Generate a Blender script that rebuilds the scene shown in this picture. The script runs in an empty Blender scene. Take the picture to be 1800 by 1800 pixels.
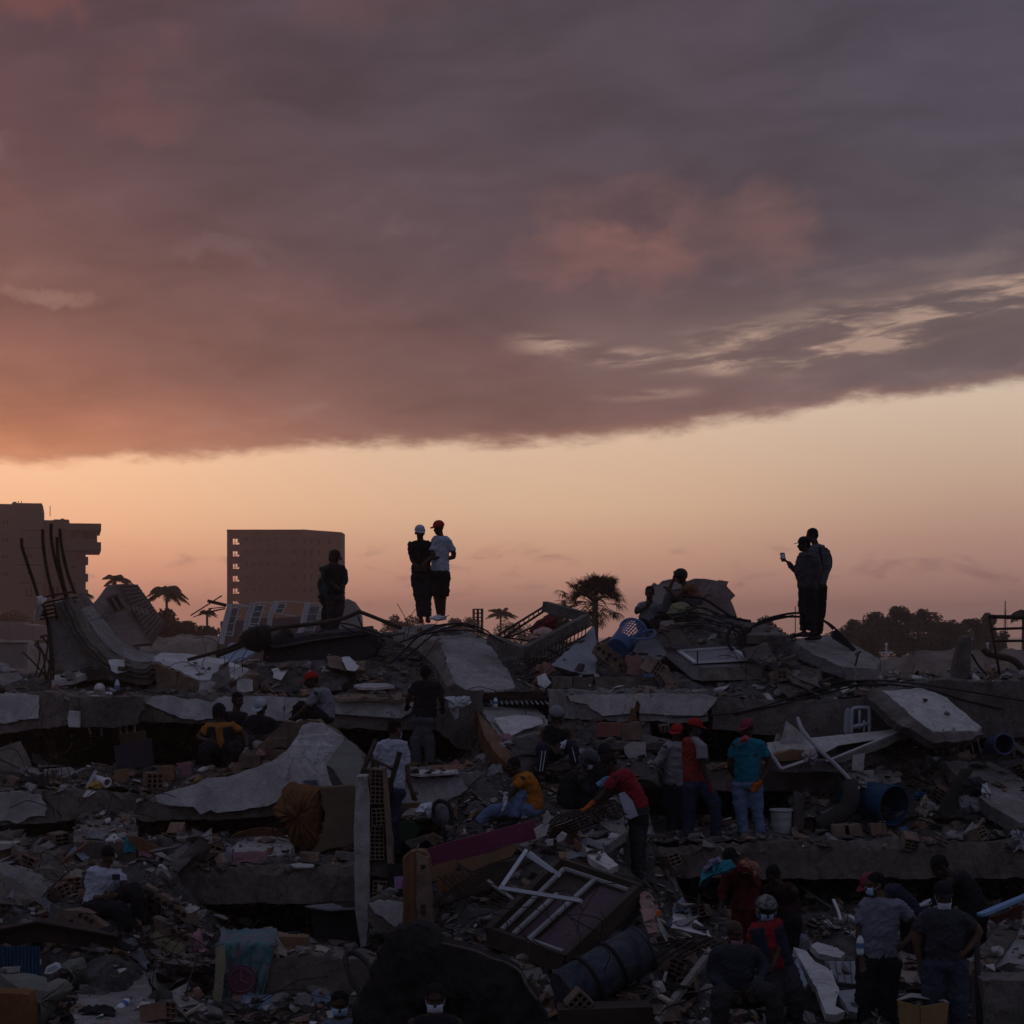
import bpy, bmesh, math, random
import numpy as np
from mathutils import Vector, Matrix, Euler, noise
from mathutils.bvhtree import BVHTree
R = math.radians
sc = bpy.context.scene
COL = sc.collection
F, CZ, HY = 3600.0, 6.0, 1113.0      # focal length in photo pixels, eye height, horizon row

# ------------------------------------------------------------------ camera
cam = bpy.data.cameras.new('camera'); camo = bpy.data.objects.new('camera', cam); COL.objects.link(camo)
camo.location = (0, 0, CZ); camo.rotation_euler = (R(90), 0, 0)
cam.sensor_width = 36; cam.lens = 72; cam.shift_y = (HY - 900) / 1800
cam.clip_start = .5; cam.clip_end = 20000
sc.camera = camo
sc.view_settings.view_transform = 'Standard'; sc.view_settings.look = 'None'
sc.view_settings.exposure = 0; sc.view_settings.gamma = 1
sc.render.resolution_x = sc.render.resolution_y = 1024
sc.cycles.use_denoising = True
sc.cycles.max_bounces = 5; sc.cycles.diffuse_bounces = 3; sc.cycles.volume_bounces = 0
sc.cycles.transparent_max_bounces = 6; sc.cycles.glossy_bounces = 2
sc.cycles.sample_clamp_indirect = 3

# ------------------------------------------------------------------ node helpers
def lin(c):
    return tuple(((v/255)/12.92 if v/255 <= .04045 else ((v/255+.055)/1.055)**2.4) for v in c) + (1,)
class NG:
    def __init__(s, nt): s.nt = nt; s.N = nt.nodes; s.L = nt.links
    def new(s, t, **k):
        n = s.N.new(t)
        for a, b in k.items(): setattr(n, a, b)
        return n
    def put(s, sock, v):
        if hasattr(v, 'is_linked') or isinstance(v, bpy.types.NodeSocket): s.L.new(v, sock)
        else: sock.default_value = v
    def m(s, op, a, b=0., c=0.):
        n = s.new('ShaderNodeMath', operation=op)
        for i, v in enumerate((a, b, c)): s.put(n.inputs[i], v)
        return n.outputs[0]
    def add(s, a, b): return s.m('ADD', a, b)
    def sub(s, a, b): return s.m('SUBTRACT', a, b)
    def mul(s, a, b): return s.m('MULTIPLY', a, b)
    def rng(s, v, a, b, c=0., d=1., smooth=True):
        n = s.new('ShaderNodeMapRange'); n.interpolation_type = 'SMOOTHSTEP' if smooth else 'LINEAR'
        s.put(n.inputs[0], v)
        for i, x in enumerate((a, b, c, d)): s.put(n.inputs[i+1], x)
        return n.outputs[0]
    def ramp(s, v, pts, x0, x1):
        n = s.new('ShaderNodeValToRGB'); e = n.color_ramp.elements
        s.L.new(s.rng(v, x0, x1, 0., 1., False), n.inputs[0])
        while len(e) < len(pts): e.new(.5)
        for q, (x, c) in zip(e, pts): q.position = (x-x0)/(x1-x0); q.color = lin(c)
        return n.outputs[0]
    def curve(s, v, pts, x0, x1, y0, y1):
        n = s.new('ShaderNodeFloatCurve'); s.L.new(s.rng(v, x0, x1, 0., 1., False), n.inputs[1])
        c = n.mapping.curves[0]
        P = [((x-x0)/(x1-x0), (y-y0)/(y1-y0)) for x, y in pts]
        c.points[0].location = P[0]; c.points[1].location = P[-1]
        for p in P[1:-1]: c.points.new(*p)
        n.mapping.update()
        return s.add(s.mul(n.outputs[0], y1-y0), y0)
    def mix(s, f, a, b, bt='MIX'):
        n = s.new('ShaderNodeMix', data_type='RGBA', blend_type=bt)
        s.put(n.inputs[0], f)
        for i, v in ((6, a), (7, b)): s.put(n.inputs[i], v)
        return n.outputs[2]
    def vec(s, x, y, z=0.):
        n = s.new('ShaderNodeCombineXYZ')
        for i, v in enumerate((x, y, z)): s.put(n.inputs[i], v)
        return n.outputs[0]
    def noise(s, v, scale, det=4, rough=.5, dist=0., col=False):
        n = s.new('ShaderNodeTexNoise'); s.L.new(v, n.inputs['Vector'])
        n.inputs['Scale'].default_value = scale; n.inputs['Detail'].default_value = det
        n.inputs['Roughness'].default_value = rough; n.inputs['Distortion'].default_value = dist
        return n.outputs['Color' if col else 'Fac']

# ------------------------------------------------------------------ sky (dusk, cloud deck over a clear orange band)
SUN_AZ, SUN_EL = R(-20), R(1.0)
world = bpy.data.worlds.new('World'); sc.world = world; world.use_nodes = True
g = NG(world.node_tree); g.N.clear()
tc = g.new('ShaderNodeTexCoord'); sp = g.new('ShaderNodeSeparateXYZ'); g.L.new(tc.outputs['Generated'], sp.inputs[0])
sx, sy, sz = sp.outputs
az = g.m('ARCTAN2', sx, sy); el = g.m('ARCSINE', sz)
PX = g.add(g.mul(az, F), 900.); PY = g.sub(HY, g.mul(el, F))
pv = g.vec(PX, PY)
# clear band
clear_c = g.ramp(PY, [(600, (228,200,176)), (780, (221,189,163)), (900, (221,184,152)), (980, (211,165,139)), (1050, (203,152,135)), (1113, (200,150,138))], 600, 1113)
clear_l = g.ramp(PY, [(600, (252,208,172)), (830, (252,200,160)), (930, (248,190,150)), (1000, (237,169,138)), (1060, (224,156,136)), (1113, (216,152,136))], 600, 1113)
clear_r = g.ramp(PY, [(600, (216,198,178)), (720, (208,186,165)), (850, (196,166,145)), (950, (182,144,130)), (1040, (174,134,126)), (1113, (172,134,130))], 600, 1113)
clear = g.mix(g.rng(PX, 0, 900, 0., 1.), clear_l, clear_c)
clear = g.mix(g.rng(PX, 900, 1800), clear, clear_r)
wn = g.noise(g.vec(g.mul(PX, .006), g.mul(PY, .015)), 1.5, 7, .6, .5)
wisp = g.mul(g.rng(wn, .52, .70), g.mul(g.rng(PY, 945, 985), g.rng(PY, 1090, 1040)))
clear = g.mix(g.mul(wisp, .55), clear, lin((140,104,104)))
clear = g.mix(1., clear, (1.10, 1.08, 1.07, 1), 'MULTIPLY')
# cloud deck: brightness falls from the glowing lower corner to the cool upper side
cl_l = g.ramp(PY, [(-100, (80,60,68)), (120, (86,63,70)), (350, (101,73,76)), (560, (123,84,80)), (680, (150,98,86)), (750, (184,117,93)), (820, (216,142,106))], -100, 825)
cl_c = g.ramp(PY, [(-100, (76,66,75)), (250, (78,67,76)), (450, (88,71,78)), (600, (104,79,81)), (720, (118,87,85)), (790, (136,98,92))], -100, 825)
cl_r = g.ramp(PY, [(-100, (76,70,83)), (250, (78,72,84)), (450, (82,74,82)), (600, (92,79,83)), (700, (108,91,93))], -100, 825)
cloud = g.mix(g.rng(PX, -150, 850), cl_l, cl_c)
cloud = g.mix(g.rng(PX, 900, 1750), cloud, cl_r)
SL = g.add(PY, g.mul(PX, .09))                       # rows of cloud run along the deck's slant
warp = g.mul(g.sub(g.noise(g.vec(g.mul(PX, .003), g.mul(SL, .006), 5.), 1., 3), .5), 160.)
sv = g.vec(g.mul(PX, .0016), g.mul(g.add(SL, warp), .0062))
n1 = g.noise(sv, 1.2, 8, .58, .25)
n2 = g.noise(g.vec(g.mul(PX, .004), g.mul(g.add(SL, g.mul(warp, .6)), .014)), 1.1, 8, .6, .2)
n4 = g.noise(g.vec(g.mul(PX, .013), g.mul(SL, .030), 8.), 1., 5, .6)
shade = g.add(g.rng(n1, .32, .68, .86, 1.20, False), g.add(g.rng(n2, .3, .7, -.10, .10, False), g.rng(n4, .3, .7, -.035, .035, False)))
cloud = g.mix(1., cloud, g.vec(shade, shade, shade), 'MULTIPLY')
pale = g.mul(g.rng(g.add(n1, g.mul(n2, .5)), .84, 1.02), g.rng(PY, 260, 560))
cloud = g.mix(g.mul(pale, .30), cloud, lin((150,124,118)))
n3 = g.noise(g.vec(g.mul(PX, .0028), g.mul(PY, .0045), 3.), 1., 5, .55, .5)
redm = g.mul(g.rng(n3, .52, .72), g.rng(PX, 1300, 0))
cloud = g.mix(g.mul(redm, .16), cloud, lin((160,96,84)))
def puff(cx, cy, rx, ry, seed, sharp=.5):
    """a billow: an ellipse whose rim is broken up by fine noise"""
    w1 = g.sub(g.noise(g.vec(PX, PY, seed), .009, 8, .62), .5); w2 = g.sub(g.noise(g.vec(PX, PY, seed+20.), .009, 8, .62), .5)
    dx = g.m('DIVIDE', g.sub(g.add(PX, g.mul(w1, 190.)), cx), rx); dy = g.m('DIVIDE', g.sub(g.add(PY, g.mul(w2, 150.)), cy), ry)
    return g.rng(g.add(g.mul(dx, dx), g.mul(dy, dy)), 1.1, sharp)
def paint(base, m, k, c): return g.mix(g.mul(m, k), base, lin(c))
b1 = g.mul(puff(1120, 420, 185, 112, 1., -.25), g.rng(n4, .2, .55, .6, 1.)); b2 = g.mul(puff(1345, 415, 110, 98, 2., -.3), g.rng(n4, .2, .55, .6, 1.)); b0 = puff(985, 465, 130, 50, 3., -.2)
lit = g.rng(n2, .35, .65, .55, 1.)
cloud = paint(cloud, g.mul(b0, lit), .55, (134,94,90))
cloud = paint(cloud, g.mul(b1, lit), .9, (138,97,92))
cloud = paint(cloud, g.mul(b2, lit), .8, (128,92,89))
cloud = paint(cloud, puff(1115, 382, 112, 52, 4., -.45), .95, (74,62,73))
cloud = paint(cloud, puff(1215, 425, 38, 34, 5., .1), .5, (92,74,80))
cloud = paint(cloud, puff(60, 45, 120, 70, 6., .1), .55, (124,76,74))
cloud = paint(cloud, puff(600, 40, 120, 60, 7., .0), .3, (108,74,76))
cloud = paint(cloud, puff(260, 235, 120, 50, 8., .0), .35, (120,80,78))
cloud = paint(cloud, puff(95, 538, 95, 20, 9., -.6), .7, (160,124,112))
cloud = paint(cloud, puff(390, 450, 130, 28, 10., .0), .35, (122,98,100))
cloud = paint(cloud, puff(0, 300, 50, 40, 11., .0), .4, (118,96,102))
# broken pale gaps, a loose band of flecks towards the clear side
fl = g.noise(g.vec(g.mul(PX, .0065), g.mul(g.add(SL, g.mul(warp, .25)), .032), 2.), 1.15, 8, .60, .35)
def gap(pts, w, x0, x1, lo, hi, soft=130):
    yc = g.curve(PX, pts, x0, x1, 400, 800)
    d = g.m('ABSOLUTE', g.sub(PY, yc))
    return g.mul(g.mul(g.rng(d, w, w*.15), g.mul(g.rng(PX, x0, x0+soft), g.rng(PX, x1, x1-80))), g.rng(fl, lo, hi))
s1 = gap([(820,604), (960,610), (1080,630), (1200,642), (1330,652)], 28, 860, 1330, .40, .64)
s2 = gap([(1160,622), (1330,612), (1440,590), (1560,578), (1700,545), (1850,515), (2100,490)], 60, 1160, 2100, .43, .66)
s3 = gap([(1300,650), (1450,630), (1560,610), (1700,560), (1900,540)], 40, 1300, 1900, .50, .66)
s4 = gap([(1000,700), (1130,697), (1260,690)], 16, 1000, 1260, .40, .60)
hal = gap([(900,610), (1200,625), (1450,590), (1700,545), (2000,510)], 110, 900, 2000, .1, .5)
cloud = paint(cloud, hal, .38, (132,112,108))
cloud = paint(cloud, g.m('MINIMUM', g.add(s1, g.add(s2, g.add(g.mul(s3, .7), g.mul(s4, .5)))), 1.), .80, (184,154,138))
# the deck's lower edge
edge = g.curve(PX, [(-2000,700), (-600,880), (0,827), (300,806), (450,797), (600,782), (950,778), (1100,766), (1250,746), (1500,712), (1650,695), (1800,682), (2400,600), (4000,500)], -2000, 4000, 400, 900)
en = g.noise(g.vec(g.mul(PX, .007), g.mul(PY, .02)), 1., 9, .66, .2)
e2 = g.add(g.add(edge, 6.), g.mul(g.sub(en, .5), 66))
kc = g.rng(g.sub(e2, PY), -10, 20)
rim = g.mul(g.mul(g.rng(g.sub(e2, PY), 34, 4), kc), .35)
cloud = g.mix(rim, cloud, lin((180,134,114)))
front = g.mix(kc, clear, cloud)
# rest of the dome: cool dusk overcast above and behind
wide = g.m('ABSOLUTE', az)
zen = g.mix(g.rng(sz, .30, .75), lin((96,92,106)), lin((106,110,132)))
back = g.mix(g.rng(el, 0., .5), lin((78,75,88)), lin((106,110,131)))
col = g.mix(g.rng(el, .30, .60), front, zen)
col = g.mix(g.rng(wide, .55, 1.3), col, back)
glow = g.mul(g.rng(g.add(g.m('POWER', g.sub(az, SUN_AZ), 2.), g.m('POWER', g.mul(el, 2.2), 2.)), .07, 0.), g.rng(az, -.245, -.30))
col = g.mix(g.mul(glow, .6), col, (1.3, .62, .28, 1))
below = g.rng(sz, -.05, -.01)
col = g.mix(below, lin((60,48,46)), col)
bg1 = g.new('ShaderNodeBackground'); g.L.new(col, bg1.inputs[0]); bg1.inputs[1].default_value = 1.0
skt = g.new('ShaderNodeTexSky'); skt.sky_type = 'NISHITA'; skt.sun_disc = False
skt.sun_elevation = SUN_EL; skt.sun_rotation = SUN_AZ
bg2 = g.new('ShaderNodeBackground'); g.L.new(skt.outputs[0], bg2.inputs[0]); bg2.inputs[1].default_value = 0.004
ad = g.new('ShaderNodeAddShader'); g.L.new(bg1.outputs[0], ad.inputs[0]); g.L.new(bg2.outputs[0], ad.inputs[1])
wo = g.new('ShaderNodeOutputWorld'); g.L.new(ad.outputs[0], wo.inputs[0])
# the sun has just gone behind the clouds on the horizon: only a faint warm rim of light is left
sun = bpy.data.lights.new('sun', 'SUN'); sun.energy = .16; sun.angle = R(6); sun.color = (1, .55, .3)
suno = bpy.data.objects.new('sun', sun); COL.objects.link(suno)
dsun = Vector((math.sin(SUN_AZ)*math.cos(SUN_EL), math.cos(SUN_AZ)*math.cos(SUN_EL), math.sin(SUN_EL)+.03))
suno.rotation_euler = dsun.to_track_quat('Z', 'Y').to_euler()

# ------------------------------------------------------------------ geometry helpers
rnd = random.Random(7)
def at(px, py, Y): return Vector(((px-900)/F*Y, Y, CZ-(py-HY)/F*Y))
def M(Y): return Y/F                      # metres per photo pixel at depth Y
def col2(c, k): return (c[0]*k, c[1]*k, c[2]*k, 1)
MATS = {}
def mat(name, c, rough=.85, var=.25, sc1=1.5, sc2=14, bump=.25, metal=0., kind=None, c2=None, spec=.14, fine=60, tint=.12):
    if name in MATS: return MATS[name]
    m = bpy.data.materials.new(name); m.use_nodes = True; G = NG(m.node_tree)
    b = G.N['Principled BSDF']; b.inputs['Roughness'].default_value = rough; b.inputs['Metallic'].default_value = metal
    b.inputs['Specular IOR Level'].default_value = spec
    t = G.new('ShaderNodeTexCoord').outputs['Object']
    oi = G.new('ShaderNodeObjectInfo').outputs['Random']
    off = G.new('ShaderNodeVectorMath', operation='ADD'); G.L.new(t, off.inputs[0]); G.L.new(G.vec(G.mul(oi, 37.), G.mul(oi, 11.)), off.inputs[1]); t = off.outputs[0]
    a = G.noise(t, sc1, 5, .6, .4); bb = G.noise(t, sc2, 5, .65); f = G.noise(t, fine, 3, .6)
    k = G.add(G.rng(a, .3, .7, 1-var, 1+var, False), G.add(G.rng(bb, .3, .7, -var*.6, var*.6, False), G.rng(f, .3, .7, -var*.35, var*.35, False)))
    k = G.mul(k, G.add(1-tint, G.mul(oi, 2*tint)))
    base = c if len(c) == 4 else tuple(c)+(1,)
    if c2 is not None: base = G.mix(G.rng(G.noise(t, sc1*2.2, 5, .6, .8), .42, .62), base, tuple(c2)+(1,))
    cc = G.mix(1., base, G.vec(k, k, k), 'MULTIPLY')
    if kind == 'stripe':
        w = G.new('ShaderNodeTexWave'); G.L.new(t, w.inputs[0]); w.inputs[1].default_value = sc2; w.inputs[2].default_value = 1.5
        cc = G.mix(G.mul(w.outputs['Fac'], .35), cc, col2(c, .45))
    if any(s_ in name for s_ in ('plaster', 'concrete', 'render')) and 'tower' not in name:
        vo = G.new('ShaderNodeTexVoronoi', feature='DISTANCE_TO_EDGE'); wv_ = G.new('ShaderNodeVectorMath', operation='ADD'); G.L.new(t, wv_.inputs[0]); G.L.new(G.vec(G.mul(bb, .35), G.mul(a, .5), G.mul(bb, .3)), wv_.inputs[1])
        G.L.new(wv_.outputs[0], vo.inputs['Vector']); vo.inputs['Scale'].default_value = 1.7
        crack = G.mul(G.rng(vo.outputs['Distance'], .016, .004), G.rng(a, .46, .54)); pit = G.rng(G.noise(t, 26, 3, .7), .66, .72)
        cc = G.mix(G.m('MINIMUM', G.add(G.mul(crack, .7), G.mul(pit, .35)), 1.), cc, col2(c, .25))
    G.put(b.inputs['Base Color'], cc)
    if bump:
        bu = G.new('ShaderNodeBump'); bu.inputs['Strength'].default_value = min(1, bump*2); bu.inputs['Distance'].default_value = .03
        G.L.new(G.add(bb, G.mul(f, .5)), bu.inputs['Height']); G.L.new(bu.outputs[0], b.inputs['Normal'])
    MATS[name] = m
    return m

def tag(o, label=None, cat=None, group=None, kind=None):
    if label: o['label'] = label; kind = kind or 'thing'
    if cat: o['category'] = cat
    if group: o['group'] = group
    if kind: o['kind'] = kind
    return o

class MB:
    def __init__(s): s.v = []; s.f = []; s.mi = []; s.cur = 0
    def addm(s, vs, fs):
        n = len(s.v); s.v += [tuple(x) for x in vs]; s.f += [tuple(i+n for i in q) for q in fs]; s.mi += [s.cur]*len(fs); return s
    def hexa(s, p):      # 8 points: bottom 0-3, top 4-7
        return s.addm(p, [(3,2,1,0),(4,5,6,7),(0,1,5,4),(1,2,6,5),(2,3,7,6),(3,0,4,7)])
    def box(s, c, d, m=None):
        m = m or Matrix.Identity(3); c = Vector(c)
        hx, hy, hz = d[0]/2, d[1]/2, d[2]/2
        return s.hexa([c + m @ Vector(q) for q in ((-hx,-hy,-hz),(hx,-hy,-hz),(hx,hy,-hz),(-hx,hy,-hz),(-hx,-hy,hz),(hx,-hy,hz),(hx,hy,hz),(-hx,hy,hz))])
    def bar(s, a, b, w, h, up=(0,0,1)):
        a, b = Vector(a), Vector(b); d = (b-a).normalized(); u = Vector(up)
        if abs(d.dot(u)) > .95: u = Vector((0,1,0))
        r = d.cross(u).normalized(); u = r.cross(d)
        P = [a+r*x*w/2+u*y*h/2 for x, y in ((-1,-1),(1,-1),(1,1),(-1,1))] + [b+r*x*w/2+u*y*h/2 for x, y in ((-1,-1),(1,-1),(1,1),(-1,1))]
        return s.hexa(P)
    def tube(s, pts, r, n=7, cap=True, flat=None):
        pts = [Vector(p) for p in pts]; k = len(pts)
        rs = r if isinstance(r, (list, tuple)) else [r]*k
        base = len(s.v); T = []
        for i in range(k):
            d = (pts[min(i+1, k-1)]-pts[max(i-1, 0)]); T.append(d.normalized() if d.length > 1e-9 else Vector((0,0,1)))
        u = T[0].orthogonal().normalized() if flat is None else (Vector(flat)-T[0]*T[0].dot(Vector(flat))).normalized()
        for i in range(k):
            u = (u - T[i]*T[i].dot(u)); u = u.normalized() if u.length > 1e-6 else T[i].orthogonal().normalized()
            w = T[i].cross(u)
            ra = rs[i]; rx, ry = ra if isinstance(ra, tuple) else (ra, ra)
            for j in range(n):
                a = 2*math.pi*j/n; s.v.append(tuple(pts[i] + u*math.cos(a)*rx + w*math.sin(a)*ry))
        for i in range(k-1):
            for j in range(n):
                s.f.append((base+i*n+j, base+i*n+(j+1)%n, base+(i+1)*n+(j+1)%n, base+(i+1)*n+j)); s.mi.append(s.cur)
        if cap:
            s.f.append(tuple(base+j for j in range(n))[::-1]); s.f.append(tuple(base+(k-1)*n+j for j in range(n))); s.mi += [s.cur]*2
        return s
    def ball(s, c, r, m=None, seg=12, ring=8):
        c = Vector(c); m = m or Matrix.Identity(3); r = r if isinstance(r, (tuple, list)) else (r, r, r)
        vs = [c + m @ Vector((0,0,r[2]))]; fs = []
        for i in range(1, ring):
            ph = math.pi*i/ring
            for j in range(seg):
                th = 2*math.pi*j/seg; vs.append(c + m @ Vector((r[0]*math.sin(ph)*math.cos(th), r[1]*math.sin(ph)*math.sin(th), r[2]*math.cos(ph))))
        vs.append(c + m @ Vector((0,0,-r[2])))
        for j in range(seg): fs.append((0, 1+j, 1+(j+1)%seg))
        for i in range(ring-2):
            for j in range(seg): a = 1+i*seg; fs.append((a+j, a+seg+j, a+seg+(j+1)%seg, a+(j+1)%seg))
        e = len(vs)-1; a = 1+(ring-2)*seg
        for j in range(seg): fs.append((e, a+(j+1)%seg, a+j))
        return s.addm(vs, fs)
    def poly(s, pts, thick, jag=0., sub=.12, rough=0., rng_=None):
        """a broken plate: outline pts (3D, about planar), thick = vector to its other face, ragged rim"""
        q = rng_ or rnd; pts = [Vector(p) for p in pts]; th = Vector(thick)
        cen = sum(pts, Vector())/len(pts); out = []
        for i, p in enumerate(pts):
            b = pts[(i+1) % len(pts)]; L = (b-p).length; k = max(1, int(L/sub)) if jag else 1
            k = min(k, 60)
            for j in range(k):
                x = p.lerp(b, j/k); d = (cen-x).normalized()
                if jag: x = x + d*q.uniform(-jag, jag) + (b-p).normalized()*q.uniform(-jag, jag)*.4
                out.append(x)
        n = len(out); top = out
        bot = [x+th + ((cen-x).normalized()*q.uniform(-jag, jag)*.8 if jag else Vector()) for x in out]
        nb = len(s.v); s.v += [tuple(x) for x in top+bot]
        s.f.append(tuple(range(nb, nb+n))); s.f.append(tuple(range(nb+2*n-1, nb+n-1, -1))); s.mi += [s.cur]*2
        for i in range(n):
            s.f.append((nb+i, nb+n+i, nb+n+(i+1) % n, nb+(i+1) % n)); s.mi.append(s.cur)
        return s
    def build(s, name, mats, parent=None, smooth=False, origin=None, recenter=True, fixn=True):
        V = np.array(s.v, dtype=np.float64)
        if recenter:
            o0 = np.array(origin) if origin is not None else np.array([V[:,0].mean(), V[:,1].mean(), V[:,2].min()])
        else: o0 = np.zeros(3)
        me = bpy.data.meshes.new(name); me.from_pydata([tuple(x) for x in (V-o0)], [], s.f)
        for m in (mats if isinstance(mats, (list, tuple)) else [mats]): me.materials.append(m)
        if len(me.materials) > 1: me.polygons.foreach_set('material_index', s.mi)
        if smooth: me.polygons.foreach_set('use_smooth', [True]*len(me.polygons))
        if fixn and len(s.f) < 60000:
            b = bmesh.new(); b.from_mesh(me)
            big = [f for f in b.faces if len(f.verts) > 4]
            if big: bmesh.ops.triangulate(b, faces=big)
            bmesh.ops.recalc_face_normals(b, faces=b.faces); b.to_mesh(me); b.free()
        me.update()
        o = bpy.data.objects.new(name, me); COL.objects.link(o); o.location = tuple(o0)
        if parent is not None:
            o.parent = parent; o.matrix_parent_inverse = wmat(parent).inverted()
        return o
def wmat(o):
    m = Matrix.Translation(o.location) @ o.rotation_euler.to_matrix().to_4x4() @ Matrix.Diagonal(tuple(o.scale)+(1,))
    return (wmat(o.parent) @ o.matrix_parent_inverse @ m) if o.parent else m
def empty(name, loc, label=None, cat=None, group=None):
    o = bpy.data.objects.new(name, None); COL.objects.link(o); o.location = Vector(loc); o.empty_display_size = .2
    return tag(o, label, cat, group)
def smoothpts(pts, k=6):
    pts = [Vector(p) for p in pts]; out = []
    for i in range(len(pts)-1):
        p0 = pts[max(i-1,0)]; p1 = pts[i]; p2 = pts[i+1]; p3 = pts[min(i+2, len(pts)-1)]
        for j in range(k):
            t = j/k; out.append(.5*((2*p1)+(p2-p0)*t+(2*p0-5*p1+4*p2-p3)*t*t+(3*p1-3*p2+p3-p0)*t**3))
    return out+[pts[-1]]
def lerp_tab(tab, x):
    if x <= tab[0][0]: return tab[0][1]
    for (a, ya), (b, yb) in zip(tab, tab[1:]):
        if x <= b: return ya+(yb-ya)*(x-a)/(b-a)
    return tab[-1][1]
def nz(x, y, z=0., s=1.): return noise.fractal(Vector((x*s, y*s, z)), 1., 2., 4)

# ------------------------------------------------------------------ materials
CONC = mat('grey concrete', (.21,.19,.18), var=.3, c2=(.27,.25,.24), bump=.4)
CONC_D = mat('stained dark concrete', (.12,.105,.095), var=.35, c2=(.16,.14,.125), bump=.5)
CONC_L = mat('pale concrete', (.34,.32,.31), var=.22, c2=(.27,.25,.24), bump=.35)
CONC_B = mat('brown cement render', (.175,.148,.13), var=.3, c2=(.125,.105,.092), bump=.5)
PLAST = mat('white plaster', (.56,.54,.545), var=.2, c2=(.46,.44,.44), bump=.35, tint=.06)
PLAST_D = mat('dirty plaster', (.40,.38,.37), var=.22, c2=(.5,.47,.46), bump=.3)
BRICK = mat('clay brick', (.21,.115,.085), var=.3, c2=(.20,.12,.09), bump=.35)
BRICK_D = mat('dusty clay brick', (.20,.135,.10), var=.35, c2=(.13,.09,.07), bump=.4)
BRICK_R = mat('red clay brick', (.21,.085,.07), var=.25, bump=.3)
DUST = mat('rubble dust', (.095,.086,.082), var=.45, c2=(.055,.05,.048), sc1=3, sc2=22, bump=.8)
RUST = mat('rusty steel', (.05,.035,.028), rough=.7, var=.4, bump=.3, metal=.3)
BLACKM = mat('tarred black', (.022,.022,.024), rough=.6, var=.3, bump=.4)
STEEL_W = mat('white painted steel', (.55,.54,.56), rough=.45, var=.1, bump=.05)
WOOD = mat('brown wood', (.17,.085,.045), rough=.6, var=.3, kind='stripe', sc2=3, bump=.2)
WOOD_L = mat('pale wood board', (.34,.28,.22), rough=.7, var=.2, bump=.15)
WOOD_D = mat('dark wood', (.05,.035,.028), rough=.6, var=.3, bump=.2)
# ------------------------------------------------------------------ ground, sea, haze
G_DIRT = mat('dry dirt', (.14,.115,.095), var=.35, sc1=.08, sc2=1.2, fine=8, bump=.5, c2=(.10,.09,.07))
mb = MB(); mb.addm([(-1500,-150,0),(1500,-150,0),(1500,2500,0),(-1500,2500,0)], [(0,1,2,3)])
tag(mb.build('ground', G_DIRT, recenter=False), kind='structure')
SEA = mat('sea water', (.03,.035,.045), rough=.25, var=.1, sc1=.05, sc2=.5, fine=2, bump=.3, spec=.5)
mb = MB(); mb.addm([(-1500,520,.3),(1500,520,.3),(1500,2500,.3),(-1500,2500,.3)], [(0,1,2,3)])
tag(mb.build('sea_water', SEA, recenter=False), kind='structure')
hz = bpy.data.materials.new('dusk haze'); hz.use_nodes = True; G = NG(hz.node_tree); G.N.remove(G.N['Principled BSDF'])
pvn = G.new('ShaderNodeVolumePrincipled'); pvn.inputs['Color'].default_value = (.94,.80,.80,1); pvn.inputs['Density'].default_value = .00052; pvn.inputs['Anisotropy'].default_value = .72
G.L.new(pvn.outputs[0], G.N['Material Output'].inputs['Volume'])
mb = MB(); mb.box((0, 1190, 20.5), (3200, 2760, 43)); hzo = tag(mb.build('haze', hz, recenter=False), kind='stuff')

# ------------------------------------------------------------------ distant buildings
FACADE = mat('grey tower render', (.125,.10,.095), var=.12, sc1=.15, sc2=1.5, fine=6, bump=.1)
FACADE2 = mat('brown tower render', (.125,.075,.065), var=.15, sc1=.15, sc2=1.5, fine=6, bump=.1)
GLASSD = mat('dark window glass', (.012,.011,.012), rough=.6, var=.1, bump=0, spec=.1)
TRIM = mat('tower trim', (.22,.19,.18), var=.1, sc1=.2, bump=.05)
def pbox(mb, x0, x1, y0, y1, Y0, Y1, base=None):
    """box whose front face at depth Y0 covers those photo pixels"""
    a = at(x0, y0, Y0); b = at(x1, y1, Y0); zb = b.z if base is None else base
    return mb.box(((a.x+b.x)/2, (Y0+Y1)/2, (a.z+zb)/2), (abs(b.x-a.x), Y1-Y0, a.z-zb))
def win(x0, x1, y0, y1, Y, parent, mull=1, sill=True):
    w = MB(); pbox(w, x0, x1, y0, y1, Y-.12, Y-.02); wo_ = w.build('window', GLASSD, parent)
    f = MB(); a = at(x0, y0, Y); b = at(x1, y1, Y); t = .09
    for k in range(mull+1+1):
        x = a.x + (b.x-a.x)*k/(mull+1); f.box((x, Y-.17, (a.z+b.z)/2), (t, .09, a.z-b.z+.2))
    for z in (a.z+.05, b.z-.05): f.box(((a.x+b.x)/2, Y-.168, z), (b.x-a.x-t, .08, .1))
    f.build('window_frame', TRIM, wo_)
    return wo_
Y = 360
root = empty('apartment_tower', at(60, HY, Y)-Vector((0,0,6)), 'grey stepped apartment tower with an overhanging top storey behind the bare rods', 'building')
w = MB(); pbox(w, -140, 75, 888, 1100, Y, Y+22, 0); w.build('tower_block', FACADE, root)
w = MB(); pbox(w, 75.1, 125, 914, 1100, Y+2, Y+22, 0); w.build('wall', FACADE, root)
w = MB(); pbox(w, 114, 151, 967.2, 1100, Y+1, Y+20, 0); w.build('side_wing', FACADE, root)
w = MB(); pbox(w, 114, 174.5, 919, 931, Y-.5, Y+20); pbox(w, 114.3, 170, 931, 952, Y+.6, Y+19.8); pbox(w, 114, 174.5, 952, 967, Y-.4, Y+20); w.build('overhanging_storey', FACADE, root)
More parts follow.
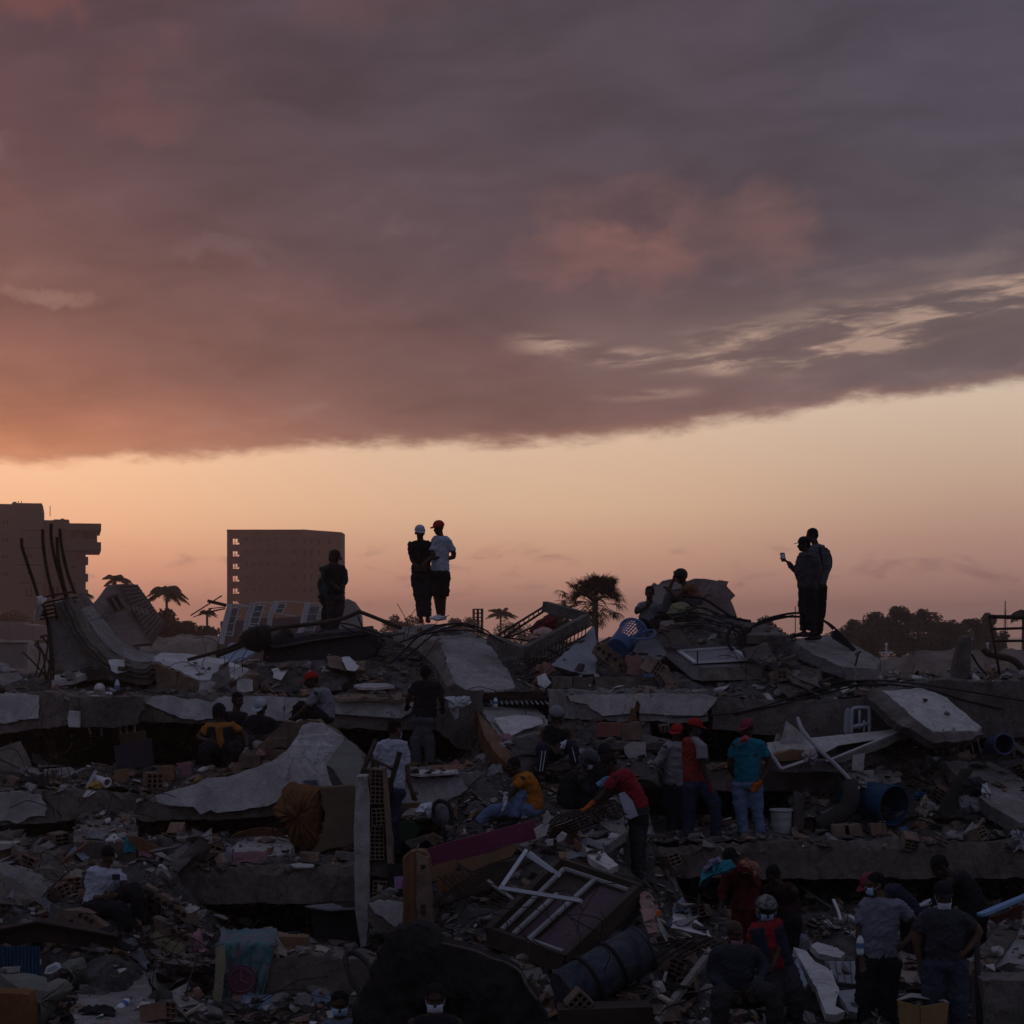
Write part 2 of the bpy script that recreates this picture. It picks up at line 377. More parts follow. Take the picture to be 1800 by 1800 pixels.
w = MB(); pbox(w, 24, 75.5, 884.5, 888, Y+1, Y+9); pbox(w, 0, 24, 886.5, 888, Y+1, Y+9); pbox(w, 30, 36, 882.5, 884.5, Y+3, Y+5); pbox(w, 112, 118, 911, 914, Y+3, Y+6); pbox(w, 98, 124, 912.5, 914, Y+2.2, Y+9); w.build('roof_parapet', FACADE, root)
for x, y in ((5,882),(44,881),(49,881),(98,907)): w = MB(); w.tube([at(x, 889, Y+5), at(x, y, Y+5)], .07, 5); w.build('roof_antenna', RUST, root)
for y in (930, 961, 991, 1022):
    win(33, 74, y, y+4.5, Y, root, 8); win(48, 57, y+12, y+20, Y, root, 1)
    if y > 930: win(124.5+1, 135, y+1, y+9, Y+1, root, 1)
for y in (978, 1008, 1036): w = MB(); pbox(w, 148, 153.5, y, y+13, Y+.2, Y+6); w.build('balcony', FACADE, root)
win(124, 133, 933, 946, Y+.6, root, 1); win(145, 169, 934, 947, Y+.6, root, 3)
for x in (-110, -80, -50, -20, 5): 
    for y in (915, 945, 975, 1005): win(x, x+12, y, y+8, Y, root, 1)
win(88, 108, 1030, 1050, Y+2, root, 2); win(44, 58, 1032, 1050, Y, root, 1)

root.rotation_euler.z = R(12.2)
Y = 490
root = empty('brown_tower', at(500, HY, Y)-Vector((0,0,6)), 'dark brown block tower with a column of see-through corner windows', 'building')
w = MB()
# left corner bay with real openings through the corner
x0, x1 = 399, 422; ys = [(945,957),(967,978),(989,1000),(1010.5,1022),(1032.5,1043.5),(1055,1063)]
pbox(w, x0, 406, 932.5, 1100, Y, Y+3.5, 0); pbox(w, 420.5, x1, 932.5, 1100, Y, Y+3.5, 0)
yy = 932.5
for a_, b_ in ys: pbox(w, 406, 420.5, yy, a_, Y+.05, Y+3.4); yy = b_
pbox(w, 406, 420.5, yy, 1100, Y+.05, Y+3.4, 0)
w.build('corner_bay', FACADE2, root)
w = MB(); pbox(w, 422, 531, 932.5, 1100, Y+.1, Y+16, 0); w.build('wall', FACADE2, root)
w = MB(); a = at(531, 930.5, Y); b = at(600.5, 935.5, Y+14)
w.hexa([(a.x,Y-.1,0),(b.x,Y+14,0),(b.x,Y+24,0),(a.x,Y+24,0),(a.x,Y-.1,a.z),(b.x,Y+14,b.z),(b.x,Y+24,b.z),(a.x,Y+24,a.z)]); w.build('side_wall', FACADE2, root)
w = MB(); pbox(w, 398.5, 531, 930.8, 933, Y-.3, Y+16.2); w.build('roof_parapet', FACADE2, root)
for a_, b_ in ys:
    w = MB(); pbox(w, 412.4, 413.6, a_, b_, Y+.2, Y+.4); pbox(w, 406, 420.3, a_, a_+2.2, Y+.2, Y+.35); pbox(w, 417.4, 420.3, a_+2.2, b_-3, Y+.2, Y+.35); pbox(w, 406, 418.4, b_-3, b_-2.4, Y+.45, Y+.6); w.build('window_frame', TRIM, root)
for y in (944, 966, 988, 1010, 1032):
    for x in (429, 442, 455, 468, 481, 511): win(x, x+(12 if x == 511 else 8), y-1, y+(10 if x == 511 else 8), Y+.1, root, 1)
for y in (946, 966, 988, 1010, 1032):
    for x in (534, 546, 560, 578):
        t = (x-531)/70; w = MB(); yy = Y+14*t; pa = at(x, y+t*1, yy); w.box((pa.x, yy-.12, pa.z-.7), (.9, .2, 1.4)); w.build('window', GLASSD, root)

# ------------------------------------------------------------------ vegetation
LEAF = mat('dark foliage', (.032,.034,.024), var=.4, sc1=.6, sc2=4, fine=12, bump=0, rough=.8, tint=.2)
LEAF2 = mat('palm leaf', (.03,.034,.02), var=.3, sc1=1, bump=0, rough=.6)
BARK = mat('tree bark', (.10,.075,.055), var=.3, bump=.4)
def tree(name, px, py_top, Y, w_px, seed, label, h_frac=.62, leaf=.35, n=2600, group='trees on the far shore'):
    q = random.Random(seed); top = at(px, py_top, Y); H = top.z; rx = w_px*M(Y)/2
    root = empty(name, (top.x, Y, 0), label, 'tree', group)
    tr = MB(); base = Vector((top.x, Y, -.1)); fork = Vector((top.x+q.uniform(-.4,.4), Y, H*.35))
    tr.tube([base, base.lerp(fork, .5)+Vector((q.uniform(-.1,.1),0,0)), fork], [H*.03, H*.024, H*.02], 8)
    cl = []
    nb = 7
    for i in range(nb):
        a = 2*math.pi*i/nb+q.uniform(-.3,.3); rr = rx*q.uniform(.35,.85)
        e = Vector((top.x+math.cos(a)*rr, Y+math.sin(a)*rr*.8, H*(q.uniform(.5,.86) - .18*(rr/rx))))
        tr.tube(smoothpts([fork-Vector((0,0,.2)), fork.lerp(e, .5)+Vector((0,0,H*.04)), e], 3), [H*.013, H*.011, H*.010, H*.009, H*.008, H*.006, H*.004][:7], 5)
        cl.append((e, rx*q.uniform(.34,.5)))
    for i in range(16):
        a = q.uniform(0, 6.28); rr = rx*q.uniform(0,.95); cl.append((Vector((top.x+math.cos(a)*rr, Y+math.sin(a)*rr*.8, H*(.93-.42*(rr/rx)**2)-q.uniform(0,.25)*H*h_frac)), rx*q.uniform(.2,.36)))
    cl.append((Vector((top.x, Y, H-rx*.25)), rx*.28))
    tr.build('trunk', BARK, root, smooth=True)
    cr = MB(); V = []; Fc = []
    for i in range(n):
        c, r_ = q.choice(cl); d = Vector((q.gauss(0,1), q.gauss(0,1), q.gauss(0,1))).normalized()*r_*(q.random()**.45)
        p = c + Vector((d.x, d.y, d.z*.75)); 
        if p.z < H*.1: continue
        if p.z > H: p.z = H - q.uniform(0, .5)
        u = Vector((q.gauss(0,1), q.gauss(0,1), q.gauss(0,.6))).normalized(); v = u.orthogonal().normalized(); s_ = leaf*q.uniform(.5,1.2)
        k = len(V); V += [p-u*s_*.5, p+v*s_*.28, p+u*s_*.5, p-v*s_*.28]; Fc.append((k,k+1,k+2,k+3))
    cr.addm(V, Fc); cr.build('crown', LEAF, root, fixn=False)
TL = [(1500,1088,250,62,'low rounded dark tree at the near end of the far tree line'),(1537,1076,262,62,'broad dark tree beside the tallest one of the far tree line'),
      (1583,1062,255,66,'tallest dark tree of the far tree line'),(1622,1067,258,56,'dark tree just past the tallest one of the tree line'),
      (1664,1090,252,66,'low dark bushy tree between taller ones of the tree line'),(1705,1084,262,56,'dark tree with an uneven top near the sailing mast'),(1737,1076,266,34,'thin sparse tree top poking above the tree line by the mast')]
for i, (x, y, Y, w_, l) in enumerate(TL): tree('broadleaf_tree', x, y, Y, w_*1.9, 100+i, l, h_frac=.8, n=6500, leaf=.46)
TC = [(693,1080,330,40,'small hazy far tree behind the pair in caps, nearer the dark tower'),(722,1079,330,44,'small hazy far tree close beside the pair in caps'),(800,1082,320,50,'low hazy far tree just past the man in the pale shirt'),
      (825,1084,330,44,'low hazy far tree behind the upright hollow block'),(1345,1080,200,56,'round tree behind the man taking a photo'),(1300,1092,230,50,'low hazy tree behind the broken wall piece'),(975,1064,140,50,'flat topped tree beside the fan palm'),
      (905,1090,330,70,'low hazy far tree past the small far palm')]
for i, (x, y, Y, w_, l) in enumerate(TC): tree('broadleaf_tree', x, y, Y, w_*1.8, 140+i, l, leaf=.42, n=2600, h_frac=.8)
TL2 = [(245,1078,200,60,'dark bushy tree between the wrecked roof and the far palms'),(292,1066,190,60,'dark tree mass under the curved far palm'),(330,1088,195,60,'low dark tree below the far palm, by the leaning sticks'),(20,1072,230,70,'dark tree at the foot of the grey apartment tower'),(365,1098,230,50,'low shrubby tree in front of the brown tower')]
for i, (x, y, Y, w_, l) in enumerate(TL2): tree('broadleaf_tree', x, y, Y, w_*1.9, 160+i, l, leaf=.42, n=5500, h_frac=.85)

def palm(px, py, Y, r_px, seed, label, n=18, group='far palms', droop=1.):
    q = random.Random(seed); c = at(px, py, Y); r_ = r_px*1.18*M(Y)
    root = empty('palm_tree', (c.x, Y, 0), label, 'palm', group)
    t = MB(); lean = q.uniform(-.5,.5); t.tube([(c.x+lean*(1-k/8)**2, Y, c.z*k/8) for k in range(9)], [.22-.09*k/8 for k in range(9)], 8); t.build('trunk', BARK, root, smooth=True)
    f = MB()
    n += 12
    for i in range(n):
        a = 2*math.pi*i/n*2.4 + q.uniform(-.2,.2); up = q.uniform(.15, 1.45); L = r_*q.uniform(.85,1.15)
        d = Vector((math.cos(a), math.sin(a), 0)); pts = []
        for k in range(9):
            s_ = k/8; pts.append(c + d*L*(s_*math.cos(up*.9)*1.05) + Vector((0,0, L*(math.sin(up)*s_ - droop*.72*(.75+.25*up)*s_*s_))))
        f.tube(pts, [.03*r_/2*(1-.8*k/8)+.008 for k in range(9)], 4)
        for k in range(1, 36):
            s_ = k/36*8; i0 = min(int(s_), 7); p = pts[i0].lerp(pts[i0+1], s_-i0); tan = (pts[i0+1]-pts[i0]).normalized()
            side = tan.cross(Vector((0,0,1))); side = side.normalized() if side.length > .01 else Vector((1,0,0))
            ll = L*.30*math.sin(math.pi*(.12+.8*k/36))*q.uniform(.8,1.15)
            for sg in (-1, 1):
                e = p + side*sg*ll*.75 + tan*ll*.35 - Vector((0,0,ll*q.uniform(.35,.75))); wv_ = tan*L*.034
                b0 = len(f.v); f.addm([p-wv_, p+wv_, e], [(0,1,2)])
    f.build('crown', LEAF2, root, fixn=False)
palm(203, 1020, 250, 26, 3, 'far palm showing above the wrecked roof', 14)
palm(293, 1042, 215, 38, 5, 'far palm with fronds curling down beside the wrecked roof', 18, droop=1.15)
palm(364, 1078, 240, 16, 6, 'small far palm between the leaning sticks and the brown tower', 12)
palm(152, 1048, 250, 13, 7, 'small far palm in the gap next to the grey tower', 10)
palm(880, 1080, 290, 24, 9, 'far palm with a ragged crown above the trees past the hollow block', 14, droop=.8)
palm(1800, 1080, 130, 30, 11, 'palm frond hanging in at the edge above the pipe rack', 14, droop=1.3)
# fan palm
Y = 108; c = at(1046, 1062, Y); q = random.Random(21); root = empty('fan_palm', (c.x, Y, 0), 'dark fan palm with a bushy crown and dead fronds underneath', 'palm')
t = MB(); t.tube([(c.x-.05, Y, 0), (c.x, Y, 2), (c.x, Y, c.z+.1)], [.24,.2,.16], 9); t.build('trunk', BARK, root)
f = MB(); dead = MB()
def fan(mbx, base, d, L, R_, nb, q, w=.03):
    e = base + d*L; mbx.tube([base, base.lerp(e, .5)+Vector((0,0,.05*L)), e-Vector((0,0,.04*L))], [.02,.016,.012], 4)
    e = e-Vector((0,0,.04*L)); side = d.cross(Vector((0,0,1))).normalized(); upv = side.cross(d).normalized(); tw = q.uniform(-.8,.8); side, upv = side*math.cos(tw)+upv*math.sin(tw), upv
    for k in range(nb):
        a = R(-115)+R(230)*k/(nb-1); dd = d*math.cos(a)+side*math.sin(a); ll = R_*q.uniform(.75,1.05)
        m_ = e+dd*ll*.6; tip = e+dd*ll - Vector((0,0,ll*q.uniform(.1,.45))); pw = dd.cross(upv).normalized()*w
        mbx.addm([e-pw*.3, m_-pw, tip, m_+pw, e+pw*.3], [(0,1,2,3,4)])
for i in range(60):
    a = q.uniform(0, 6.283); eL = R(q.uniform(-28, 85)); d = Vector((math.cos(a)*math.cos(eL), math.sin(a)*math.cos(eL), math.sin(eL)))
    L = q.uniform(.8, 1.35)*(.75+.6*math.cos(eL)); fan(f, c, d, L, q.uniform(.65,.9), 28, q, .028)
for i in range(14):
    a = q.uniform(0, 6.283); eL = R(q.uniform(-65,-15)); d = Vector((math.cos(a)*math.cos(eL), math.sin(a)*math.cos(eL), math.sin(eL))); fan(dead, c-Vector((0,0,.1)), d, q.uniform(.5,1.1), .5, 12, q, .02)
f.build('crown', LEAF2, root, fixn=False); dead.build('dead_fronds', BARK, root, fixn=False)

# ------------------------------------------------------------------ middle distance ruins
ROOFT = mat('weathered roof boards', (.09,.07,.07), var=.25, kind='stripe', sc2=2, bump=.3)
Y = 80; root = empty('wrecked_house', at(222, 1130, Y), 'tipped over house gable with slatted roof behind the curved slab', 'house')
w = MB(); w.poly([at(163,1062,Y-1), at(190,1029,Y), at(212,1028,Y), at(262,1130,Y-1), at(225,1135,Y-2)], (0,.5,-.1), .03, .3); w.build('gable_wall', mat('gable render', (.15,.12,.115), var=.2), root)
w = MB(); w.poly([at(212,1027.5,Y-.2), at(242,1028,Y+1.5), at(288,1092,Y+1.5), at(262,1132,Y-1)], (0,.3,-.15), .03, .3); w.build('roof', ROOFT, root)
w = MB()
for k in range(13):
    t_ = k/13; w.bar(at(212+50*t_, 1028+100*t_, Y-.35-.8*t_), at(242+46*t_, 1029+64*t_, Y+1.2), .05, .07)
w.build('roof_batten', mat('pale batten', (.15,.12,.115), var=.15), root)
w = MB()
for k in range(5): w.poly([at(222+k*8,1062+k*2,Y-.9), at(226+k*8,1062+k*2,Y-.9), at(231+k*8,1073+k*2,Y-.9), at(227+k*8,1073+k*2,Y-.9)], (0,.06,0))
w.build('roof_light', mat('dusty pane', (.22,.19,.18), var=.1), root)
w = MB(); w.poly([at(186,1052,Y-1.2), at(206,1045,Y-1.2), at(222,1070,Y-1.4), at(200,1078,Y-1.5)], (0,.1,0)); wn_ = w.build('window', GLASSD, root)
w = MB()
for a_, b_ in (((186,1052),(206,1045)),((206,1045),(222,1070)),((222,1070),(200,1078)),((200,1078),(186,1052)),((196,1048),(211,1074))): w.bar(at(*a_, Y-1.5), at(*b_, Y-1.5), .08, .08)
w.build('window_frame', mat('pale batten', (.3,.24,.22)), wn_)

WALLB = mat('brown painted wall', (.17,.115,.11), var=.2, sc1=.5, bump=.2)
w = MB(); w.poly([at(388,1092,66), at(575,1082,66), at(600,1150,66), at(380,1160,66)], (0,.3,0), .05, .4)
tag(w.build('brown_wall', WALLB), 'long brown wall behind the white arched frames', 'wall')
Y = 62
AR = [(396,1062,386,1132,12,1),(437,1059,427,1112,16,1),(478,1057,470,1100,14,1),(533,1059,516,1128,18,1),(566,1061,562,1090,10,0)]
for i, (xt, yt, xb, yb, wd, lad) in enumerate(AR):
    root = empty('arched_frame', at(xb, yb, Y), ['white arched steel frame with ladder panel, at the end by the brown tower corner','second white arched steel frame, with a barred panel','white arched steel frame with a short barred panel and curled top','tallest white arched steel frame, crossed by the dark pole','plain white steel post behind the man in teal'][i], 'steel frame', 'white arched steel frames')
    P = smoothpts([at(xt+5, yt, Y), at(xt-1, yt+(yb-yt)*.3, Y), at(xt-6 if lad else xt-2, yt+(yb-yt)*.62, Y), at(xb, yb, Y)], 5)
    w = MB()
    for o_ in (0, 3.2, 6.4): w.tube([p+Vector((o_*M(Y), 0, 0)) for p in P], .022, 5)
    w.poly([P[0]+Vector((0,.05,0))] + [p+Vector((0,.05,0)) for p in P[1:]] + [p+Vector((7*M(Y),.05,0)) for p in P[::-1]], (0,.04,0)); w.build('arched_post', STEEL_W, root)
    if lad:
        w = MB(); k0, k1 = 2, (13 if i != 2 else 9); Q1 = [p+Vector((9*M(Y), -.03, 0)) for p in P[k0:k1]]; Q2 = [p+Vector(((9+wd)*M(Y), -.03, 0)) for p in P[k0:k1]]
        w.tube(Q1, .018, 5); w.tube(Q2, .018, 5)
        for k in range(0, len(Q1), 3): w.tube([Q1[k], Q2[k]], .014, 4)
        w.tube([Q1[-1], Q2[-1]], .016, 4); w.build('ladder_panel', STEEL_W, root)
        w = MB(); w.poly(Q1+Q2[::-1], (0,.01,0)); w.build('mesh_infill', mat('grey mesh', (.16,.16,.17), var=.2), root)
root = empty('tie_rails', at(480, 1062, Y), 'thin white rails linking the tops of the arched frames', 'rail')
w = MB()
for a_, b_ in (((398,1063),(440,1066)),((440,1061),(478,1060)),((480,1058),(536,1060)),((536,1061),(575,1064)),((400,1070),(440,1066)),((447,1078),(520,1083)),((408,1074),(418,1090)),((412,1091),(424,1082)),((492,1070),(503,1060)),((455,1060),(466,1078)),((545,1072),(560,1088))): w.tube(smoothpts([at(*a_, Y+.1), (at(*a_, Y+.1)+at(*b_, Y+.1))/2+Vector((0,0,.04)), at(*b_, Y+.1)], 4), .02, 4)
w.build('rail', STEEL_W, root)
# leaning sticks left of them
w = MB()
for a_, b_, r_ in (((335,1082),(390,1047),.02),((365,1056),(398,1064),.05),((360,1078),(396,1070),.015),((366,1070),(396,1067),.015),((372,1074),(396,1069),.012),((340,1085),(372,1070),.015)): w.tube([at(*a_, 58), at(*b_, 58)], r_, 5)
tag(w.build('loose_poles', RUST), 'thin loose poles sticking out beside the white arched frames', 'pole')
DOME = mat('pale domed wall', (.30,.25,.235), var=.15, sc1=.6)
w = MB(); w.poly([at(588,1150,52), at(590,1070,52), at(598,1058,52), at(610,1053,52), at(622,1058,52), at(633,1073,52), at(640,1150,52)], (0,.6,0), .01, .2); tag(w.build('rounded_wall', DOME), 'pale round topped wall behind the man in dark clothes', 'wall')
# broken wall chunk behind the sitters
OUT = [(1143,1030),(1150,1024),(1155,1028),(1166,1020),(1180,1018),(1196,1021),(1210,1022),(1222,1017),(1240,1018),(1260,1020),(1262,1023),(1264,1019),(1280,1022),(1279,1030),(1288,1040),(1293,1046),(1286,1056),(1290,1068),(1294,1080),(1295,1110),(1135,1110),(1140,1060)]
w = MB(); w.poly([at(x, y, 44) for x, y in OUT], (0,.35,0), .02, .18); o = tag(w.build('broken_wall', mat('old rendered wall', (.27,.21,.20), var=.25, c2=(.20,.15,.145), sc1=1.2)), 'ragged upright piece of wall behind the two seated men', 'wall')
w = MB(); w.poly([at(x, y, 43.98) for x, y in ((1146,1034),(1160,1028),(1190,1026),(1210,1030),(1200,1060),(1180,1108),(1142,1108))], (0,.03,0), .03, .2); w.build('render_patch', mat('grey render patch', (.34,.29,.28), var=.15), o)
# dirt berms and wall beyond the heap
def berm(pts, Y, dep, name, label, m, cat='mound'):
    w = MB(); n = len(pts)
    rows = []
    for j, (f_, hh) in enumerate(((0,0),(.15,.62),(.35,.93),(.5,1),(.75,.75),(1,0))):
        rows.append([Vector((at(x, y, Y).x*(1+f_*dep/Y), Y-dep*.35+dep*f_+nz(x*.02,j,1)*.6, max(0, at(x, y, Y).z)*hh + nz(x*.03, j*2.1, 5)*.12)) for x, y in pts])
    V = [p for r_ in rows for p in r_]; k = len(rows)
    w.addm(V, [(j*n+i, j*n+i+1, (j+1)*n+i+1, (j+1)*n+i) for j in range(k-1) for i in range(n-1)])
    o = w.build(name, m, smooth=True); return o
def dens(pts, s=4): 
    out = []
    for (a, ya), (b, yb) in zip(pts, pts[1:]):
        k = max(1, int((b-a)/s)); out += [(a+(b-a)*j/k, ya+(yb-ya)*j/k+rnd.uniform(-.7,.7)) for j in range(k)]
    return out+[pts[-1]]
DIRTL = mat('pale dirt', (.20,.16,.135), var=.25, sc1=.4, sc2=4, bump=.4, c2=(.16,.125,.105))
tag(berm(dens([(1480,1175),(1530,1160),(1570,1146),(1640,1143),(1720,1145),(1850,1140)]), 60, 8, 'dirt_mound', '', DIRTL), kind='structure')
tag(berm(dens([(1540,1190),(1580,1166),(1620,1161),(1690,1163),(1760,1166),(1850,1160)]), 48, 6, 'dirt_mound', '', DIRTL), kind='structure')
tag(berm(dens([(-80,1128),(0,1122),(60,1124),(120,1132),(250,1126),(330,1118),(420,1116),(500,1124),(640,1112)]), 90, 12, 'dirt_mound', '', DIRTL), kind='structure')
w = MB(); pbox(w, -60, 42, 1130, 1175, 56, 56.4); pbox(w, -60, 44, 1128.5, 1130, 55.95, 56.5); tag(w.build('low_wall', mat('grey low wall', (.24,.20,.19), var=.2, sc1=.5)), 'low grey wall in the haze beside the concrete stump with rods', 'wall')
w = MB(); pbox(w, -40, 8, 1092, 1128, 110, 116, 0); w.poly([at(12,1110,108), at(40,1096,108), at(60,1100,108), at(62,1125,108), at(14,1125,108)], (0,3,0)); tag(w.build('small_hut', mat('hut wall', (.26,.2,.19), var=.2, sc1=.5)), 'small pale hut in the haze below the grey tower', 'hut')
# boat masts, small white floodlights far off
for i, (x, y0, y1, Y, l) in enumerate(((1767,1056,1150,300,'tall thin boat mast with stays above the tree line'),(1398,1066,1120,180,'thin bare pole behind the man taking a photo'))):
    root = empty('mast', (at(x, HY, Y).x, Y, 0), l, 'mast')
    w = MB(); w.tube([(at(x, HY, Y).x, Y, 0), at(x, y0, Y)], [.16,.07] if i == 0 else [.05,.04], 6); w.build('pole', RUST, root)
    if i == 0:
        w = MB()
        for dx in (-5, 6): w.tube([at(x, y0+8, Y), at(x+dx, y1-20, Y)], .03, 4)
        w.tube([at(x-4, y0+18, Y), at(x+4, y0+18, Y)], .04, 4); w.build('stay', RUST, root)
for x, y, l in ((1558,1133,'small white globe lamp on a cross arm in front of the far trees'),(1736,1132,'small white globe lamp beside the leaning dark stump')):
    Y = 120; root = empty('yard_lamp', (at(x, HY, Y).x, Y, 0), l, 'lamp')
    w = MB(); w.tube([(at(x, HY, Y).x, Y, 0), at(x, y+2, Y)], .05, 6); w.box(at(x, y+14, Y), (24*M(Y), .1, .09)); w.build('post', STEEL_W, root)
    w = MB(); w.ball(at(x, y, Y), 3*M(Y)); w.build('globe', STEEL_W, root, smooth=True)
# ------------------------------------------------------------------ the collapsed storeys
SOLID = []          # objects that things can rest on
def zt(py, Y): return CZ-(py-HY)/F*Y
def deck(label, top, bot, Yf, Yb, m, thick=.2, lip=.35, rise=0., group='collapsed floor slabs', jag=.018, seed=1):
    """a floor slab with its edge beam: photo outline of the beam face at depth Yf"""
    q = random.Random(seed); x0, x1 = top[0][0], top[-1][0]; n = int((x1-x0)*M(Yf)/.07); V = []
    for i in range(n+1):
        px = x0+(x1-x0)*i/n; X = (px-900)*M(Yf); j = lambda a=jag: q.uniform(-a, a)
        big = nz(X*1.3, seed*3.1)*.05
        t = zt(lerp_tab(top, px), Yf)+j()+big*.6; b = zt(lerp_tab(bot, px), Yf)+j(.01)+nz(X*2, seed*7.7)*.03; k = Yb/Yf
        dent = abs(nz(X*.9, seed*1.7))*.10
        V += [(X+j(), Yf+dent+j()+abs(q.gauss(0,.03)), t), (X+j(), Yf+abs(q.gauss(0,.012)), (t*.75+b*.25)), (X+j(), Yf+abs(q.gauss(0,.012)), (t*.35+b*.65)), (X, Yf+j(.02), b), (X, Yf+lip, b+j(.03)), (X, Yf+lip+.02, t-thick), (X, Yb, t-thick+rise), (X, Yb, t+rise+j(.05)), (X+j(), Yf+(Yb-Yf)*.3, t+rise*.3+nz(X*2, 3.3, seed)*.05)]
    w = MB(); K = 9; w.addm(V, [(i*K+a, i*K+(a+1) % K, (i+1)*K+(a+1) % K, (i+1)*K+a) for i in range(n) for a in range(K)] + [tuple(range(K)), tuple(n*K+a for a in range(K))[::-1]])
    o = tag(w.build('floor_slab', m, smooth=False), label, 'floor slab', group); SOLID.append(o); return o
def patch(parent, pts, Y, m=PLAST, jag=.014, name='plaster', d=.03, sub=.05):
    w = MB(); w.poly([at(x, y, Y) for x, y in pts], (0, d, 0), jag, sub); return w.build(name, m, parent)

A1 = deck('topmost slab edge, with ragged white plaster, above the seated group and the dark gap', [(-150,1219),(120,1218),(250,1223),(480,1221),(620,1228),(760,1233),(850,1240)], [(-150,1292),(0,1290),(125,1274),(250,1268),(480,1278),(700,1282),(850,1284)], 31, 38, CONC_B, seed=1)
patch(A1, [(-40,1220),(30,1219),(66,1222),(69,1262),(40,1265),(10,1271),(-40,1270)], 30.95)
patch(A1, [(255,1236),(270,1224),(300,1222),(330,1230),(345,1228),(372,1236),(384,1227),(420,1224),(478,1224),(500,1226),(500,1268),(478,1266),(452,1272),(420,1262),(380,1262),(345,1266),(318,1262),(290,1250)], 30.95)
patch(A1, [(500,1226),(585,1228),(700,1233),(735,1236),(722,1250),(706,1263),(690,1262),(650,1259),(620,1257),(590,1255),(560,1262),(500,1266)], 30.93, PLAST_D)
A2 = deck('pale plastered slab edge just below the red brown bricks', [(965,1212),(1100,1212),(1245,1215)], [(965,1262),(1100,1266),(1245,1270)], 31, 38, CONC, seed=2)
patch(A2, [(998,1222),(1100,1220),(1238,1220),(1262,1226),(1252,1240),(1235,1258),(1180,1257),(1120,1254),(1060,1258),(1046,1250),(1030,1238),(1004,1232)], 30.95, PLAST_D)
A3 = deck('long dark slab edge, sooty and rounded, reaching past the tilted white topped slab', [(1252,1222),(1400,1238),(1540,1222),(1640,1196),(1720,1198),(1950,1190)], [(1252,1282),(1400,1296),(1560,1300),(1700,1298),(1950,1296)], 31, 38, CONC_D, seed=3)  # dark concrete, with the shadow on its face put into the colour
B1 = deck('second slab edge with plaster left at its end, below the gap with hanging rods', [(-150,1388),(80,1388),(160,1390),(260,1396),(400,1392),(505,1380)], [(-150,1452),(80,1448),(200,1434),(260,1444),(400,1440),(505,1430)], 28, 35, CONC_B, seed=4)
patch(B1, [(-40,1394),(50,1392),(72,1400),(82,1420),(80,1434),(50,1436),(30,1448),(10,1442),(-40,1446)], 27.95, PLAST_D)
B2 = deck('short slab edge with a pale plaster panel behind the man in the white tee', [(600,1364),(700,1362),(820,1360),(882,1352)], [(600,1424),(760,1426),(830,1424),(882,1428)], 28.6, 34, CONC, seed=5)
patch(B2, [(708,1372),(760,1366),(812,1368),(822,1388),(806,1398),(790,1404),(772,1423),(708,1423)], 28.55, PLAST)
B3 = deck('dark layered slab behind the men in red and blue shirts', [(1110,1352),(1250,1346),(1370,1342),(1500,1346)], [(1110,1384),(1250,1390),(1370,1392),(1500,1396)], 30.3, 36, CONC_D, seed=6)
C1 = deck('long clean brown beam above the lowest dark gap, below the orange quilt', [(-150,1524),(130,1523),(270,1526),(450,1523),(640,1522)], [(-150,1586),(150,1588),(400,1588),(640,1590)], 25.5, 33, CONC_B, seed=7)
patch(C1, [(-40,1528),(60,1528),(88,1532),(70,1540),(60,1546),(52,1541),(36,1553),(20,1549),(4,1552),(-40,1548)], 25.46, CONC, d=.02)
patch(C1, [(276,1527),(300,1525),(302,1556),(300,1586),(275,1587),(272,1560)], 25.44, PLAST_D, name='render_strip')
C2 = deck('long brown beam under the feet of the men in red and blue shirts', [(1128,1492),(1300,1484),(1450,1480),(1560,1478),(1760,1480),(1950,1482)], [(1128,1536),(1200,1542),(1450,1545),(1770,1543),(1950,1545)], 28.3, 34, CONC_B, seed=8)

# rubble ground: one uneven sheet under and around the storeys
PROF = [(14,.9),(18.3,1.1),(19.6,1.85),(22,2.05),(25,2.12),(29.8,2.12),(30.6,2.8),(33,2.8),(33.6,3.5),(34.6,3.5),(35.4,4.7),(38.5,4.7),(41,3.6),(50,0.2),(54,-.2)]
SKY = [(-400,1185),(0,1178),(250,1180),(330,1150),(400,1165),(480,1150),(600,1112),(700,1103),(790,1098),(870,1118),(950,1135),(1050,1118),(1150,1095),(1240,1080),(1310,1084),(1400,1122),(1480,1145),(1560,1186),(1640,1200),(1800,1188),(2300,1188)]
def chute(X, Y):
    if not 20.5 < Y < 32: return -9
    zr = lerp_tab([(20.5,2.0),(22.5,2.62),(24.5,2.98),(27,3.42),(29,3.95),(31,4.62),(32,4.8)], Y)
    xc = lerp_tab([(21,.35),(24.5,.55),(25.5,.3),(27,.2),(28,.5),(31,.35)], Y); hw = lerp_tab([(21,1.0),(25,.95),(27,.9),(28,1.0),(31,.7)], Y)
    d = max(0, abs(X-xc)-hw)
    return zr-d*1.1-d*d*.5
def lslope(X, Y):      # spill on the boy's side
    if not 20.5 < Y < 27: return -9
    zr = lerp_tab([(20.5,2.0),(23,2.5),(25.4,3.0),(27,3.05)], Y); d = max(0, abs(X+5.1)-.9)
    return zr-d*1.1
def ground_z(X, Y):
    z = lerp_tab(PROF, Y)
    z = max(z, chute(X, Y), lslope(X, Y))
    z += nz(X*1.1, Y*1.1, 1)*.2 + abs(nz(X*.6, Y*.9, 31))*.25*(1 if Y < 25 else .4) + nz(X*4, Y*4, 5)*.07
    return z
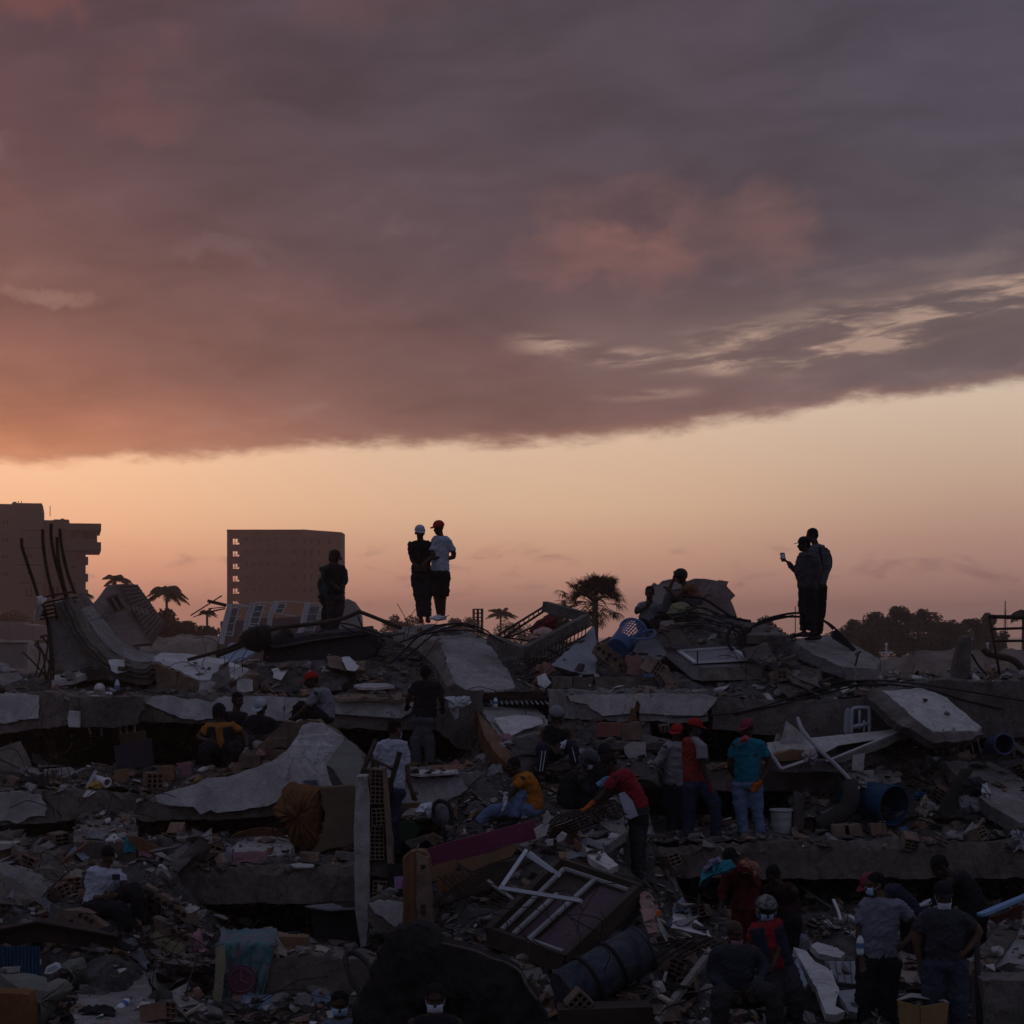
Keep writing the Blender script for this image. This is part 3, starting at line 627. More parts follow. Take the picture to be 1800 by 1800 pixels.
def grid(x0, x1, y0, y1, s, fz, name, m, kind='structure', rng_=None):
    nx, ny = int((x1-x0)/s), int((y1-y0)/s); V = []
    for j in range(ny+1):
        for i in range(nx+1):
            X, Y = x0+(x1-x0)*i/nx, y0+(y1-y0)*j/ny; V.append((X, Y, fz(X, Y)))
    w = MB(); w.addm(V, [(j*(nx+1)+i, j*(nx+1)+i+1, (j+1)*(nx+1)+i+1, (j+1)*(nx+1)+i) for j in range(ny) for i in range(nx)])
    o = w.build(name, m, recenter=False, fixn=False); tag(o, kind=kind); SOLID.append(o); return o
grid(-12.5, 12.5, 15, 54, .11, ground_z, 'rubble_ground', DUST)
def ridge_z(X, Y):
    px = 900+X/Y*F
    z1 = zt(lerp_tab(SKY, px), 35.6); a = lerp_tab([(31.2,-.1),(31.8,.05),(33,.42),(34.3,.78),(35.6,1),(36.8,.9),(38.5,.3),(41,-1.2),(44,-3)], Y)
    base = 5.05; return base+(z1-.1-base)*a + nz(X*1.2, Y*1.2, 8)*.14 + nz(X*4.5, Y*4.5, 9)*.08
grid(-11.5, 11.5, 31.2, 43, .1, ridge_z, 'rubble_heap', DUST)
def bed(x0, x1, Yf, Yb, py, hback, name='rubble_bed'):
    X0, X1 = (x0-900)*M(Yf), (x1-900)*M(Yf); z0 = zt(py, Yf)
    grid(X0, X1, Yf+.12, Yb, .09, lambda X, Y: z0 - .03 + hback*min(1, (Y-Yf)/(Yb-Yf)*1.3) + nz(X*1.6, Y*1.6, py)*.10 + nz(X*5, Y*5, py)*.06, name, DUST)
bed(-150, 520, 28, 30.5, 1388, .16); bed(600, 880, 28.6, 31, 1366, 0); bed(-150, 640, 25.5, 28.6, 1524, .15); bed(1128, 1950, 28.3, 31, 1480, .12)
bed(1400, 1950, 29.3, 33.5, 1440, 1.0)
# rubble bank filling behind the blue barrel up to the tilted slabs
grid((1440-900)*M(29.5), (1950-900)*M(29.5), 29.2, 31.6, .09, lambda X, Y: 3.15+ (Y-29.2)*.52*min(1,max(0,(X-3.6)/1.2)) + nz(X*2, Y*2, 4)*.12+nz(X*6, Y*6, 4)*.06, 'rubble_bank', DUST)
grid((900-900)*M(30), (1150-900)*M(30), 29, 31.6, .09, lambda X, Y: 3.9+(Y-29)*.36+ nz(X*2, Y*2, 14)*.14+nz(X*6, Y*6, 4)*.06, 'rubble_bank', DUST)

def plate(label, pts, thick, m, name='broken_slab', cat='slab', jag=.02, sub=.09, group=None, solid=True, parent=None, kind=None):
    """pts: (px,py,Y) corners of its visible face; thick: vector to the other face"""
    w = MB(); w.poly([at(*p) for p in pts], thick, jag, sub); o = w.build(name, m, parent)
    if label: tag(o, label, cat, group)
    if solid: SOLID.append(o)
    return o
def subpart(parent, name, pts, thick, m, jag=.012, sub=.06): 
    w = MB(); w.poly([at(*p) for p in pts], thick, jag, sub); return w.build(name, m, parent)

# --- curved slab and stump with rods, at the edge under the grey tower
near = smoothpts([at(x, y, 32.6) for x, y in ((122,1052),(140,1095),(165,1135),(200,1162),(240,1175),(275,1166))], 5)
far = smoothpts([at(x, y, 34.4) for x, y in ((146,1042),(182,1080),(204,1108),(224,1130),(262,1145),(302,1150))], 5)
w = MB(); n = len(near); V = []; 
for i in range(n):
    a, b = near[i], far[i]; t_ = (near[min(i+1,n-1)]-near[max(i-1,0)]).normalized(); nrm = (b-a).normalized().cross(t_).normalized()
    if nrm.z > 0: nrm = -nrm
    wob = Vector((0,0,nz(i*.4, 2)*.06)); V += [a+wob, b-wob, b+nrm*.2, a+nrm*.26+wob]
w.addm(V, [(i*4+a, i*4+(a+1)%4, (i+1)*4+(a+1)%4, (i+1)*4+a) for i in range(n-1) for a in range(4)]+[(0,1,2,3),((n-1)*4+3,(n-1)*4+2,(n-1)*4+1,(n-1)*4)])
o = tag(w.build('curved_slab', CONC_D, smooth=False), 'long sagging curved concrete strip sweeping down from the stump with rods', 'slab'); SOLID.append(o)
w = MB()
for k in (.08, .17): w.tube([V[i*4]+(V[i*4+3]-V[i*4])*k*3+Vector((0,-.02,0)) for i in range(n)], .018, 5)
w.build('edge_groove', CONC_D, o)
w = MB(); Q = [near[i].lerp(far[i], .30)+Vector((0,0,.02)) for i in range(3, n-3)]+[near[i].lerp(far[i], .85)+Vector((0,0,.02)) for i in range(n-4, 2, -1)]
w.poly(Q, (0,0,-.012), .02, .1); w.build('plaster', CONC, o)
root = plate('pale concrete stump with five tall bent rods sticking up', [(84,1085,33),(128,1080,33),(150,1110,33),(172,1160,33),(165,1190,33),(100,1190,33),(88,1140,33)], (0,.6,0), CONC_L, 'concrete_stump', 'stump')
def rod(pts, r=.016, parent=None, label=None, name='rebar', m=RUST, group=None, n=6, k=6):
    w = MB(); w.tube(smoothpts([at(*p) for p in pts], k), r, n); o = w.build(name, m, parent, smooth=True)
    if label: tag(o, label, 'reinforcing rod', group)
    return o
for P in (((38,946),(39,962),(48,990),(58,1020),(68,1052)),((75,930),(76,960),(84,1010),(97,1060)),((90,920),(90,945),(97,985),(110,1030),(118,1058)),((100,944),(102,980),(110,1020),(119,1054)),((105,929),(108,960),(118,1005),(132,1044))):
    rod([(x, y, 33.1+.03*i) for i, (x, y) in enumerate(P)], .03, root)
for yy in (1046,1056,1063,1070,1077,1084):
    rod([(72+rnd.uniform(-3,3),yy+5,32.9),(90,yy+1,32.8),(112,yy-3,32.8),(134+rnd.uniform(-4,2),yy-6,32.9)], .016, root, name='stirrup')
for P in (((66,1052),(72,1070),(84,1090)),((96,1060),(100,1088)),((118,1056),(122,1084)),((84,1090),(90,1140),(94,1180)),((76,1060),(84,1100),(92,1180))): rod([(x, y, 32.95) for x, y in P], .025, root)
def bag(label, pts, Y, m, name='plastic_bag', cat='bag', dep=.25):
    """crumpled sack: outline turned into a puffy crumpled solid"""
    c = Vector((sum(p[0] for p in pts)/len(pts), sum(p[1] for p in pts)/len(pts), 0)); w = MB(); n = len(pts); rings = [(0.02,-.9),(.45,-.8),(.8,-.45),(1,0),(.8,.45),(.4,.8),(.02,.9)]
    q = random.Random(int(c.x)); V = []; K = n*3
    for s_, d_ in rings:
        for i in range(K):
            a = pts[(i//3)%n]; b = pts[(i//3+1)%n]; t_ = (i%3)/3; x = a[0]+(b[0]-a[0])*t_; y = a[1]+(b[1]-a[1])*t_
            p = at(c.x+(x-c.x)*s_, c.y+(y-c.y)*s_, Y+d_*dep*.5); cr = q.uniform(-.02,.02)+nz(x*.15, y*.15, d_)*.05
            V.append(p+Vector((cr*.6, cr*1.3, cr*.5)))
    w.addm(V, [(r_*K+i, r_*K+(i+1)%K, (r_+1)*K+(i+1)%K, (r_+1)*K+i) for r_ in range(len(rings)-1) for i in range(K)]+[tuple(range(K))[::-1], tuple((len(rings)-1)*K+i for i in range(K))])
    return tag(w.build(name, m), label, cat)
PINKW = mat('pale plastic', (.5,.42,.40), rough=.5, var=.15, bump=.4)
bag('pale plastic bag hung from the bent rods of the stump', [(64,1048),(74,1046),(83,1054),(76,1060),(74,1072),(68,1090),(58,1088),(60,1074),(66,1062)], 32.7, PINKW, dep=.15)
for i, P in enumerate((((62,1190),(70,1150),(66,1125)),((68,1190),(80,1160),(84,1120),(70,1120)),((80,1195),(76,1150),(62,1128)),((90,1195),(84,1160),(60,1132)),((94,1195),(92,1150),(74,1118)),((86,1195),(66,1172),(46,1152),(38,1146)),((84,1190),(88,1140),(72,1118)))):
    rod([(x, y, 32.2) for x, y in P], .015, label='rusty reinforcing rod bent over beside the stump with tall rods', group='bent rods beside the stump')

# --- slabs along the top of the heap
S3 = plate('broad pale topped slab chunk resting on hollow bricks near the curved strip', [(278,1147,34.4),(330,1149,34.6),(398,1160,34.4),(446,1180,33.8),(428,1192,32.6),(408,1193,32.2),(350,1196,32),(300,1172,32.6),(270,1160,33)], (0,0,-.12), PLAST, jag=.045, sub=.06)
SUPB = plate('brown brick masonry block under the pale topped slab', [(272,1166,32.3),(350,1197,31.9),(350,1219,31.9),(276,1212,32.3)], (0,.9,0), BRICK_D, 'masonry_block', 'masonry')
m_ = plate('plastered masonry block facing the viewer under the pale topped slab', [(350,1198,31.8),(410,1196,31.8),(412,1219,31.8),(350,1219,31.8)], (0,.8,0), BRICK_D, 'masonry_block', 'masonry')
subpart(m_, 'plaster', [(351,1199,31.76),(400,1197,31.76),(408,1219,31.76),(349,1219,31.76)], (0,.02,0), PLAST)
m_ = plate('small masonry block with a white plaster disc at the end of the pale slab', [(413,1194,31.7),(436,1180,31.9),(454,1186,31.8),(455,1216,31.8),(413,1218,31.7)], (0,.7,0), BRICK_D, 'masonry_block', 'masonry')
subpart(m_, 'plaster', [(416,1196,31.66),(430,1192,31.7),(443,1196,31.7),(444,1214,31.66),(430,1217,31.66),(415,1216,31.66)], (0,.02,0), PLAST)
plate('grey slab fragment leaning between the stump and the small box', [(100,1183,33),(120,1165,33.4),(155,1162,33.4),(160,1180,32.8),(130,1192,32.2),(92,1195,32.2)], (0,0,-.1), PLAST_D)
plate('white plaster fragment standing under the sag of the curved strip', [(190,1160,32.6),(218,1160,32.6),(220,1180,32.4),(205,1184,32.3),(196,1178,32.4)], (0,.05,0), PLAST)
plate('brown column head hanging broken below the top slab, near the dangling rods', [(122,1225,30.7),(245,1224,30.7),(248,1250,30.7),(240,1272,30.7),(200,1280,30.7),(150,1278,30.7),(122,1262,30.7)], (0,.5,0), CONC_D, 'column_head', 'column')
plate('upright pale plaster strip under the broken column head', [(120,1250,30.6),(141,1250,30.6),(141,1280,30.6),(121,1278,30.6)], (0,.06,0), PLAST)
for i, (x, l) in enumerate(((157,20),(178,24),(212,25),(223,24),(237,23))):
    rod([(x, 1268, 31),(x+rnd.uniform(-1,1), 1272+l*.5, 30.95),(x+rnd.uniform(0,5), 1270+l, 30.9)], .02, label='pale rod end dangling into the dark gap under the column head', group='dangling rod ends', m=CONC_L)

DB = plate('thick black tarred beam lying under the two men at the brown tower', [(465,1128,33.2),(560,1115,33.2),(655,1106,33.2),(663,1116,33),(667,1130,33),(655,1156,33),(560,1165,33),(478,1172,33),(462,1160,33.1)], (0,.8,0), BLACKM, 'tarred_beam', 'beam', jag=.01)
w = MB(); w.poly([at(463,1128,33.15), at(470,1118,33.6), at(655,1100,33.8), at(662,1112,33.1), at(560,1125,33.05), at(480,1140,33.05)], (0,.03,-.02), .01, .1); w.build('top_face', mat('worn tar', (.045,.045,.05), var=.3, bump=.4), DB)  # top face set in a paler tone than the beam
w = MB(); w.tube(smoothpts([at(443,1103,33), at(450,1118,33), at(466,1136,33.1)], 4), [.05,.2,.26,.28,.28,.26,.22,.18,.1], 10); w.tube([at(478,1138,33.2), at(508,1112,33.4)], [.12,.11], 8)
tag(w.build('crumpled_drum', BLACKM), 'black crumpled cone end of sheet metal at the end of the tarred beam', 'scrap metal')
rod([(380,1153,33.5),(430,1133,33.4),(478,1106,33.3),(540,1098,33.6),(600,1088,34.2),(632,1075,34.5)], .036, label='long black bent pole running up to its peak behind the man in teal', name='bent_pole')
rod([(632,1075,34.5),(665,1088,34.2),(705,1104,34)], .034, label='black pole sloping down from the peak towards the pair in caps', name='bent_pole')
rod([(330,1160,33.2),(400,1140,33.2),(440,1120,33.3)], .03, label='thin dark pole lying before the blue grey sheet', name='bent_pole')
plate('blue grey torn sheet lying before the white arched frames', [(385,1152,35.2),(405,1130,36),(440,1128,36),(452,1142,35.6),(430,1158,34.8),(395,1166,34.6)], (0,0,-.05), mat('blue grey sheet', (.23,.26,.33), var=.2), 'torn_sheet', 'sheet')
plate('brown rubble slab with crumbled face under the black tarred beam', [(448,1168,32.8),(520,1160,32.6),(600,1160,32.6),(625,1175,32.2),(600,1215,31.6),(470,1216,31.6),(440,1195,32)], (0,.5,-.3), DUST, jag=.05)
plate('white plaster piece stuck on the crumbled slab near the red cap', [(476,1176,32.1),(512,1172,32),(500,1184,31.8),(494,1196,31.6),(482,1190,31.8)], (0,.04,0), PLAST_D)
plate('pinkish brick slab with a white splash tilted beside the tarred beam', [(575,1153,32.6),(590,1152,32.6),(612,1160,32.4),(642,1162,32.3),(640,1178,31.8),(605,1178,31.8),(578,1172,32)], (0,.15,-.05), BRICK_D)
subp = SOLID[-1]; subpart(subp, 'plaster', [(600,1155,32.3),(614,1154,32.3),(632,1172,31.8),(625,1180,31.7),(610,1178,31.7),(603,1164,32)], (0,.04,0), PLAST)
# brick slab stack
w = MB()
for k in range(4): w.poly([at(x+k*.6, y+k*3.6, 31.6) for x, y in ((623,1204),(645,1200),(690,1203),(688,1210),(660,1211),(640,1210))], (0,.4,0) if k else (0,.4,0), .008, .05)
plate('flat pile of thin red brown tiles on a board at the slab edge', [(622,1206,31.4),(662,1208,31.4),(690,1206,31.4),(689,1221,31.4),(660,1222,31.4),(623,1220,31.4)], (0,.7,0), BRICK_R, 'tile_stack', 'tiles')
subpart(SOLID[-1], 'top_tile', [(622,1204,31.3),(640,1200,32),(680,1201,32),(692,1205,31.4),(660,1209,31.2),(630,1208,31.3)], (0,0,-.04), PLAST_D)
plate('pinkish broken board lying across the plastered slab edge', [(586,1224,30.9),(640,1214,31.6),(700,1216,31.6),(735,1214,31.8),(740,1222,31.2),(700,1230,30.8),(650,1227,30.8),(600,1229,30.8)], (0,0,-.04), BRICK_D, 'broken_board', 'board')
# peak slab of the pair in caps
PK = plate('large tilted slab block under the pair in caps, its pale face sloping down', [(700,1103,36),(760,1096,36.4),(830,1112,35.6),(850,1122,34.5),(770,1130,33.4),(700,1118,34.6)], (0,0,-.25), CONC, jag=.03)
subpart(PK, 'sloping_face', [(772,1126,33.6),(846,1118,34.6),(862,1134,34),(900,1190,32.4),(905,1210,31.7),(850,1217,31.4),(806,1214,31.3),(790,1180,32)], (.05,.1,-.25), CONC_L, .03, .1)
subpart(PK, 'broken_side', [(690,1108,34.8),(772,1128,33.4),(790,1178,32),(806,1214,31.3),(790,1216,31.3),(765,1170,32.6),(730,1140,33.6),(692,1126,34.4)], (-.05,.25,-.15), CONC_B, .04, .1)
P = plate('dusty sloping slab below the large tilted one, ending over the dark rods', [(845,1244,31.0),(905,1236,31.6),(935,1238,31.6),(960,1262,30.8),(975,1300,29.8),(960,1330,29.0),(900,1330,28.7),(880,1300,29.4)], (0,.05,-.22), CONC_L, jag=.03)
subpart(P, 'broken_side', [(838,1248,30.9),(882,1300,29.3),(900,1332,28.6),(893,1345,28.6),(868,1320,29),(850,1290,29.6)], (-.04,.2,-.2), WOOD, .02, .08)
subpart(P, 'plaster', [(868,1262,30.2),(915,1256,30.5),(950,1262,30.5),(955,1272,30.1),(920,1282,29.8),(905,1290,29.6),(890,1296,29.4),(880,1280,29.8)], (0,0,-.012), PLAST_D)
subpart(P, 'rubble_cover', [(890,1300,29.2),(940,1290,29.6),(968,1300,29.5),(955,1325,28.9),(905,1326,28.65)], (0,0,-.02), DUST, .05, .06)
for i in range(12):
    x = 856+i*9; rod([(x, 1212+i*.6, 31.3),(x+4, 1224+i*.8, 31.1),(x+9, 1238, 30.9)], .014, label='short rod end bridging the two sloping slabs', group='short rods between the sloping slabs', m=CONC_L)
for i in range(7): rod([(800, 1212+i*2, 31.2-.02*i),(850,1219+i*2.6,31),(900,1216+i*2.2,31),(960,1218+i*2,31.1)], .014, label='rusty rod of the mat lying under the large tilted slab', group='rod mat under the large tilted slab')
# black hair like cable tangle by the pair
for i, P in enumerate((((640,1200),(690,1160),(740,1118),(800,1098),(830,1100)),((650,1208),(720,1150),(780,1108),(840,1105),(868,1118)),((720,1120),(770,1098),(810,1097),(850,1112)),((560,1110),(600,1096),(640,1105),(690,1122)),((600,1098),(640,1118),(690,1116),(710,1112)),((870,1118),(930,1130),(990,1155),(1010,1170)),((705,1128),(760,1112),(820,1106),(862,1118),(900,1140)),((632,1082),(640,1110),(655,1130)),((860,1120),(900,1118),(940,1100),(958,1090)))):
    rod([(x+nz(x*.05,i)*6, y+nz(y*.08,i)*5, 33+.15*(i % 3)) for x, y in P], .014, label=['dark cable arching from the dark gap up over the peak slab','dark cable looped over the peak slab towards the upright hollow block','short dark cable at the feet of the pair in caps','dark cable running from behind the man in teal to the peak slab','short dark cable just behind the legs of the man in teal','long dark cable running down under the open beam frame','dark cable hanging across the top of the sloping slab face','dark cable dropping straight down from the peak of the black poles','dark cable leading up to the open beam frame'][i], name='cable', group='cables around the pair in caps', m=BLACKM)
w = MB()
for k in range(9): w.tube([at(735-k*.5+k*6.5, 1105, 34), at(745+k*5, 1128, 33.6)], .012, 4)
# upright hollow block behind
def hollow(label, c, d, rot, nx=2, nz_=3, m=BRICK, group=None, name='hollow_brick', t=.018, solid=False):
    """clay block with open cells running along its local y; d = (width, length, height)"""
    w = MB(); W_, L_, H_ = d
    for k in range(nz_+1): w.box((0,0,-H_/2+t/2+(H_-t)*k/nz_), (W_, L_, t))
    for i in range(nx+1):
        for k in range(nz_):
            z0 = -H_/2+t+(H_-t)*k/nz_; z1 = -H_/2+(H_-t)*(k+1)/nz_
            w.box((-W_/2+t/2+(W_-t)*i/nx, 0, (z0+z1)/2), (t, L_, z1-z0))
    o = w.build(name, m, recenter=False); o.location = c; o.rotation_euler = rot
    if label: tag(o, label, 'brick', group)
    if solid: SOLID.append(o)
    return o
hollow('hollow block standing upright alone on the heap between the pair and the fan palm', at(840,1092,34.5), (.16,.3,.42), (0,0,.1), 2, 6, BRICK_D)
# cage frame with red cloth
root = empty('beam_frame', at(950,1140,33.2), 'tilted open frame of four beams with rod ladders hanging from it, holding red cloth', 'concrete frame')
for a_, b_, t_ in (((958,1066,34.4),(1030,1086,33.8),.17),((1033,1090,33.6),(925,1147,32.6),.2),((862,1124,33.4),(926,1149,32.6),.17)):
    w = MB(); w.bar(at(*a_), at(*b_), .14, t_); w.build('beam', CONC_D, root)
w = MB(); w.tube([at(955,1067,34.4), at(866,1122,33.5)], .02, 5); w.tube([at(955,1075,34.4), at(868,1132,33.5)], .02, 5)
for k in range(11): w.tube([at(955-8.5*k,1067+5.2*k,34.35-.08*k), at(955-8.5*k,1075+5.3*k,34.35-.08*k)], .012, 4)
w.build('rod_ladder', RUST, root)
w = MB(); lo = []
for k in range(17):
    x = 1030-6.6*k; y = 1098+3.8*k; p = at(x, y, 33.4-.06*k); w.tube(smoothpts([p, at(x-1, y+16, 33.4-.06*k), at(x-5+rnd.uniform(-2,2), y+26+rnd.uniform(-4,3), 33.4-.06*k)], 3), .012, 4); lo.append(at(x-3, y+20, 33.35-.06*k))
w.tube(lo, .014, 5); w.tube([p+Vector((0,0,-.07)) for p in lo], .014, 5); w.build('hanging_stirrup', RUST, root)
REDC = mat('dark red cloth', (.16,.02,.025), rough=.9, var=.25, bump=.4)
bag('dark red cloth bunched inside the open beam frame', [(945,1090),(965,1080),(980,1085),(978,1105),(968,1118),(950,1112),(935,1118),(930,1106)], 34, REDC, 'red_cloth', 'cloth', .3)
bag('pale pinkish sack lying inside the open beam frame', [(930,1128),(938,1108),(955,1102),(972,1108),(978,1118),(965,1130),(948,1133)], 33.6, mat('pale pink sack', (.42,.27,.23), rough=.7, var=.15, bump=.4), 'sack', 'sack', .35)
plate('bluish grey slab leaning beside the open beam frame', [(968,1170,32.2),(1000,1140,33),(1044,1100,34),(1050,1140,33.2),(1046,1184,32),(1030,1186,31.9)], (0,.15,-.06), mat('bluish concrete', (.27,.28,.31), var=.2))
for i, (x0, x1) in enumerate(((970,1006),(1007,1044),(1045,1150))):
    plate(['brown masonry block in the low course under the bluish slab','middle masonry block of the low course under the bluish slab','long masonry block of the low course below the blue basket'][i], [(x0,1190,31.6),(x1,1190,31.6),(x1,1211,31.6),(x0,1211,31.6)], (0,.5,0), CONC_B, 'masonry_block', 'masonry', group='low course of masonry blocks')
plate('white splashed plaster scrap beside the low masonry course', [(944,1190,31.4),(958,1184,31.5),(964,1194,31.4),(970,1200,31.3),(958,1208,31.3),(945,1204,31.3)], (0,.03,0), PLAST)
plate('dull red board tilted under the open beam frame', [(935,1178,32),(968,1165,32.2),(976,1178,31.9),(945,1196,31.6)], (0,.06,0), mat('dull red board', (.14,.05,.045), var=.2), 'broken_board', 'board')

# --- around the blue basket
BLUE = mat('blue plastic', (.05,.10,.22), rough=.4, var=.1, bump=.05)
BLUE2 = mat('light blue plastic', (.09,.16,.32), rough=.4, var=.1, bump=.05)
a_, b_ = at(1114,1112,33.6), at(1086,1141,33.1); ax = (b_-a_); L = ax.length; axn = ax.normalized(); u = axn.cross(Vector((0,1,0))).normalized(); v = axn.cross(u)
root = empty('laundry_basket', b_, 'blue slatted laundry basket lying on its side on top of the heap', 'basket')
w = MB(); RB = lambda t_: .235-.05*t_
for k in range(30):
    an = 2*math.pi*k/30; d = u*math.cos(an)+v*math.sin(an); w.bar(a_+d*RB(0), a_+ax*.72+d*RB(.72), .022, .012, up=d)
for t_ in (0,.12,.24,.36,.48,.6,.72): w.tube([a_+ax*t_+(u*math.cos(x*math.pi/16)+v*math.sin(x*math.pi/16))*RB(t_) for x in range(33)], .009, 4, cap=False)
w.build('slatted_side', BLUE2, root)
w = MB(); w.tube([a_+ax*.72, a_+ax*1.02], [RB(.72)+.012, RB(1)], 28); w.build('base', BLUE, root)
w = MB(); w.tube([a_+(u*math.cos(x*math.pi/16)+v*math.sin(x*math.pi/16))*.245 for x in range(33)], .025, 6, cap=False); w.build('rim', BLUE2, root)
w = MB(); w.tube(smoothpts([at(1110,1125,33.2), at(1125,1112,33), at(1148,1108,33), at(1150,1118,32.9), at(1130,1124,32.9), at(1112,1122,33)], 4), .018, 5)
tag(w.build('basket_lid', BLUE2), 'light blue oval plastic ring hanging beside the blue basket', 'basket lid')
def fragwall(label, pts, Y, m, cells, dep=.5, group=None):
    o = plate(label, [(x, y, Y) for x, y in pts], (0, dep, 0), m, 'brick_fragment', 'masonry', group=group)
    w = MB()
    for (x, y, sx_, sy_) in cells: w.poly([at(x, y, Y-.01), at(x+sx_, y+.2, Y-.01), at(x+sx_, y+sy_, Y-.01), at(x, y+sy_, Y-.01)], (0,.008,0))  # flat black patches: the dark of the holes is put into colour
    if cells: w.build('open_cell', BLACKM, o)
    return o
fragwall('slanting piece of brick wall with dark holes below the blue basket', [(1044,1134),(1066,1132),(1088,1150),(1104,1166),(1100,1186),(1080,1180),(1058,1160),(1044,1148)], 32, BRICK_D, [(1050,1137,6,6),(1058,1144,6,6),(1068,1148,7,7),(1078,1156,7,7),(1088,1166,6,7),(1064,1156,5,5),(1090,1177,5,4)])
plate('upright red brown block below the blue basket', [(1103,1153,31.7),(1128,1152,31.7),(1130,1188,31.7),(1102,1184,31.7)], (0,.4,0), mat('dusty red block', (.24,.13,.12), var=.2), 'clay_block', 'brick')
hollow('hollow brick tipped on its corner beside the upright red brown block', at(1147,1173,31.6), (.2,.3,.24), (.3,.55,.7), 3, 3, BRICK_D)
plate('pale flat clay block leaning at the end of the brick row', [(1166,1170,31.6),(1174,1170,31.6),(1191,1202,31.5),(1186,1210,31.4),(1172,1206,31.4),(1158,1184,31.5)], (0,.3,0), BRICK_D, 'clay_block', 'brick')
plate('bright blue scrap of plastic under the tipped hollow brick', [(1130,1184,31.3),(1150,1186,31.3),(1149,1191,31.3),(1132,1189,31.3)], (0,.1,0), BLUE2, 'plastic_scrap', 'scrap', jag=.005)
plate('dark grey board tilted beside the blue basket', [(1108,1148,32.8),(1130,1118,33.4),(1160,1128,33.2),(1172,1150,32.4),(1160,1160,32.2),(1120,1158,32.4)], (0,.06,-.03), mat('dark grey board', (.11,.11,.12), var=.2), 'broken_board', 'board')
# fallen cabinet with framed glass top
root = empty('fallen_cabinet', at(1260,1195,32.2), 'fallen cabinet with a white framed glass panel for a top', 'cabinet')
w = MB(); w.poly([at(1168,1138,33.2), at(1180,1138,33.4), at(1232,1172,32.2), at(1232,1196,32), at(1218,1194,32), at(1172,1156,32.8)], (0,.1,0)); w.build('side_panel', mat('grey laminate', (.13,.12,.12), var=.2), root)
w = MB(); w.poly([at(1180,1137,33.6), at(1292,1138,33.8), at(1340,1170,32.4), at(1232,1174,32.1)], (0,0,-.03)); w.build('top_board', mat('grey laminate', (.13,.12,.12)), root)
w = MB(); w.poly([at(1232,1175,32.1), at(1340,1171,32.35), at(1338,1194,32.3), at(1232,1197,32)], (0,.4,0)); w.build('front_panel', CONC_B, root)
w = MB(); K = [at(1193,1147,33.1), at(1284,1141,33.4), at(1320,1163,32.6), at(1222,1168,32.3)]
K = [p+Vector((0,0,.03)) for p in K]
for i in range(4): w.bar(K[i], K[(i+1)%4], .07, .03)
w.build('white_frame', STEEL_W, root); w = MB(); w.poly([p+Vector((0,0,-.012)) for p in K], (0,0,-.01)); w.build('glass', mat('dusty glass', (.17,.165,.18), rough=.3, var=.1, bump=0), root)
rod([(1226,1144,32),(1226,1166,32)], .012, label='thin upright rod before the framed glass panel', name='thin_rod')
fragwall('pale cement chunk with two faces on the heap under the sack', [(1165,1110),(1180,1106),(1192,1104),(1202,1118),(1212,1130),(1196,1134),(1180,1134),(1174,1122)], 33, CONC_B, [])
# green yellow sack, cables under the helmet sitter
bag('bulging green and yellow sack under the helmeted sitter', [(1172,1078),(1180,1062),(1198,1058),(1214,1066),(1230,1062),(1238,1076),(1226,1088),(1205,1094),(1185,1094)], 35.2, mat('green yellow sacking', (.20,.17,.07), c2=(.09,.13,.11), rough=.9, sc1=2.5, var=.25, bump=.4), 'sack', 'sack', .7)
for i in range(12):
    x0, y0 = 1190+rnd.uniform(-10,20), 1070+i*3.; rod([(x0, y0, 35-.1*i),(x0+35, y0+rnd.uniform(-8,2), 34.9-.1*i),(x0+70, y0+rnd.uniform(4,12), 34.8-.1*i),(x0+105, y0+rnd.uniform(12,20), 34.7-.1*i)], .010, label='dark cable sprawled over the mound behind the fallen cabinet', name='cable', group='cables over the mound by the cabinet', m=BLACKM)
rod([(1198,1048,34.6),(1235,1052,34.6),(1262,1068,34.6),(1290,1086,34.5),(1320,1092,34.4)], .024, label='thick black hose arching down from the helmeted sitter', name='hose', m=BLACKM)
rod([(1205,1086,34.3),(1225,1062,34.4),(1244,1046,34.4),(1250,1050,34.4)], .014, label='hooked thin rod beside the helmeted sitter')
for i, P in enumerate((((1300,1130),(1330,1096),(1370,1082),(1410,1078),(1450,1092),(1475,1112),(1505,1150)),((1296,1122),(1340,1092),(1380,1084),(1440,1088),(1465,1106)),((1285,1130),(1312,1108),(1350,1092),(1395,1082)))):
    rod([(x, y, 33.9) for x, y in P], .02, label=['thick black hose arching behind the legs of the man taking a photo','dark cable arching just below the thick hose by the man taking a photo','short dark cable rising from the mound to the arching hose'][i], name='hose', m=BLACKM)
w = MB(); w.poly([at(1465,1110,33.6), at(1472,1106,33.6), at(1506,1142,33.5), at(1500,1144,33.5), at(1464,1122,33.6)], (0,.1,0)); tag(w.build('metal_wedge', BLACKM), 'black pointed metal wedge hanging from the hose end', 'scrap metal')
w = MB(); c_ = at(1294,1122,33.2); w.tube([c_+Vector((math.cos(x*math.pi/10)*.14, 0, math.sin(x*math.pi/10)*.2)) for x in range(21)], .03, 6, cap=False)
for k in range(4): w.tube([c_, c_+Vector((math.cos(k*1.57+.4)*.13, 0, math.sin(k*1.57+.4)*.19))], .012, 4)
tag(w.build('spoked_wheel', BLACKM), 'small black spoked wheel stuck in the mound past the cabinet', 'wheel')
MSP = plate('mossy grey slab top showing behind the black spoked wheel', [(1262,1112,34.6),(1290,1102,35.4),(1340,1096,35.6),(1372,1106,35),(1380,1118,34.4),(1320,1116,34),(1280,1120,33.8)], (0,0,-.14), CONC_D, jag=.03)
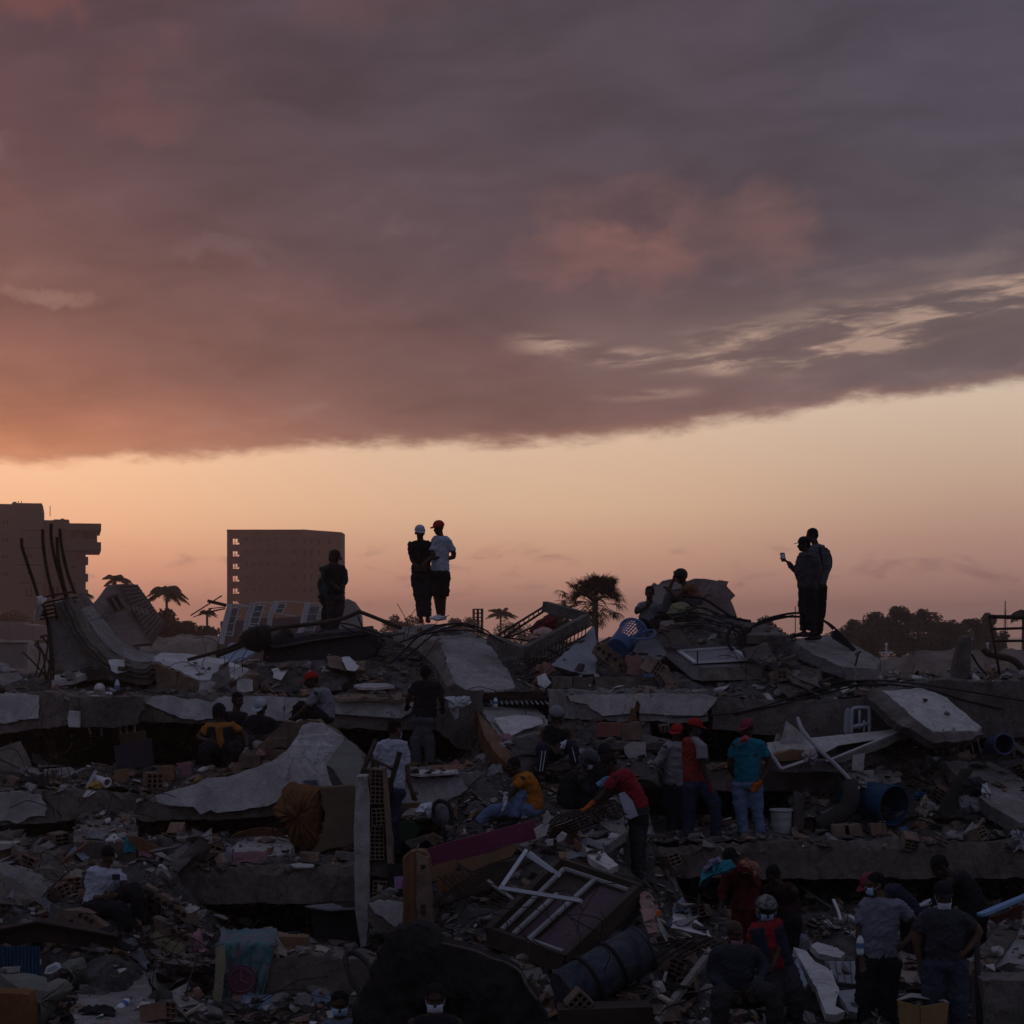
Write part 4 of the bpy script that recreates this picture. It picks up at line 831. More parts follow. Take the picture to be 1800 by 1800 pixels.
# slab under the two men on the far peak
PR = plate('tilted slab under the man taking a photo, sloping away from him', [(1392,1124,34.2),(1450,1116,34.6),(1500,1132,34.2),(1548,1160,33),(1540,1176,32.4),(1480,1172,32.2),(1430,1150,32.8)], (0,.02,-.2), CONC, jag=.025)
subpart(PR, 'crumbled_side', [(1400,1140,33.4),(1432,1152,32.7),(1482,1174,32.1),(1490,1196,31.8),(1440,1176,32.2),(1405,1158,32.8)], (0,.2,-.1), DUST, .05, .08)
rod([(1514,1146,32.4),(1509,1148,32.4),(1506,1160,32.4),(1503,1172,32.4)], .016, label='hooked rod poking from the slab under the man taking a photo')
plate('broken pillar top of red and cream fragments before the far peak', [(1310,1142,32.4),(1350,1130,32.6),(1356,1150,32.3),(1340,1160,32.2),(1312,1158,32.2)], (0,.4,0), CONC_D, 'masonry_block', 'masonry')
WS = plate('long tilted slab with a white top, sliding down above the plastic chair', [(1552,1214,30.85),(1622,1209,30.9),(1664,1226,30.8),(1724,1278,30.1),(1716,1285,29.9),(1640,1286,29.5),(1612,1266,29.8),(1583,1240,30.3)], (0,.04,-.10), PLAST_D, jag=.02)
subpart(WS, 'slab_body', [(1533,1206,30.9),(1552,1216,30.8),(1612,1269,29.75),(1640,1288,29.42),(1722,1286,29.9),(1727,1291,29.9),(1704,1302,29.6),(1642,1305,29.4),(1580,1272,29.9),(1526,1228,30.8)], (0,.25,-.1), CONC_D, .03, .09)
for i in range(7): x = 1640+i*13; rod([(x, 1298, 29.8),(x+3, 1310, 29.75),(x+6, 1324, 29.7)], .010, label='short rod end under the long white topped slab', group='short rods under the white topped slab', m=CONC_D)
plate('broad dusty slab lying at the edge above the beam by the black and white clothes', [(1658,1338,30.6),(1755,1338,31.2),(1800,1372,30.4),(1840,1400,30),(1840,1448,28.9),(1792,1446,28.8),(1740,1416,29.2),(1690,1372,29.9)], (0,.05,-.2), CONC, jag=.025)
ST = plate('dark concrete stump leaning upright alone near the pipe rack', [(1692,1120,33),(1706,1118,33),(1708,1140,33),(1704,1196,33),(1674,1198,33),(1684,1150,33)], (0,.3,0), CONC_D, 'concrete_stump', 'stump', jag=.012)
root = empty('pipe_rack', at(1760,1196,34), 'leaning rack of dark pipes at the far edge of the heap', 'rack')
for a_, b_ in (((1738,1082),(1760,1198)),((1738,1084),(1840,1086)),((1743,1106),(1840,1103)),((1750,1127),(1840,1126))):
    w = MB(); w.tube([at(*a_, 34), at(*b_, 34)], .035 if a_ == (1738,1084) else .022, 7); w.build('pipe', RUST, root, smooth=True)
rod([(1728,1140,34.5),(1740,1150,34.5),(1780,1160,34.4),(1800,1180,34.4)], .06, label='thick charred branch lying behind the pipe rack', name='charred_branch', m=WOOD_D)
rod([(1708,1150,33.5),(1720,1170,33.5),(1736,1188,33.4)], .018, label='thin rod propped between the dark stump and the pipe rack')
for i, P in enumerate((((1290,1256),(1400,1232),(1520,1204),(1620,1210),(1700,1232),(1760,1246)),((1180,1262),(1300,1252),(1420,1218),(1500,1204),(1560,1206)),((1460,1200),(1540,1196),(1640,1206),(1800,1232)))):
    rod([(x, y, 31-.1*i) for x, y in P], .013, label=['long dark hose trailing over the sooty slab above the plastic chair','dark hose sagging across the front of the sooty slab edge','dark hose curving over the long white topped slab'][i], name='hose', group='hoses across the sooty slab', m=BLACKM)
# --- plastered wall chunk with the orange quilt before it
BW = plate('broken brick wall chunk with a huge curved plaster face beside the seated trio', [(430,1330,28.3),(475,1290,28.3),(500,1270,28.3),(560,1266,28.3),(600,1296,28.3),(640,1330,28.3),(640,1420,28.1),(480,1425,28.1),(300,1400,28.1),(330,1366,28.3),(400,1350,28.3)], (0,.4,0), BRICK_D, 'brick_wall', 'wall', jag=.02)
subpart(BW, 'plaster', [(273,1398,27.9),(300,1390,27.9),(345,1378,27.9),(362,1368,27.9),(400,1366,27.9),(440,1352,27.9),(475,1340,27.9),(505,1318,27.9),(524,1292,28),(530,1276,28),(545,1270,28),(565,1272,28),(590,1288,28),(604,1294,28),(608,1320,28),(640,1342,28),(640,1380,27.9),(560,1394,27.9),(500,1402,27.9),(470,1416,27.9),(420,1424,27.9),(382,1428,27.9),(370,1424,27.9),(352,1432,27.9),(340,1418,27.9),(300,1416,27.9),(276,1410,27.9)], (0,.03,0), PLAST, .014, .06)
w = MB(); w.poly([at(533,1372,27.86), at(558,1371,27.86), at(558,1381,27.86), at(534,1381,27.86)], (0,.01,0)); w.build('sticker', mat('faded blue sticker', (.12,.15,.22), var=.3), BW)
def bx(parent, name, c, d, rot, m): w = MB(); w.box((0,0,0), d); o = w.build(name, m, parent, recenter=False); o.location = c; o.rotation_euler = rot; return o
for i, (x0,x1,y0,y1) in enumerate(((479,504,1298,1314),(482,505,1317,1336),(460,481,1338,1352),(420,457,1328,1350))): plate(['brown clay block stepping up beside the orange quilt wall, topmost','brown clay block below the topmost step of the wall','low brown clay block at the foot of the stepped wall','brown clay block the seated trio rest on'][i], [(x0,y0,28.0),(x1,y0,28.0),(x1,y1,28.0),(x0,y1,28.0)], (0,.4,0), BRICK_D, 'clay_block', 'brick', jag=.006)
# tall grey slab box by the chair
w = MB(); w.poly([at(573,1347,27.3), at(584,1352,27.2), at(622,1402,27.0), at(644,1432,26.9), at(644,1462,26.9), at(604,1418,27.1), at(580,1372,27.2)], (0,.4,0), .008, .1); o = tag(w.build('mattress', mat('grey ticking', (.09,.09,.095), kind='stripe', sc2=9, var=.15)), 'thick grey mattress folded on end between the plaster wall and the wooden chair', 'mattress')
w = MB(); w.poly([at(574,1344,27.25), at(590,1318,27.35), at(604,1302,27.45), at(616,1305,27.45), at(634,1326,27.35), at(640,1345,27.25), at(632,1378,27.1), at(622,1400,26.97), at(600,1374,27.1), at(586,1352,27.18)], (0,.2,0), .008, .1); w.build('top_face', mat('pale ticking', (.21,.205,.19), kind='stripe', sc2=16, var=.15), o)
# ------------------------------------------------------------------ things lying in the storeys and on the slope
def Q(label, name, cat, pts, Y, dep, m, jag=.006, sub=.08, parent=None, solid=False, group=None):
    """flat-ish thing seen face on: outline in photo pixels, each (px,py) or (px,py,Y); dep = depth or vector"""
    P = [(p if len(p) == 3 else (p[0], p[1], Y)) for p in pts]
    th = (0, dep, 0) if not isinstance(dep, tuple) else dep
    w = MB(); w.poly([at(*p) for p in P], th, jag, sub); o = w.build(name, m, parent)
    if label: tag(o, label, cat, group)
    if solid: SOLID.append(o)
    return o
def stick(parent, name, segs, r, m, Y=None, flat=None):
    w = MB()
    for a, b in segs:
        a = a if len(a) == 3 else (a[0], a[1], Y); b = b if len(b) == 3 else (b[0], b[1], Y)
        if flat: w.bar(at(*a), at(*b), r, flat)
        else: w.tube([at(*a), at(*b)], r, 6)
    return w.build(name, m, parent)
ORANGE = mat('orange quilt cloth', (.15,.07,.03), rough=.95, var=.3, bump=.5, sc1=3)
CREAM = mat('cream cloth', (.33,.29,.24), rough=.9, var=.2, bump=.5)
WHITE_C = mat('white cloth', (.55,.56,.62), rough=.9, var=.14, bump=.5)
GREY_C = mat('grey cloth', (.16,.16,.175), rough=.9, var=.25, bump=.5, c2=(.24,.24,.26))
BLUE_C = mat('faded blue cloth', (.15,.19,.28), rough=.9, var=.25, bump=.5, c2=(.27,.29,.34))
DARK_C = mat('dark cloth', (.028,.028,.034), rough=.95, var=.3, bump=.5)
TEAL_C = mat('teal cloth', (.02,.19,.24), rough=.9, var=.2, bump=.4)
PINK_C = mat('faded pink cloth', (.30,.15,.18), rough=.9, var=.25, bump=.4)
PATT_C = mat('patterned cloth', (.30,.29,.32), rough=.9, var=.2, sc1=9, c2=(.06,.06,.09), bump=.4)
YELL_C = mat('yellowish cloth', (.27,.25,.16), rough=.9, var=.25, bump=.4)
MAGENTA = mat('magenta board paint', (.16,.035,.075), rough=.6, var=.15, bump=.1)
CARD = mat('brown cardboard', (.20,.12,.07), rough=.9, var=.2, bump=.15)
BLUED = mat('deep blue plastic', (.010,.045,.095), rough=.4, var=.2, bump=.1)
BLUEG = mat('dusty blue grey drum', (.035,.045,.065), rough=.7, var=.5, c2=(.06,.06,.065), sc1=3, bump=.3)

# quilt, mattress, chair, hollow brick pillar
bag('orange padded quilt heaped against the plastered wall chunk', [(498,1384),(510,1374),(540,1376),(565,1384),(568,1420),(562,1470),(566,1492),(540,1502),(516,1500),(508,1470),(502,1445),(484,1440),(480,1420),(492,1402)], 26.7, ORANGE, 'quilt', 'quilt', .5)
Q('brown striped mattress bent upright between the orange quilt and the brick pillar', 'mattress', 'mattress', [(562,1386),(620,1380),(640,1392),(640,1470),(612,1488),(580,1492),(560,1500),(548,1498),(566,1470),(572,1430)], 26.6, .3, mat('brown ticking', (.17,.12,.085), kind='stripe', sc2=10, var=.2), .01)
Q('grey length of pipe lying under the striped mattress', 'pipe_length', 'pipe', [(590,1497),(640,1502),(640,1515),(600,1511),(588,1504)], 25.9, .1, CONC)
CH = empty('wooden_chair', at(665,1500,26.2), 'dark wooden chair standing upside down on the hollow brick pillar', 'chair')
for a, b, r_, nm in (((661,1300,26.3),(634,1366,26.1),.05,'leg'),((703,1322,25.9),(672,1430,26),.065,'leg'),((672,1430,26),(662,1500,26.1),.07,'leg'),((634,1366,26.1),(626,1410,26.1),.05,'leg'),((650,1333,26.2),(690,1352,25.95),.045,'rung'),((637,1353,26.1),(688,1374,25.95),.075,'seat_rail'),((656,1336,26.4),(654,1360,26.4),.05,'rung'),((690,1352,25.95),(688,1420,26.3),.035,'rung'),((640,1384,26.1),(680,1398,26),.04,'rung')):
    w = MB(); w.bar(at(*a), at(*b), r_, r_*.75); w.build(nm, WOOD_D, CH)
PIL = empty('brick_pillar', at(660,1660,24.7), 'tall broken wall end of hollow bricks with a smooth grey rendered side', 'wall')
Q(None, 'rendered_face', '', [(626,1366),(645,1364),(650,1400),(650,1600),(643,1662),(634,1664),(624,1600),(622,1450)], 24.6, .5, CONC_L, .006, .12, PIL)
Q(None, 'brick_edge', '', [(672,1350),(676,1350),(684,1440),(690,1520),(694,1600),(686,1600),(680,1500)], 24.55, .4, BRICK_D, .008, .08, PIL)
Q(None, 'core', '', [(652,1352),(672,1352),(684,1600),(656,1600)], 25.0, .1, BLACKM, .004, .1, PIL)  # black sheet added behind the cells to stand for their inner shade
for i, y in enumerate((1366,1396,1434,1466,1494,1528,1562,1592)):
    if i in (5, 7): 
        Q(None, 'mortar_lump', '', [(652,y-13),(678+i,y-14),(680+i,y+12),(668,y+15),(652,y+12)], 24.7, .3, CONC_B, .02, .05, PIL); continue
    h = hollow(None, (0,0,0), (.17,.3,.21), (0,0,0), 3, 4, BRICK_D, t=.012); h.parent = PIL; h.matrix_parent_inverse = wmat(PIL).inverted(); h.location = at(663+i*.7+rnd.uniform(-2,2), y, 24.75); h.rotation_euler = (0, rnd.uniform(-.06,.06), rnd.uniform(-.1,.1))
ST2 = Q('brown jagged topped brick stump standing before the pile, right of the purple picture', 'brick_stump', 'wall', [(708,1512),(722,1496),(748,1497),(754,1510),(758,1560),(762,1620),(768,1668),(708,1668)], 23.3, .35, WOOD, .012, .06, solid=True)
Q(None, 'broken_edge', '', [(732,1500),(753,1504),(758,1560),(764,1660),(738,1662),(733,1580)], 23.25, .03, BRICK_D, .02, .05, ST2)
for y in (1520,1590,1600): Q(None, 'open_cell', '', [(740,y),(748,y),(748,y+8),(740,y+8)], 23.2, .01, BLACKM, .001, .1, ST2)  # shade inside the holes drawn as flat black patches
PF = empty('framed_picture', at(697,1590,24.2), 'small dark frame with a purple picture between the two brick stumps', 'picture')
Q(None, 'frame', '', [(680,1518),(712,1520),(712,1592),(682,1586)], 24.2, .05, BLACKM, .002, .2, PF)
Q(None, 'picture', '', [(692,1541),(709,1540),(709,1562),(694,1563)], 24.19, .008, mat('purple print', (.33,.20,.38), var=.3, sc1=8), .001, .2, PF)
P1 = Q('brown concrete lump with a white plaster face at the foot of the brick pillar', 'masonry_block', 'masonry', [(645,1585),(668,1576),(700,1575),(712,1580),(712,1640),(695,1634),(668,1640),(648,1624)], 24.1, .4, CONC_B, .02, solid=True)
Q(None, 'plaster', '', [(648,1588),(662,1584),(690,1583),(709,1588),(709,1630),(694,1630),(680,1618),(672,1610),(660,1606)], 24.06, .03, PLAST, .01, .04, P1)
BXO = empty('black_cabinet', at(585,1672,24.9), 'black cabinet with a pale dusty top pushed into the lowest gap', 'cabinet')
Q(None, 'body', '', [(545,1598),(628,1594),(630,1668),(560,1672)], 24.9, .6, BLACKM, .003, .2, BXO); Q(None, 'dusty_top', '', [(536,1592,24.8),(590,1587,25.4),(626,1592,25.4),(624,1596,24.8),(580,1599,24.7)], 0, (0,0,-.02), GREY_C, .003, .2, BXO)  # top in a paler grey than the body
Q('long magenta painted board slanting across the rubble below the seated man in orange', 'painted_board', 'board', [(748,1493),(800,1478),(940,1441),(946,1474),(880,1492),(762,1529)], 25.3, .06, MAGENTA, .004, .2, solid=True)
for i, (pts, m, l) in enumerate(((([(742,1528),(800,1510),(812,1522),(772,1548),(748,1552)]), CARD, 'brown board slumped under the magenta board, by the brick stump'),(([(800,1514),(880,1494),(905,1488),(880,1512),(830,1532)]), CARD, 'long brown board lying along the lower edge of the magenta board'),(([(764,1552),(800,1530),(850,1540),(810,1566),(775,1570)]), WOOD, 'dark brown plank over the rod mat near the brick stump'),(([(880,1490),(912,1480),(900,1505),(878,1512)]), CARD, 'small torn brown board at the end of the magenta board'))):
    Q(l, 'wooden_board', 'board', pts, 24.6-.1*i, (0,.05,-.02), m, .01)
# rod mat
for i in range(13): rod([(752+i*9, 1600-i*3, 23.9),(800+i*9, 1560-i*2.5, 24.1),(866+i*6, 1516-i*.5, 24.4)], .011, label='thin rod of the welded mat below the magenta board', group='welded rod mat below the magenta board', m=RUST, n=5)
for i in range(9): rod([(770+i*11, 1540-i*1.5, 24.35),(800+i*11, 1566, 24.1),(850+i*10, 1606-i*4, 23.7)], .011, label='thin cross rod of the welded mat below the magenta board', group='welded rod mat below the magenta board', m=RUST, n=5)
rod([(858,1548,23.4),(872,1560,23.3),(890,1572,23.2),(912,1588,23.1)], .02, label='pale pipe lying across the rod mat near the loose white frame', m=CONC_L, name='pipe_length')
Q('dark grey planked panel lying flat below the rod mat', 'planked_panel', 'panel', [(775,1640,23.2),(840,1612,24),(880,1630,23.6),(860,1662,22.6),(830,1690,22),(790,1668,22.6)], 0, (0,0,-.06), mat('grey planks', (.12,.11,.12), kind='stripe', sc2=5), .01, solid=True)
# fallen window unit
DU = empty('fallen_window_unit', at(990,1700,22), 'big dark window box fallen on its back with white framed mauve panels', 'window')
c0, c1, c2, c3 = at(984,1520,23.4), at(1122,1566,22.9), at(992,1690,21.6), at(860,1642,22.1)
w = MB(); w.poly([c0, c1, c2, c3], (.02,.06,-.06)); w.build('backing', WOOD_D, DU)
w = MB()
for a, b in ((c0,c1),(c1,c2),(c2,c3),(c3,c0)): w.bar(a+Vector((0,0,-.02)), b+Vector((0,0,-.02)), .09, .2)
w.build('outer_frame', WOOD_D, DU)
def uv(s_, t_, up=.05): return c3.lerp(c0, t_).lerp(c2.lerp(c1, t_), s_) + Vector((0,-.03,up))
w = MB()
for a, b in (((.12,.05),(.12,.93)),((.12,.93),(.93,.93)),((.28,.05),(.30,.62)),((.48,.05),(.52,.92)),((.48,.05),(.93,.05))): w.bar(uv(*a), uv(*b), .05, .03)
w.build('white_frame', mat('dusty white frame', (.30,.29,.30), rough=.7, var=.25), DU)
w = MB(); w.poly([uv(.55,.09,.02), uv(.92,.09,.02), uv(.92,.9,.02), uv(.6,.9,.02)], (0,0,-.02)); w.poly([uv(.31,.07,.015), uv(.47,.07,.015), uv(.51,.7,.015), uv(.34,.7,.015)], (0,0,-.02)); w.build('mauve_panel', mat('mauve panel', (.075,.045,.06), rough=.5, var=.15), DU)
w = MB(); w.poly([c1+Vector((.03,0,.08)), c2+Vector((.03,-.02,.08)), c2+Vector((.05,.02,-.22)), c1+Vector((.06,.06,-.22))], (.03,.03,0)); w.build('side_board', mat('worn black board', (.035,.035,.035), var=.4, bump=.4), DU)
LW = empty('loose_window_frame', at(950,1585,22.2), 'bright white loose window frame lying over the fallen window unit', 'window frame')
for a, b, t_ in (((924,1497,22.9),(881,1560,22.3),.075),((879,1561,22.3),(1022,1584,21.9),.08),((922,1500,22.9),(972,1532,22.8),.03),((930,1498,22.95),(985,1540,22.85),.03)):
    w = MB(); w.bar(at(*a), at(*b), .04, t_, up=(0,-1,.3)); w.build('frame_bar', mat('bright white frame', (.42,.44,.48), var=.06, bump=.03), LW)
# drums, buckets
def drum(label, a, b, r, m, open_=True, name='plastic_drum', cat='drum', bands=0, r2=None):
    a, b = at(*a), at(*b); L = b-a; r2 = r2 or r; d = L.normalized(); w = MB()
    pts = [a+L*t_ for t_ in (0,.03,.3,.34,.38,.66,.7,.74,1)]; rs = [(r+(r2-r)*t_)*k for t_, k in zip((0,.03,.3,.34,.38,.66,.7,.74,1), (.96,1,1,1.03,1,1,1.03,1,1))]
    w.tube(pts, rs, 28, cap=False); w.tube([p for p in pts[::-1]], [x*.96 for x in rs[::-1]], 28, cap=False)
    n = 28; u = d.orthogonal().normalized(); v = d.cross(u)
    w.addm([a+(u*math.cos(6.2832*i/n)+v*math.sin(6.2832*i/n))*rs[0] for i in range(n)], [tuple(range(n))])
    if not open_: w.addm([b-d*.02+(u*math.cos(6.2832*i/n)+v*math.sin(6.2832*i/n))*rs[-1] for i in range(n)], [tuple(range(n))])
    o = tag(w.build(name, m, smooth=True, fixn=False), label, cat)
    w = MB(); w.tube([b+(u*math.cos(6.2832*i/24)+v*math.sin(6.2832*i/24))*(r2*1.0) for i in range(25)], .018, 6, cap=False); w.build('rim', m, o, smooth=True)
    if bands:
        w = MB()
        for t_ in (.3,.62): w.tube([a+L*t_+(u*math.cos(6.2832*i/24)+v*math.sin(6.2832*i/24))*(r+.012) for i in range(25)], .02, 6, cap=False)
        w.build('band', BLACKM, o)
    return o
drum('big open blue plastic drum lying on its side, mouth towards the viewer', (1490,1398,30.0), (1571,1416,29.2), .26, BLUED, r2=.285)
drum('dusty blue grey drum with dark bands lying below the fallen window unit', (990,1748,20.9), (1128,1668,21.3), .25, BLUEG, False, bands=1)
drum('pale bucket standing behind the man in the blue tee', (1373,1464,29.3), (1373,1424,29.3), .135, mat('grey white plastic', (.33,.33,.34), rough=.5, var=.12, bump=.05), False, 'bucket', 'bucket', r2=.155)
drum('small blue and orange round tub tipped over near the edge of the sooty slab', (1746,1312,30.8), (1765,1308,30.3), .15, mat('blue violet plastic', (.07,.08,.16), rough=.4), True, 'plastic_tub', 'tub')
rod([(1440,1450,29.3),(1480,1430,29.2),(1496,1400,29.2),(1490,1376,29.3)], .13, label='fat dark curved hose beside the blue drum', name='hose', m=mat('dull rubber', (.045,.04,.038), var=.3), n=10)
Q('dark grey upright post beside the pale bucket', 'concrete_post', 'post', [(1396,1392),(1412,1396),(1414,1470),(1394,1470)], 29.4, .12, CONC_D)
Q('thick grey slab with rounded end above the blue drum', 'broken_slab', 'slab', [(1486,1358,29.8),(1540,1352,30.3),(1582,1356,30.2),(1584,1374,29.7),(1545,1386,29.4),(1500,1382,29.4)], 0, (0,.3,-.12), CONC, .015, solid=True)
# white plastic chair
WC = empty('plastic_chair', at(1505,1292,31), 'white plastic garden chair tipped among the boards, its back facing out', 'chair')
GRW = mat('greyish white plastic', (.36,.38,.44), rough=.45, var=.08, bump=.03)
w = MB(); w.tube(smoothpts([at(x, y, 30.9) for x, y in ((1497,1292),(1498,1252),(1502,1245),(1522,1244),(1528,1248),(1528,1292))], 4), .028, 7); w.tube([at(1511,1248,30.9), at(1511,1282,30.9)], .022, 6); w.tube([at(1519,1266,30.9), at(1519,1290,30.9)], .02, 6); w.tube([at(1499,1278,30.9), at(1527,1272,30.9)], .035, 6); w.build('backrest', GRW, WC, smooth=True)
w = MB(); w.poly([at(x, y, 31.0) for x, y in ((1482,1292),(1485,1250),(1489,1244),(1495,1246),(1493,1292))], (0,.06,0)); w.build('leg', GRW, WC)
w = MB(); w.poly([at(1497,1272,31.0), at(1528,1270,31.0), at(1528,1290,31.2), at(1498,1292,31.2)], (0,.03,0)); w.build('seat', GRW, WC)
bag('dark blue plastic sheeting bunched next to the white plastic chair', [(1412,1272),(1425,1268),(1450,1272),(1468,1280),(1462,1292),(1430,1294),(1416,1286)], 31.2, mat('dark blue sheeting', (.045,.06,.09), rough=.4, var=.3), 'plastic_sheet', 'sheet', .4)
# boards right of the man in the blue tee
Q('long grey gypsum board running behind the plastic chair base', 'long_board', 'board', [(1348,1306,30),(1400,1300,30.1),(1560,1284,30.6),(1612,1274,30.8),(1612,1280,30.6),(1540,1300,30.3),(1440,1316,30),(1352,1324,29.9)], 0, (0,.08,0), PLAST_D, .006, .1)
Q('dark edged board slanting up under the white topped slab', 'long_board', 'board', [(1450,1340,29.7),(1520,1312,30),(1618,1272,30.7),(1620,1277,30.7),(1560,1312,30),(1480,1340,29.6)], 0, (0,.1,0), CONC_D, .006, .1)
stick(None, 'white_strip', [((1452,1338,29.6),(1530,1306,29.9)),((1530,1306,29.9),(1619,1270,30.6))], .03, STEEL_W, flat=.02); tag(COL.objects[-1] if False else bpy.data.objects['white_strip'], 'bright white edging strip along the dark edged board', 'trim strip')
w = MB(); w.tube(smoothpts([at(1402,1262,29.9), at(1412,1285,29.7), at(1440,1318,29.5), at(1470,1345,29.4), at(1510,1388,29.2)], 5), .03, 6); w.poly([at(1400,1264,29.92), at(1412,1286,29.75), at(1438,1316,29.6), at(1462,1306,29.8), at(1472,1312,29.7), at(1445,1326,29.5), at(1408,1290,29.75)], (0,.02,0), .004); tag(w.build('curved_strip', mat('pale metal strip', (.4,.4,.42), rough=.5, var=.1)), 'long pale strip bowing down past the white plastic chair', 'metal strip')
Q('upright triangular grey panel beside the man in the blue tee', 'triangular_panel', 'panel', [(1372,1304),(1382,1268),(1400,1280),(1420,1300),(1400,1304)], 30, .03, PLAST_D)
Q('small brown scrap of cloth beside the triangular panel', 'cloth_scrap', 'cloth', [(1360,1306),(1366,1288),(1374,1294),(1376,1306)], 30.1, .08, CREAM, .01)
w = MB(); w.bar(at(1352,1320,29.2), at(1373,1351,29.1), .03, .035); w.bar(at(1373,1351,29.1), at(1412,1338,29.2), .03, .03); tag(w.build('corner_strip', STEEL_W), 'bent white corner strip beside the arm of the man in the blue tee', 'metal strip')
bag('dusty pink white foam lump under the curved pale strip', [(1408,1326),(1418,1316),(1432,1314),(1440,1326),(1434,1342),(1420,1346),(1410,1338)], 29.5, mat('pinkish foam', (.33,.27,.29), var=.12), 'foam_lump', 'foam', .2)
Q('short white board standing upright under the slanted dark edged board', 'short_board', 'board', [(1500,1328),(1521,1324),(1517,1356),(1498,1354)], 29.4, .05, PLAST_D, .004)
Q('brown cardboard flap under the long gypsum board', 'cardboard_flap', 'cardboard', [(1356,1328),(1395,1318),(1440,1322),(1405,1336),(1370,1338)], 29.6, .3, CARD, .01); Q('grey concrete shelf under the cardboard flap', 'broken_slab', 'slab', [(1350,1336),(1400,1334),(1470,1338),(1500,1344),(1480,1356),(1380,1358),(1352,1352)], 29.8, .4, CONC, .015, solid=True)
Q('dark board leaning on the rubble beside the black and white clothes', 'leaning_board', 'board', [(1650,1424),(1690,1352),(1714,1350),(1704,1366),(1678,1432),(1660,1440)], 29.2, .05, mat('charred board', (.055,.05,.045), var=.3), .006)
bag('heap of black clothes over white ones beside the leaning board', [(1690,1380),(1700,1364),(1720,1364),(1736,1374),(1740,1392),(1726,1400),(1700,1402)], 29.0, DARK_C, 'clothes_heap', 'clothes', .4)
bag('white garment hanging out of the black clothes heap', [(1724,1378),(1734,1376),(1744,1394),(1742,1408),(1728,1402)], 28.85, WHITE_C, 'garment', 'clothes', .15)
bag('grey and white bag of clothes under the black clothes heap', [(1686,1400),(1702,1396),(1722,1404),(1724,1424),(1704,1432),(1688,1426)], 28.9, GREY_C, 'clothes_heap', 'clothes', .3)
bag('small shiny blue bundle beside the mouth of the blue drum', [(1606,1396),(1616,1388),(1630,1392),(1630,1404),(1618,1410),(1606,1406)], 29.0, BLUED, 'plastic_bundle', 'bundle', .2)
for l, pts in (('pale work glove standing up beside the blue drum', [(1618,1402),(1628,1396),(1632,1406),(1628,1418),(1618,1416)]), ('pale work glove lying just below the other one by the blue drum', [(1612,1418),(1622,1420),(1632,1430),(1628,1437),(1616,1434)])): bag(l, pts, 28.9, CREAM, 'work_glove', 'glove', .08)
Q('blue and yellow food wrapper on the slab edge below the blue drum', 'wrapper', 'wrapper', [(1580,1455),(1592,1452),(1598,1460),(1586,1464)], 28.6, .01, BLUE2, .003)
for i, (x, y, l) in enumerate(((1500,1462,'brown clay block next to another on the slab edge behind the bucket'),(1478,1462,'reddish clay block on the slab edge, nearer the bucket'),(1545,1460,'dark brown clay block under the blue drum'))): Q(l, 'clay_block', 'brick', [(x-14,y-10),(x+13,y-13),(x+16,y+8),(x-13,y+10)], 28.7, .25, BRICK_D, .01, solid=True)
# wooden rack under the man in white; boards by the man in black tee
Q('white board lying flat at the feet of the man in grey jeans', 'flat_board', 'board', [(708,1358,28.4),(770,1348,29.4),(800,1350,29.2),(806,1357,28.4),(740,1362,28.3)], 0, (0,0,-.03), PLAST_D, .004, solid=True)
Q('long reddish wooden plank resting beside the flat white board', 'wooden_plank', 'plank', [(750,1346,29),(852,1342,29.2),(856,1347,29.2),(800,1352,28.9),(795,1359,28.7),(770,1356,28.8)], 0, (0,.1,0), WOOD, .004, solid=True)
Q('small pinkish board standing up in the dark gap behind the wooden plank', 'short_board', 'board', [(790,1342),(802,1334),(812,1343)], 29.6, .03, PINK_C, .004)
bag('white t-shirt hung over a rod end in front of the dark hollow', [(782,1224),(796,1226),(812,1222),(826,1224),(830,1234),(818,1240),(804,1248),(806,1262),(796,1264),(792,1250),(790,1236)], 30.4, WHITE_C, 'hanging_shirt', 't-shirt', .16)
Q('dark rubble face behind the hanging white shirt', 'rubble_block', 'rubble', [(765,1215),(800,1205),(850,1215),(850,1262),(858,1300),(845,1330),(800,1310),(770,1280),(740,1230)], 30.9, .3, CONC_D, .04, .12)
def bottle(label, px, py, Y, h=.22, r=.034, tilt=(0,0,0), m=None, name='plastic_bottle'):
    m = m or mat('clear bottle plastic', (.5,.53,.58), rough=.25, var=.05, bump=0, spec=.5); w = MB(); p = [(0,0,z) for z in (0,.02,h*.62,h*.78,h*.86,h*.9)]
    w.tube(p, [r*.9,r,r,r*.7,r*.4,r*.4], 12); o = w.build(name, m, smooth=True, recenter=False); o.location = at(px, py, Y); o.rotation_euler = tilt; tag(o, label, 'bottle')
    w = MB(); w.tube([(0,0,h*.9),(0,0,h)], r*.45, 10); c = w.build('cap', BLUED, o, recenter=False); c.matrix_parent_inverse = Matrix.Identity(4)
    w = MB(); w.tube([(0,0,h*.3),(0,0,h*.55)], r*1.03, 12, cap=False); c = w.build('bottle_label', BLUE2, o, recenter=False); c.matrix_parent_inverse = Matrix.Identity(4); return o
bottle('clear bottle standing on the rod ladder between the two sloping slabs', 871, 1243, 30.9, .16)
bottle('clear bottle standing on the top slab next to the white bowl', 206, 1222, 31.2, .27, .04)
bottle('white bottle with a dark cap lying on the pale floor slab in the lower corner', 208, 1776, 20.7, .25, .045, (R(-70),R(12),R(-15)))
bottle('clear bottle at the belt of the man in the grey tee', 1512, 1678, 19.0, .2, .035)
w = MB(); c_ = at(176,1210,31.3)
for k in range(5): pass
